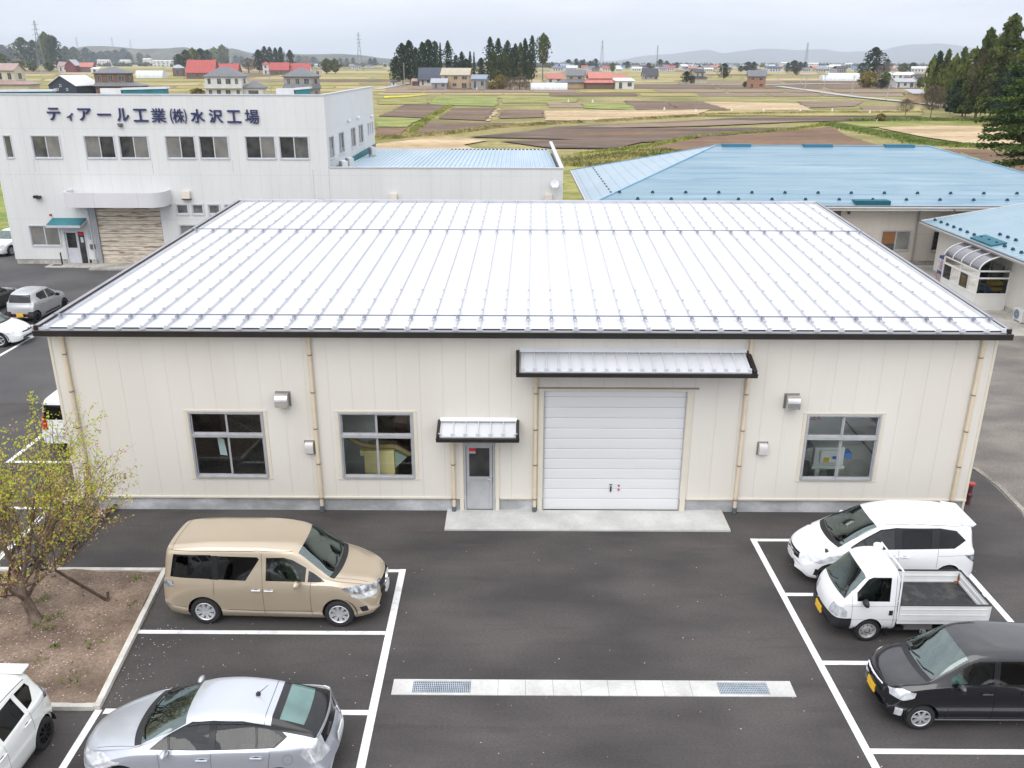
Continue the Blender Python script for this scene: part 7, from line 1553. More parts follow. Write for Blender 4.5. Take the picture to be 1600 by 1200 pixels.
# ------------------------------------------------------------------ hills
def hills(name, prof, D, thick, m, sd):
    random.seed(sd); b = MB(); X = []
    px = prof[0][0]
    f = pchip(prof); xs = [prof[0][0] + (prof[-1][0] - prof[0][0]) * i / 160 for i in range(161)]
    rows = []
    for t, hh in ((-1, 0), (-.75, .18), (-.5, .42), (-.25, .74), (0, 1.0), (.4, .6), (1, 0)):
        r_ = []
        for i, x in enumerate(xs):
            y = f(x); d = ray(x, y); k = D / d.dot(FW); p = CAM + d * k; base = -2.0; h = max(2.0, p.z - base)
            j = math.sin(i * .9 + t * 7) * .06 + math.sin(i * .37 + t * 3) * .08 + random.uniform(-.03, .03)
            dirn = Vector((d.x, d.y, 0)).normalized(); q = Vector((p.x, p.y, 0)) + dirn * (t * thick)
            r_.append((q.x, q.y, base + h * max(0, hh + (j if 0 < hh < 1 else (j * .12 if hh == 1 else 0)))))
        rows.append(r_)
    n = len(xs); b.add([v for r_ in rows for v in r_], [(k * n + i, k * n + i + 1, (k + 1) * n + i + 1, (k + 1) * n + i) for k in range(len(rows) - 1) for i in range(n - 1)])
    struct(name, b, m, smooth=True)
HM = mat('hill_woods', (.035, .045, .030), .95, col2=(.13, .115, .085), vs=.006, v2s=.03, detail=12); MM = mat('mountain_woods', (.05, .06, .06), .95, col2=(.10, .11, .11), vs=.001, detail=10)
hills('hills', [(-260, 93), (-120, 86), (0, 78), (40, 77), (80, 78), (110, 76), (140, 72), (180, 73), (215, 76), (250, 76), (290, 74), (310, 79), (330, 76), (360, 76), (385, 81), (410, 86), (450, 84), (480, 85), (520, 84), (560, 86), (600, 91), (680, 96)], 4200, 900, HM, 4)
hills('mountains', [(900, 97), (960, 95), (985, 91), (1000, 88), (1050, 84), (1080, 80), (1105, 78), (1130, 83), (1160, 79), (1200, 76), (1245, 78), (1285, 77), (1315, 81), (1350, 80), (1380, 78), (1400, 73), (1430, 69), (1470, 68), (1500, 72), (1540, 77), (1620, 79), (1800, 90)], 14200, 1400, MM, 6)

# ------------------------------------------------------------------ trees
ORD = 'first second third fourth fifth sixth seventh eighth ninth tenth eleventh twelfth thirteenth fourteenth fifteenth sixteenth seventeenth eighteenth nineteenth twentieth'.split() + ['twenty-first', 'twenty-second', 'twenty-third', 'twenty-fourth', 'twenty-fifth', 'twenty-sixth', 'twenty-seventh', 'twenty-eighth', 'twenty-ninth', 'thirtieth', 'thirty-first', 'thirty-second', 'thirty-third', 'thirty-fourth', 'thirty-fifth', 'thirty-sixth', 'thirty-seventh', 'thirty-eighth', 'thirty-ninth', 'fortieth']
def fol(name, a, c, vs=2.5, **k): return mat(name, a, .85, col2=c, vs=vs, spec=.2, obj_rand=.14, detail=3, **k)
CED = fol('cedar_green', (.014, .032, .020), (.060, .090, .048), 5); CED2 = fol('cedar_olive', (.030, .050, .014), (.125, .150, .048), 6); BRD = fol('broadleaf_green', (.045, .065, .015), (.17, .19, .055), 6); LGT = fol('light_green', (.10, .15, .04), (.22, .27, .09), 6); BRN = fol('bare_twigs', (.10, .075, .055), (.22, .175, .14), 6); YEL2 = fol('bamboo_yellow', (.15, .125, .035), (.31, .25, .09), 6); PINK = fol('blossom_pink', (.34, .22, .20), (.52, .38, .36), 6); PIN = fol('pine_green', (.04, .078, .018), (.15, .20, .055), 4)
TRK = mat('far_bark', (.06, .045, .035), .9, col2=(.14, .11, .09), vs=8)
def prof_cedar(t): return min(1, (1 - t) * 2.7) ** .6 * (1 if t > .12 else .7 + t * 2.5)
def prof_cone(t): return min(1, (1 - t) * 1.7) ** .8 * (.84 + .16 * math.sin(t * 21)) + .03
def prof_round(t): return math.sqrt(max(0, 1 - (2 * t - .95) ** 2 * 1.02))
def prof_spire(t): return (1 - t) ** .9 * .95 + .05
def prof_col(t): return min(1, (1 - t) * 3.2) ** .7 * (.9 + .1 * math.sin(t * 20))
def crown(name, prof, n, size, z0, m, sd, droop=.5, lumps=0, twig=False, aspect=.38):
    """Unit-height crown: leaf clumps spread through the volume (radius .5 before scaling)."""
    rnd = random.Random(sd); b = MB()
    L_ = []
    for i in range(lumps): lt = rnd.random() ** 1.15 * .98; L_.append((i * 2.4 + rnd.uniform(-.5, .5), lt, rnd.uniform(.07, .16) * (1.25 - .60 * lt), .46 * rnd.uniform(.30, 1.30)))
    for _ in range(n):
        t = rnd.random() ** .85; a = rnd.uniform(0, 6.283); rr = .5 * prof(t) * (rnd.random() ** .45)
        k = 1 + .26 * math.sin(3 * a + t * 9 + sd) + .18 * math.sin(5 * a - t * 17)
        if lumps:
            la, lt, lr, ld = L_[rnd.randrange(lumps)]; u = Vector((rnd.gauss(0, 1), rnd.gauss(0, 1), rnd.gauss(0, 1))).normalized() * lr * (rnd.random() ** .4)
            c = Vector((ld * prof(lt) * math.cos(la) + u.x, ld * prof(lt) * math.sin(la) + u.y, z0 + (1 - z0) * lt + u.z * aspect * .7 - .10 * ld * aspect))
            if rnd.random() < .22: c = Vector((rr * k * math.cos(a), rr * k * math.sin(a), z0 + (1 - z0) * t))
            c.z = min(1.0, max(z0 * .8, c.z))
        else: c = Vector((rr * k * math.cos(a), rr * k * math.sin(a), z0 + (1 - z0) * t))
        s = size * rnd.uniform(.55, 1.35)
        out = Vector((math.cos(a), math.sin(a), -droop + rnd.gauss(0, .35))).normalized(); e = out.orthogonal().normalized(); e.rotate(Matrix.Rotation(rnd.uniform(0, 6.28), 3, out)); f = out.cross(e)
        if twig: e, f = out * 1.6, f * .12
        zz = aspect
        def v(q): return (c.x + q.x, c.y + q.y, c.z + q.z * zz)
        b.add([v(-e * s), v(f * s * .8), v(e * s), v(-f * s * .8)], [(0, 1, 2, 3)])
        if not twig and rnd.random() < .7: o = out * s; b.add([v(-o * .7), v(e * s * .55), v(o), v(-e * s * .55)], [(0, 1, 2, 3)])
    me_o = b.build(name, m); me = me_o.data; bpy.data.objects.remove(me_o); return me
def trunkmesh(name, r0, top, sd, limbs=0):
    rnd = random.Random(sd); b = MB(); pts = [(0, 0, 0), (rnd.gauss(0, .01), rnd.gauss(0, .01), top * .4), (rnd.gauss(0, .02), rnd.gauss(0, .02), top)]; b.path(pts, [r0, r0 * .75, r0 * .3], 7)
    for i in range(limbs):
        z = top * rnd.uniform(.3, .9); a = rnd.uniform(0, 6.28); l = rnd.uniform(.2, .45); q = (l * math.cos(a), l * math.sin(a), min(.97, z + rnd.uniform(.12, .35))); b.tube((0, 0, z), q, r0 * .35, r0 * .08, 5)
        for _ in range(3): b.tube(q if rnd.random() < .5 else tuple(x * .6 + (0, 0, z * .4)[i_] for i_, x in enumerate(q)), (q[0] + rnd.gauss(0, .12), q[1] + rnd.gauss(0, .12), min(1, q[2] + rnd.uniform(0, .15))), r0 * .10, r0 * .03, 4)
    o = b.build(name, TRK); me = o.data; bpy.data.objects.remove(o); return me
KIND = {}
def kind(k, cr, tr): KIND[k] = (cr, tr)
kind('cedar', [crown('crown', prof_cedar, 900, .070, .12, CED, s) for s in (1, 2, 3)], trunkmesh('trunk', .03, .9, 1))
kind('olive', [crown('crown', prof_col, 900, .072, .10, CED2, s) for s in (4, 5)], trunkmesh('trunk', .03, .9, 2))
kind('column', [crown('crown', prof_col, 800, .085, .10, CED, s, aspect=.28) for s in (6, 7)], trunkmesh('trunk', .035, .9, 3))
kind('spire', [crown('crown', prof_spire, 520, .11, .10, CED, 8, aspect=.22)], trunkmesh('trunk', .05, .9, 4))
kind('lolly', [crown('crown', prof_round, 700, .085, .38, CED2, 9)], trunkmesh('trunk', .035, .9, 5))
kind('round', [crown('crown', prof_round, 800, .085, .12, BRD, s, .2, aspect=.7) for s in (10, 11)], trunkmesh('trunk', .04, .7, 6, 3))
kind('light', [crown('crown', prof_round, 800, .085, .10, LGT, 12, .2, aspect=.6)], trunkmesh('trunk', .04, .7, 7, 3))
kind('bare', [crown('crown', prof_round, 1300, .060, .22, BRN, 13, -.5, twig=True, aspect=.9)], trunkmesh('trunk', .035, .85, 8, 9))
kind('bamboo', [crown('crown', prof_round, 800, .080, .0, YEL2, 14, .3, aspect=.8)], trunkmesh('trunk', .02, .5, 9))
kind('blossom', [crown('crown', prof_round, 700, .075, .15, PINK, 15, .1, aspect=.8)], trunkmesh('trunk', .04, .7, 10, 3))
kind('big', [crown('crown', prof_cone, 5600, .036, .12, CED2, s, .6, lumps=90, aspect=.55) for s in (16, 17)], trunkmesh('trunk', .022, .95, 11))
kind('bigb', [crown('crown', prof_round, 5000, .036, .18, BRD, s, .2, lumps=64, aspect=.8) for s in (18, 19)], trunkmesh('trunk', .022, .75, 12))
kind('bigd', [crown('crown', prof_round, 4200, .036, .12, CED, 20, .3, lumps=52, aspect=.8)], trunkmesh('trunk', .022, .75, 13))
kind('bigbare', [crown('crown', prof_round, 3200, .040, .30, BRN, 21, -.6, twig=True, aspect=.9)], trunkmesh('trunk', .018, .9, 14, 14))
NOUN = {'cedar': 'dark cedar', 'olive': 'olive green cedar', 'column': 'tall narrow cedar', 'spire': 'thin spire shaped conifer', 'lolly': 'bare trunked cedar with tufted top', 'round': 'round leafy tree', 'light': 'fresh light green tree', 'bare': 'bare brown tree', 'bamboo': 'yellowish bush', 'blossom': 'pale pinkish tree', 'big': 'tall dense conifer', 'bigb': 'broad olive green tree', 'bigd': 'dark evergreen', 'bigbare': 'tall leafless grey brown tree'}
TN = {'bamboo': 'bush', 'bare': 'bare_tree', 'bigbare': 'bare_tree', 'blossom': 'cherry_tree', 'round': 'broadleaf_tree', 'light': 'broadleaf_tree', 'bigb': 'broadleaf_tree', 'bigd': 'evergreen_tree'}
cnt = [0]
def tree(x, yt, yb, w, k, label, group):
    p = G(x, yb); h = M2(yb - yt, p); wd_ = M2(w, p) * (1.3 if k in ('cedar', 'column', 'olive', 'spire', 'lolly') else 1.1); r = bpy.data.objects.new(TN.get(k, 'conifer'), None); COL.objects.link(r); r.empty_display_size = 1
    r.location = p; r.scale = (wd_, wd_, h * 1.03); r.rotation_euler = (0, 0, (cnt[0] * 2.399) % 6.28); tag(r, label, 'tree' if k != 'bamboo' else 'bush', group)
    crs, tr = KIND[k]; cnt[0] += 1
    for nm, me in (('crown', crs[cnt[0] % len(crs)]), ('trunk', tr)): o = bpy.data.objects.new(nm, me); COL.objects.link(o); o.parent = r
def grove(where, lst, group):
    lst = sorted(lst); seen = {}; tot = {}
    for t in lst: tot[t[4]] = tot.get(t[4], 0) + 1
    for x, yt, yb, w, k in lst:
        i = seen.get(k, 0); seen[k] = i + 1; lb = NOUN[k]
        lab = '%s %s from left %s' % (ORD[i], lb, where) if tot[k] > 1 else '%s %s' % (lb, where)
        tree(x, yt, yb, w, k, lab, group)
C_, O_, L_, S_ = 'cedar', 'olive', 'column', 'spire'
grove('in the grove by the navy roofed farmhouse', [(619, 93, 133, 15, C_), (630, 74, 132, 19, C_), (641, 70, 132, 18, C_), (651, 80, 131, 15, C_), (661, 72, 130, 15, L_), (671, 69, 130, 19, C_), (681, 71, 130, 17, C_), (689, 73, 128, 7, S_), (701, 70, 128, 13, L_), (713, 90, 127, 11, C_), (722, 85, 127, 10, C_), (735, 85, 127, 9, S_), (741, 86, 127, 6, S_), (729, 95, 127, 14, C_), (752, 94, 127, 13, C_)], 'cedars around the farmhouse')
grove('in the grove right of the beige roofed farmhouse', [(766, 65, 130, 14, L_), (771, 84, 131, 19, O_), (779, 67, 130, 14, L_), (788, 84, 131, 17, O_), (793, 70, 130, 14, C_), (801, 80, 130, 14, O_), (805, 74, 130, 12, L_), (813, 73, 130, 13, O_), (820, 67, 130, 12, L_), (831, 63, 130, 12, L_), (826, 84, 130, 13, O_), (848, 60, 126, 17, 'lolly')], 'cedars right of the farmhouse')
grove('before the grove right of the farmhouse', [(783, 118, 139, 20, 'bamboo'), (797, 124, 140, 24, 'bare'), (812, 121, 140, 22, 'bare'), (822, 127, 140, 16, 'bare'), (770, 128, 140, 14, 'bamboo')], 'shrubs before the cedar grove')
grove('in the tree row at the far left', [(-6, 84, 113, 34, 'round'), (8, 73, 101, 16, C_), (20, 76, 101, 12, C_), (40, 63, 105, 27, O_), (57, 67, 105, 15, C_), (65, 71, 105, 13, C_), (77, 57, 106, 25, 'round'), (89, 61, 107, 20, C_), (106, 75, 102, 13, C_), (119, 76, 102, 19, O_), (137, 77, 101, 15, C_), (148, 83, 101, 12, C_), (160, 82, 100, 14, C_), (171, 81, 100, 15, C_), (183, 80, 100, 16, C_), (196, 78, 100, 15, C_), (203, 84, 101, 10, C_), (220, 84, 101, 10, 'round'), (232, 86, 100, 9, 'round'), (32, 96, 109, 16, 'round'), (52, 98, 112, 14, 'round'), (78, 98, 112, 14, 'round')], 'tree row far left')
grove('behind the big red roofed barn', [(281, 87, 111, 15, C_), (293, 81, 111, 17, O_), (304, 79, 111, 17, 'round'), (316, 79, 110, 17, C_), (327, 81, 109, 12, C_), (337, 77, 104, 17, 'light'), (350, 74, 104, 17, 'round')], 'trees behind the red barn')
grove('around the row of red roofs', [(389, 93, 114, 21, 'bare'), (406, 81, 114, 14, C_), (416, 76, 112, 12, L_), (424, 77, 111, 11, L_), (433, 78, 111, 10, L_), (441, 77, 111, 11, L_), (455, 81, 112, 11, L_), (369, 88, 101, 8, C_), (378, 89, 101, 9, C_), (310, 139, 153, 20, 'bamboo')], 'trees around the red roofs')
grove('between the first pylon and grey house', [(511, 94, 115, 17, 'round'), (524, 94, 115, 13, 'round'), (468, 88, 101, 10, C_), (479, 89, 102, 14, 'bare'), (490, 90, 101, 12, C_), (532, 92, 102, 8, C_), (542, 92, 102, 7, C_), (552, 91, 102, 6, C_), (579, 92, 104, 6, C_), (586, 92, 104, 6, C_)], 'trees near the first pylon')
grove('behind the salmon roofed farm', [(888, 94, 107, 10, C_), (900, 93, 108, 8, C_), (908, 95, 108, 8, C_), (912, 94, 108, 6, C_), (922, 96, 108, 8, C_), (930, 93, 108, 9, C_), (862, 98, 108, 8, 'round'), (852, 98, 106, 8, 'round'), (957, 99, 113, 8, 'round'), (980, 97, 108, 12, C_), (1013, 99, 110, 9, C_), (1031, 94, 108, 10, C_), (1041, 96, 108, 7, C_), (1057, 98, 107, 8, C_)], 'trees behind the salmon roofs')
grove('around the brick coloured house', [(1072, 113, 130, 13, C_), (1085, 119, 130, 7, 'round'), (1131, 101, 124, 15, O_), (1168, 98, 113, 13, C_), (1177, 98, 113, 9, C_), (1164, 128, 137, 7, 'round'), (1230, 99, 114, 7, C_), (1240, 96, 114, 13, C_), (1249, 98, 113, 8, C_), (1257, 98, 112, 7, C_), (1244, 107, 118, 7, C_), (1157, 103, 113, 7, C_)], 'trees around the brick house')
grove('around the leaning utility pole', [(1346, 100, 117, 14, C_), (1362, 79, 126, 26, C_), (1355, 113, 137, 26, 'bamboo'), (1372, 105, 128, 11, 'bare'), (1383, 99, 120, 12, 'bare'), (1383, 114, 132, 14, 'round'), (1377, 125, 139, 20, C_), (1384, 94, 117, 10, C_), (1411, 100, 114, 16, 'round'), (1425, 99, 113, 14, C_), (1416, 120, 132, 14, 'blossom'), (1437, 122, 138, 12, 'round')], 'trees near the leaning pole')
grove('in the wood at the right edge', [(1448, 95, 165, 16, 'round'), (1456, 88, 165, 17, C_), (1469, 85, 166, 24, 'big'), (1482, 94, 167, 22, 'round'), (1493, 82, 168, 26, 'big'), (1545, 62, 188, 40, 'bigb'), (1576, 104, 195, 50, 'bigd'), (1522, 110, 186, 34, 'bigb'), (1466, 112, 170, 26, 'bigb'), (1490, 106, 174, 30, 'bigb'), (1508, 84, 182, 34, 'bigb'), (1524, 58, 187, 44, 'big'), (1556, 40, 190, 62, 'big'), (1592, 48, 192, 50, 'big'), (1626, 40, 195, 60, 'big'), (1503, 124, 182, 46, 'bigd'), (1530, 88, 188, 40, 'bigbare'), (1546, 102, 190, 30, 'bigbare'), (1566, 92, 190, 44, 'bigb'), (1600, 80, 194, 56, 'bigb'), (1484, 140, 178, 20, 'bigd'), (1578, 118, 192, 46, 'bigd'), (1612, 120, 196, 46, 'bigd')], 'trees of the right hand wood')
grove('standing before the right hand wood', [(1453, 138, 187, 34, 'bigbare'), (1414, 157, 182, 24, 'bigbare'), (1376, 178, 190, 13, 'bamboo')], 'trees before the wood')
# pine at the right edge, branches in flat layered pads
random.seed(77)
pr = root('pine_tree', 'near pine with layered green branches reaching in from the right edge', 'tree', tuple(G(1628, 292)), world=True); pc = Vector(WORLD[pr.name])
tk, nd = MB(), MB(); tk.tube(tuple(pc), tuple(pc + Vector((.3, 0, 16))), .35, .06, 9)
for i in range(84):
    z = 2.2 + 13.2 * (i / 84) ** .95; a = i * 2.4 + random.uniform(-.3, .3); l = (1 - (z / 17.0) ** 2.6) * 7.4 * random.uniform(.75, 1.08)
    d = Vector((math.cos(a), math.sin(a), random.uniform(-.10, .12))); e = pc + Vector((0, 0, z)) + d * l; e.z -= l * .06; tk.tube(tuple(pc + Vector((0, 0, z))), tuple(e), .07, .02, 5)
    for _ in range(int(90 + l * 40)):
        t = random.uniform(.30, 1.04); s = Vector((-d.y, d.x, 0)); c = pc + Vector((0, 0, z)) + d * l * t + s * random.gauss(0, .10 + .20 * l * t * .45) + Vector((0, 0, -l * .06 * t * t + random.gauss(.08, .11)))
        q = Vector((random.gauss(0, 1), random.gauss(0, 1), random.gauss(0, .45))).normalized() * random.uniform(.18, .38); w = q.cross(Vector((0, 0, 1))).normalized() * .10
        nd.add([tuple(c - q - w * .4), tuple(c - w), tuple(c + q), tuple(c + w)], [(0, 1, 2, 3)]); v_ = q.cross(w).normalized() * .07
        if random.random() < .6: nd.add([tuple(c - q - v_ * .4), tuple(c - v_), tuple(c + q), tuple(c + v_)], [(0, 1, 2, 3)])
tk.build('trunk', TRK, pr, True); nd.build('needles', PIN, pr)
# far woods: one mass of crowns along the edge of the plain
random.seed(8); b = MB()
def blob(p, w, h):
    n = 5; c = [(p.x + w * .5 * math.cos(6.28 * i / n + p.x), p.y + w * .5 * math.sin(6.28 * i / n + p.x), 0) for i in range(n)]; m_ = [(p.x + w * .55 * math.cos(6.28 * i / n + p.y), p.y + w * .55 * math.sin(6.28 * i / n + p.y), h * random.uniform(.35, .65)) for i in range(n)]; t = (p.x + random.uniform(-.2, .2) * w, p.y, h)
    b.add(c + m_ + [t], [(i, (i + 1) % n, n + (i + 1) % n, n + i) for i in range(n)] + [(n + i, n + (i + 1) % n, 2 * n) for i in range(n)])
for _ in range(4200):
    x = random.uniform(-150, 1750); y = random.choice([99.2, 100.2, 101.2, 102.3, 103.5, 105]) + random.uniform(-.4, .6)
    if math.sin(x * .035 + y * 3) + math.sin(x * .011 + y) < -.55: continue
    p = G(x, y + (x - 800) * .0029); blob(p, random.uniform(7, 13), random.uniform(6, 17) * (1.05 if y < 101 else .70))
struct('far_woods', b, fol('far_wood_green', (.02, .032, .018), (.07, .078, .045), .05), 'stuff')

# ------------------------------------------------------------------ houses on the plain
RF = {'red': (.38, .075, .070), 'salmon': (.46, .17, .14), 'grey': (.15, .155, .17), 'navy': (.055, .065, .095), 'beige': (.42, .38, .29), 'white': (.62, .63, .64), 'brown': (.17, .10, .085), 'blue': (.06, .17, .36), 'dark': (.05, .05, .06), 'pale': (.36, .38, .42), 'bluegrey': (.22, .27, .34), 'pinkgrey': (.34, .24, .22)}
WL = {'cream': (.52, .49, .38), 'white': (.60, .60, .59), 'grey': (.30, .28, .29), 'dark': (.055, .055, .06), 'navy': (.035, .045, .075), 'tan': (.45, .33, .21), 'brick': (.31, .150, .095), 'orange': (.62, .33, .13), 'wood': (.16, .10, .075), 'redwood': (.17, .035, .04), 'beige': (.47, .42, .33)}
def rm(k): return mat('house_roof_' + k, RF[k], .6, var=.10, vs=.9, stretch=(3, .4, .4))
def wm(k): return mat('house_wall_' + k, WL[k], .75, var=.06, vs=.6)
HWIN = mat('house_window', (.04, .045, .05), .15, col2=(.11, .12, .13), vs=.8); HFR = mat('house_frame', (.50, .50, .50), .5)
def roof_mesh(b, w, d, z, h, ov, kd, th=.22):
    x, y = w / 2 + ov, d / 2 + ov
    if kd == 'hip':
        k = max(0, x - y); t = [(-k, 0), (k, 0)]
        b.poly([(-x, -y, z), (x, -y, z), (k, 0, z + h), (-k, 0, z + h)]); b.poly([(x, y, z), (-x, y, z), (-k, 0, z + h), (k, 0, z + h)]); b.poly([(x, -y, z), (x, y, z), (k, 0, z + h)]); b.poly([(-x, y, z), (-x, -y, z), (-k, 0, z + h)])
        b.box(-x, x, -y, y, z - th, z - .002)
    elif kd == 'gx':
        b.hexa([(-x, -y, z - th), (x, -y, z - th), (x, 0, z + h - th), (-x, 0, z + h - th)], [(-x, -y, z), (x, -y, z), (x, 0, z + h), (-x, 0, z + h)]); b.hexa([(-x, 0, z + h - th), (x, 0, z + h - th), (x, y, z - th), (-x, y, z - th)], [(-x, 0, z + h), (x, 0, z + h), (x, y, z), (-x, y, z)])
    elif kd == 'gy':
        b.hexa([(-x, -y, z - th), (0, -y, z + h - th), (0, y, z + h - th), (-x, y, z - th)], [(-x, -y, z), (0, -y, z + h), (0, y, z + h), (-x, y, z)]); b.hexa([(0, -y, z + h - th), (x, -y, z - th), (x, y, z - th), (0, y, z + h - th)], [(0, -y, z + h), (x, -y, z), (x, y, z), (0, y, z + h)])
    else: b.hexa([(-x, -y, z - th), (x, -y, z - th), (x, y, z + h - th), (-x, y, z + h - th)], [(-x, -y, z), (x, -y, z), (x, y, z + h), (-x, y, z + h)])
def house(label, x0, x1, yb, hw, hr, kd, rk, wk, rz=0, d=None, floors=1, nwin=3, skirt=None, wing=None, name='house', group=None, ov=.5, extra=None):
    p = G((x0 + x1) / 2, yb); w = M2(x1 - x0, p); hh = M2(hw, p); hr_ = M2(hr, p) * 1.25; d = d or min(w * .8, 9); p = p + Vector((0, 0, 0))
    r = root(name, label, 'house' if name in ('house', 'farmhouse') else name.replace('_', ' '), tuple(p), R(rz), group)
    w -= 2 * ov * .8; b = MB(); b.box(-w / 2, w / 2, -d / 2, d / 2, -.3, hh)
    if kd == 'gx':
        for sx in (-w / 2, w / 2): b.poly([(sx, -d / 2, hh), (sx, d / 2, hh), (sx, 0, hh + hr_ * .92)])
    if kd == 'gy':
        for sy in (-d / 2, d / 2): b.poly([(-w / 2, sy, hh), (w / 2, sy, hh), (0, sy, hh + hr_ * .92)])
    wall_ = b.build('wall', wm(wk), r); b = MB(); roof_mesh(b, w, d, hh, hr_, ov, kd); b.build('roof', rm(rk), r)
    fh = hh / floors
    for f in range(floors):
        for i in range(nwin):
            cx = -w / 2 + w * (i + .5) / nwin + math.sin(i * 5 + f * 3 + x0) * w * .02; ww = w / nwin * (.32 + .10 * ((i * 7 + f * 3) % 3)); z0 = f * fh + fh * (.34 if f or (i % 2) else .10); z1 = f * fh + fh * .80
            q = MB(); q.box(cx - ww / 2 - .06, cx + ww / 2 + .06, -d / 2 - .05, -d / 2 - .005, z0 - .06, z1 + .06); fo = q.build('window', HFR, r); q = MB(); q.box(cx - ww / 2, cx - .03, -d / 2 - .07, -d / 2 - .052, z0, z1); q.box(cx + .03, cx + ww / 2, -d / 2 - .07, -d / 2 - .052, z0, z1); q.build('pane', HWIN, fo)
        q = MB(); q.box(w / 2 + .005, w / 2 + .05, -d * .15, d * .15, f * fh + fh * .36, f * fh + fh * .78); q.build('window', HWIN, r)
    if skirt:                                  # lower storey wider than the upper, with its own roof
        sx, zz, sd_ = skirt; b = MB(); x_, y_ = w / 2, d / 2; zc = hh * zz
        q = [(-x_ - sx[0], -y_ - sd_), (x_ + sx[1], -y_ - sd_), (x_ + sx[1], y_ + .2), (-x_ - sx[0], y_ + .2)]; i_ = [(-x_, -y_), (x_, -y_), (x_, y_), (-x_, y_)]
        for k in range(4): a, c, e, f_ = q[k], q[(k + 1) % 4], i_[(k + 1) % 4], i_[k]; b.hexa([(a[0], a[1], zc - .2), (c[0], c[1], zc - .2), (e[0], e[1], zc + hr_ * .35), (f_[0], f_[1], zc + hr_ * .35)], [(a[0], a[1], zc), (c[0], c[1], zc), (e[0], e[1], zc + hr_ * .55), (f_[0], f_[1], zc + hr_ * .55)])
        b.build('lower_roof', rm(rk), r)
        if max(sx) > 1.5: b = MB(); b.box(-x_ - max(0, sx[0] - .7), x_ + max(0, sx[1] - .7), -y_ - max(.1, sd_ - .7), y_ + .1, -.3, zc - .15); b.build('lower_wall', wm(wk), r)
    if wing:
        wx0, wx1, wh_, whr, wd2 = wing; b = MB(); q = MB(); cx = (wx0 + wx1) / 2; ww = wx1 - wx0; b.box(wx0, wx1, -wd2 / 2, wd2 / 2, -.3, wh_); b.build('wing_wall', wm(wk), r)
        roof_mesh(q, ww, wd2, wh_, whr, .5, 'hip'); q.v = [(x + cx, y, z) for x, y, z in q.v]; q.build('wing_roof', rm(rk), r)
        q = MB(); q.box(cx - ww * .25, cx + ww * .25, -wd2 / 2 - .06, -wd2 / 2 - .005, wh_ * .3, wh_ * .75); q.build('window', HWIN, r)
    if extra == 'balcony': b = MB(); zc = hh * .48; b.box(-w / 2 - .1, w / 2 + .1, -d / 2 - 1.0, -d / 2 - .9, zc, zc + 1.1); b.box(-w / 2 - .1, w / 2 + .1, -d / 2 - .9, -d / 2, zc - .12, zc + .02); b.build('balcony', wm('white'), r)
    if extra == 'squares':
        for cx, cz in ((-.55, .66), (-.36, .70), (-.12, .98), (.34, .70)):
            q = MB(); x_, z_ = cx * w / 2, cz * hh; q.box(x_ - .42, x_ + .42, -d / 2 - .06, -d / 2 - .01, z_ - .42, z_ + .42); fo = q.build('window', HFR, r); q = MB(); q.box(x_ - .24, x_ + .24, -d / 2 - .09, -d / 2 - .062, z_ - .24, z_ + .24); q.build('pane', HWIN, fo)
    return r
house('cream two storey house with brown roofs behind the factory at far left', -30, 38, 152, 40, 8, 'gx', 'pinkgrey', 'cream', 4, 8, 2, 4, ((1, 5), .50, 1.8), extra=None)
house('navy shed with white gable roof and four small square windows', 92, 146, 153, 19, 12, 'gy', 'white', 'navy', -16, 11, 1, 0, name='shed', extra='squares')
house('dark two storey house with hipped roof beside the navy shed', 158, 208, 153, 37, 7, 'hip', 'grey', 'wood', 6, 8, 2, 3, ((.5, 5.2), .50, 1.2))
house('white two storey house with grey hipped roof and long balcony', 327, 386, 154, 33, 11, 'hip', 'grey', 'white', 4, 9, 2, 4, None, (6.0, 12.5, 3.6, 2.2, 6), extra='balcony')
house('grey two storey house with hipped roof behind the factory parapet', 450, 498, 156, 35, 10, 'hip', 'grey', 'grey', -6, 8, 2, 3, ((.4, .4), .50, 1.0))
house('large barn with bright red roof', 296, 341, 123, 9, 15, 'gx', 'red', 'wood', 2, 14, 1, 4, name='barn')
house('long lower red roofed barn joined to the large barn', 340, 376, 121, 9, 9, 'gx', 'red', 'wood', 2, 12, 1, 4, name='barn')
house('small grey roofed hut left of the red barn', 272, 289, 119, 12, 4, 'hip', 'pale', 'wood', 0, 6, 1, 1, name='hut')
house('white storehouse with small red roof', 412, 422, 116, 14, 4, 'hip', 'red', 'white', 0, 6, 2, 1, name='storehouse')
house('red roofed farmhouse right of the white storehouse', 423, 454, 117, 7, 9, 'gx', 'red', 'wood', 0, 10, 1, 4, name='farmhouse')
house('red roofed farmhouse half hidden by the grey two storey house', 453, 487, 117, 7, 8, 'gx', 'red', 'white', 0, 10, 1, 4, name='farmhouse')
house('small beige house with round topped gable near the red roofs', 490, 504, 118, 8, 3, 'gy', 'beige', 'beige', 10, 8, 1, 1)
house('farmhouse with navy tiled roof in front of the cedars', 655, 694, 134, 13, 11, 'gx', 'navy', 'white', 3, 9, 1, 4, ((1, 1), .72, 1.4), name='farmhouse')
house('tan two storey farmhouse with beige roof', 691, 737, 138, 20, 8, 'gx', 'beige', 'tan', -8, 8, 2, 3, None, None, name='farmhouse')
house('small grey roofed garage in front of the tan farmhouse', 674, 700, 138.5, 9, 5, 'gx', 'pale', 'grey', 0, 5, 1, 2, name='garage')
house('grey shed with pale blue roof right of the tan farmhouse', 738, 763, 139, 15, 5, 'gx', 'bluegrey', 'grey', -10, 8, 1, 2, name='shed')
house('low red brown shed left of the navy roofed farmhouse', 644, 660, 134, 7, 3, 'gx', 'pinkgrey', 'redwood', 0, 5, 1, 1, name='shed')
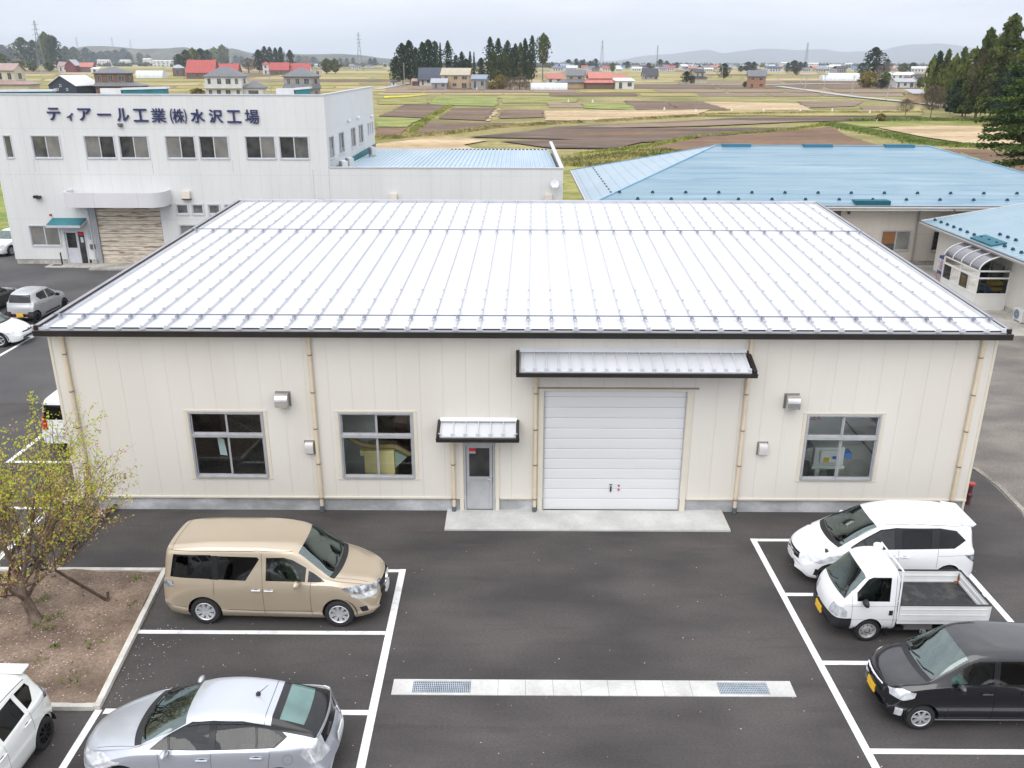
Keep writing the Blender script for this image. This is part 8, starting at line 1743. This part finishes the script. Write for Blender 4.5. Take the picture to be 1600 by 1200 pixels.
house('tiny white shed left of the cedar grove', 611, 621, 134, 6, 2, 'mono', 'dark', 'white', 0, 4, 1, 1, name='shed')
house('grey roofed two storey farmhouse beside the long vinyl greenhouse', 884, 914, 138, 19, 7, 'gx', 'grey', 'tan', -6, 8, 2, 2, ((5.5, 1.2), .5, 2.5), name='farmhouse')
house('farmhouse with salmon red roof and lower eaves roof', 917, 954, 139, 16, 7, 'gx', 'salmon', 'wood', 2, 9, 1, 4, ((2, 2), .62, 3.0), name='farmhouse')
house('white shed with sloping roof right of the salmon roofed farmhouse', 957, 989, 139.5, 13, 3, 'mono', 'white', 'white', 8, 7, 1, 2, name='shed')
house('salmon roofed cottage behind the vinyl greenhouse', 853, 880, 129, 6, 6, 'gx', 'salmon', 'white', 0, 8, 1, 2)
house('low reddish roofed house behind the white shed', 954, 978, 127, 4, 5, 'gx', 'salmon', 'beige', 0, 8, 1, 2)
house('wide house with dark grey roof in the open fields', 1003, 1027, 124, 5, 9, 'gx', 'dark', 'grey', 0, 12, 1, 3)
house('beige two storey house between two green bushes', 1080, 1097, 130, 16, 4, 'gx', 'dark', 'beige', 12, 8, 2, 2, ((.3, 2.5), .5, 1))
house('brick coloured two storey house with grey roof alone in the fields', 1166, 1195, 138, 18, 7, 'gx', 'grey', 'brick', -10, 7, 2, 2)
house('open fronted wooden shed by the field road', 1417, 1441, 161, 15, 4, 'mono', 'pale', 'tan', 0, 6, 1, 0, name='shed')
house('orange walled house with grey roof in front of the wood', 1455, 1487, 162, 24, 10, 'gx', 'grey', 'orange', -14, 8, 2, 2)
house('low white house left of the orange house', 1393, 1424, 137, 9, 4, 'gx', 'pale', 'white', 0, 8, 1, 3); house('small white house with dark roof by the pink tree', 1425, 1443, 131, 8, 5, 'gx', 'dark', 'white', 0, 8, 1, 2)
house('long white roofed works building behind the pink tree', 1385, 1424, 124, 7, 3, 'gx', 'white', 'white', 0, 14, 1, 4, name='works_building')
house('dark red gabled farmhouse at the far left', 106, 126, 113, 10, 7, 'gy', 'pale', 'redwood', -14, 10, 2, 1, name='farmhouse'); house('pinkish roofed house left of the dark red farmhouse', 94, 110, 112, 8, 5, 'gx', 'pinkgrey', 'white', 0, 8, 1, 2); house('salmon roofed house right of the dark red farmhouse', 127, 149, 113, 8, 5, 'gx', 'salmon', 'wood', 0, 9, 1, 3); house('white shed at the end of the salmon roofed house', 144, 157, 114, 6, 2, 'mono', 'white', 'white', 0, 6, 1, 1, name='shed')
house('white house behind the far left cedars with pink roof', 66, 86, 104, 7, 4, 'gx', 'pinkgrey', 'white', 0, 9, 1, 2); house('pale house with pinkish roof at the far left behind the trees', 14, 33, 101, 8, 4, 'hip', 'pinkgrey', 'white', 0, 9, 1, 2)
for x0, x1, yb, h, lb in ((154, 173, 103, 8, 'white apartment block right of the far left trees'), (189, 205, 102, 7, 'low white block near the far hills'), (225, 238, 102, 9, 'beige block with flat roof at the foot of the hills'), (240, 274, 104, 8, 'long white factory with dark doors below the hills'), (1218, 1229, 109, 10, 'white tower block in the far town'), (1258, 1277, 108, 8, 'wide white apartment block in the far town'), (1062, 1096, 106, 3.5, 'long low white works in the far town'), (1290, 1312, 108, 4, 'pale works hall in the far town'), (880, 897, 107, 4, 'small white works behind the grey farmhouse'), (1320, 1331, 105, 5, 'pale block at the foot of the mountains')):
    house(lb, x0, x1, yb, h, 1, 'gx', 'white', 'white', 0, 12, 3 if h > 6 else 1, 5, name='block', ov=.2)
# arched vinyl greenhouses
VIN = mat('vinyl_film', (.56, .60, .63), .4, col2=(.70, .73, .75), vs=.4, stretch=(4, 1, 1))
def greenhouse(label, x0, x1, yb, h, d=6):
    p = G((x0 + x1) / 2, yb); w = M2(x1 - x0, p); hh = M2(h, p); r = root('greenhouse', label, 'greenhouse', tuple(p)); b = MB(); n = 10; pr_ = [(-d / 2 * math.cos(math.pi * i / n), hh * min(1, 1.15 * math.sin(math.pi * i / n))) for i in range(n + 1)]
    for (y0, z0), (y1, z1) in zip(pr_, pr_[1:]): b.poly([(-w / 2, y0, z0), (w / 2, y0, z0), (w / 2, y1, z1), (-w / 2, y1, z1)])
    b.poly([(-w / 2, y, z) for y, z in pr_]); b.poly([(w / 2, y, z) for y, z in pr_]); b.build('film', VIN, r); b = MB(); k = max(3, int(w / 3))
    for j in range(k + 1):
        x = -w / 2 + w * j / k
        for (y0, z0), (y1, z1) in zip(pr_, pr_[1:]): b.bar((x, y0 * 1.01, z0 * 1.01), (x, y1 * 1.01, z1 * 1.01), .10, .05)
    b.build('hoop', HFR, r)
greenhouse('long white vinyl greenhouse left of the grey farmhouse', 829, 886, 140, 10); greenhouse('arched white greenhouse behind the dark hipped house', 216, 258, 122, 11, 9); greenhouse('long white vinyl greenhouse in the fields before the far town', 1282, 1350, 126, 8, 9); greenhouse('second vinyl greenhouse behind the long one before the town', 1292, 1340, 118.5, 4, 9)
# the far town: houses a few pixels high, same handful of shapes
random.seed(14); FH = {}
for rk, wk in (('red', 'white'), ('grey', 'white'), ('bluegrey', 'beige'), ('navy', 'white'), ('white', 'white'), ('salmon', 'beige'), ('blue', 'white'), ('dark', 'grey')):
    b = MB(); b.box(-5.5, 5.5, -4, 4, 0, 4.6, 0); q = MB(); roof_mesh(q, 11, 8, 4.6, 2.4, .6, 'gx'); b.add(q.v, q.f, 1)
    for i in range(4): b.box(-4.6 + 2.5 * i, -3.4 + 2.5 * i, -4.06, -4.01, 1.2, 3.4, 2)
    o = b.build('town_house', [wm(wk), rm(rk), HWIN]); FH[rk] = o.data; bpy.data.objects.remove(o)
FHL = {'red': 'tiny far house with red roof in the distant town', 'grey': 'tiny far house with grey roof in the distant town', 'bluegrey': 'tiny far house with blue grey roof in the distant town', 'navy': 'tiny far house with navy roof in the distant town', 'white': 'tiny far house with white roof in the distant town', 'salmon': 'tiny far house with salmon roof in the distant town', 'blue': 'tiny far house with bright blue roof in the distant town', 'dark': 'tiny far house with near black roof in the distant town'}
def far_house(x, y, rk, s):
    o = bpy.data.objects.new('town_house', FH[rk]); COL.objects.link(o); o.location = G(x, y); o.rotation_euler = (0, 0, random.uniform(-.5, .5)); o.scale = (s * random.uniform(.8, 1.4), s, s * random.uniform(.8, 1.25)); tag(o, FHL[rk], 'house', 'far town houses with %s roofs' % rk)
KS = ['red', 'grey', 'grey', 'bluegrey', 'navy', 'white', 'white', 'salmon', 'dark', 'bluegrey', 'blue']
for x0, x1, y0, y1, n in ((860, 1010, 104, 113, 30), (1000, 1160, 102, 112, 44), (1150, 1290, 102, 113, 44), (1280, 1450, 102, 115, 44), (440, 615, 100, 108, 36), (20, 270, 98.5, 103, 22), (360, 420, 101, 107, 10)):
    for _ in range(n): far_house(random.uniform(x0, x1), random.uniform(y0, y1), random.choice(KS), random.uniform(.8, 1.15))
# ------------------------------------------------------------------ pylons, poles, field markers
PYM = mat('pylon_steel', (.22, .24, .27), .6, .2)
def pylon(label, x, yt, yb, arms=3, slim=1.0):
    p = G(x, yb); h = M2(yb - yt, p); r = root('pylon', label, 'pylon', tuple(p), .3); b = MB(); w0, w1 = h * .075 * slim, h * .010; k = max(.16, h * .0042)
    def c(t): w = w0 * (1 - t) ** 1.4 + w1; return [(w, w, h * t), (-w, w, h * t), (-w, -w, h * t), (w, -w, h * t)]
    T_ = [0, .18, .34, .48, .60, .70, .79, .87, .94, 1.0]
    for t0, t1 in zip(T_, T_[1:]):
        a, e_ = c(t0), c(t1)
        for i in range(4): b.bar(a[i], e_[i], k); b.bar(a[i], e_[(i + 1) % 4], k * .6); b.bar(a[(i + 1) % 4], e_[i], k * .6)
    b.build('lattice', PYM, r); b = MB()
    for i in range(arms): z = h * (.72 + .10 * i); l = h * (.085 - .012 * i); b.bar((-l, 0, z), (l, 0, z), k, k); b.bar((-l, 0, z), (0, 0, z + h * .03), k * .6); b.bar((l, 0, z), (0, 0, z + h * .03), k * .6)
    b.build('crossarm', PYM, r)
pylon('tall lattice pylon above the far left trees', 67, 38, 112); pylon('lattice pylon in the fields left of the cedar groves', 563, 55, 112); pylon('lattice pylon behind the salmon roofed farm', 940, 66, 106); pylon('slim mast behind the dark grey roofed house', 1026, 73, 106, 3, .35); pylon('lattice pylon standing before the mountains', 1258, 69, 108)
for x, yt, yb, lb in ((125, 60, 98, 'faint far pylon on the left hills, nearest the tall one'), (180, 61, 98, 'faint far pylon on the left hills, between its neighbours'), (208, 64, 98, 'faint far pylon on the left hills, furthest right')): pylon(lb, x, yt, yb)
POL = mat('pole_concrete', (.36, .36, .35), .8, var=.08)
def pole(label, x, yt, yb, lean=0, arm=True):
    p = G(x, yb); h = M2(yb - yt, p); r = root('utility_pole', label, 'utility pole', tuple(p)); b = MB(); q = (lean * h, 0, h); b.tube((0, 0, 0), q, max(.18, h * .014), max(.12, h * .009), 8); b.build('pole', POL, r, True)
    if arm:
        b = MB()
        for z in (.95, .88): b.bar((q[0] * z - .9, 0, h * z), (q[0] * z + .9, 0, h * z), .12, .12)
        b.build('crossarm', PYM, r)
for x, yt, yb, ln, lb in ((1384, 110, 157, .12, 'leaning grey utility pole by the field road'), (1330, 119, 150, .05, 'thin utility pole left of the leaning pole'), (1286, 118, 145, .03, 'thin utility pole left of the white greenhouse'), (1257, 118, 141, .05, 'right utility pole of the pair by the road bend'), (1251, 117, 132, 0, 'left utility pole of the pair by the road bend'), (1215, 108, 131, 0, 'utility pole behind the brick coloured house'), (1127, 104, 134, 0, 'dark utility pole left of the brick house'), (1007, 117, 130, 0, 'short pole below the dark grey roofed house'), (632, 100, 135, 0, 'utility pole in front of the cedar grove'), (424, 112, 146, -.03, 'utility pole left of the grey two storey house'), (147, 106, 120, 0, 'short pole by the salmon roofed house at far left'), (191, 112, 136, -.04, 'utility pole beside the dark hipped house'), (1460, 116, 150, .02, 'left pole of the pair above the orange house'), (1469, 112, 150, .03, 'right pole of the pair above the orange house'), (42, 92, 112, 0, 'pole in front of the far left trees'), (66, 96, 125, 0, 'thin pole behind the cream house')): pole(lb, x, yt, yb, ln)
MK = mat('marker_white', (.72, .75, .76), .6)
for i, (x, y) in enumerate(((888, 160), (926, 160), (1038, 172), (1087, 175), (1143, 174), (1193, 174), (1250, 175), (1300, 174), (1359, 177), (1371, 190), (802, 140), (745, 140))):
    p = G(x, y); b = MB(); h = M2(5, p); b.box(p.x - .05, p.x + .05, p.y - .05, p.y + .05, 0, h); b.hexa([(p.x - .3, p.y - .1, 0), (p.x + .3, p.y - .1, 0), (p.x + .3, p.y + .1, 0), (p.x - .3, p.y + .1, 0)], [(p.x - .12, p.y - .05, h * .8), (p.x + .12, p.y - .05, h * .8), (p.x + .12, p.y + .05, h * .8), (p.x - .12, p.y + .05, h * .8)])
    single('field_marker', b, MK, '%s small white marker from the left among the fields' % ORD[i] if i < 10 else ['small white marker below the cedar grove', 'small white marker below the tan farmhouse'][i - 10], 'marker', 'white field markers', loc=tuple(p))

# ------------------------------------------------------------------ air
hz = MB(); hz.box(-9500, 9500, -150, 15900, -3.2, 370)
ho = hz.build('haze', bpy.data.materials.new('haze')); ho['kind'] = 'stuff'
hm = ho.data.materials[0]; hm.use_nodes = True; t = hm.node_tree; t.nodes.clear(); o_ = t.nodes.new('ShaderNodeOutputMaterial'); v_ = t.nodes.new('ShaderNodeVolumePrincipled')
v_.inputs['Color'].default_value = (.84, .92, 1.0, 1); v_.inputs['Density'].default_value = 0.00010; v_.inputs['Anisotropy'].default_value = 0.0
t.links.new(v_.outputs[0], o_.inputs['Volume'])
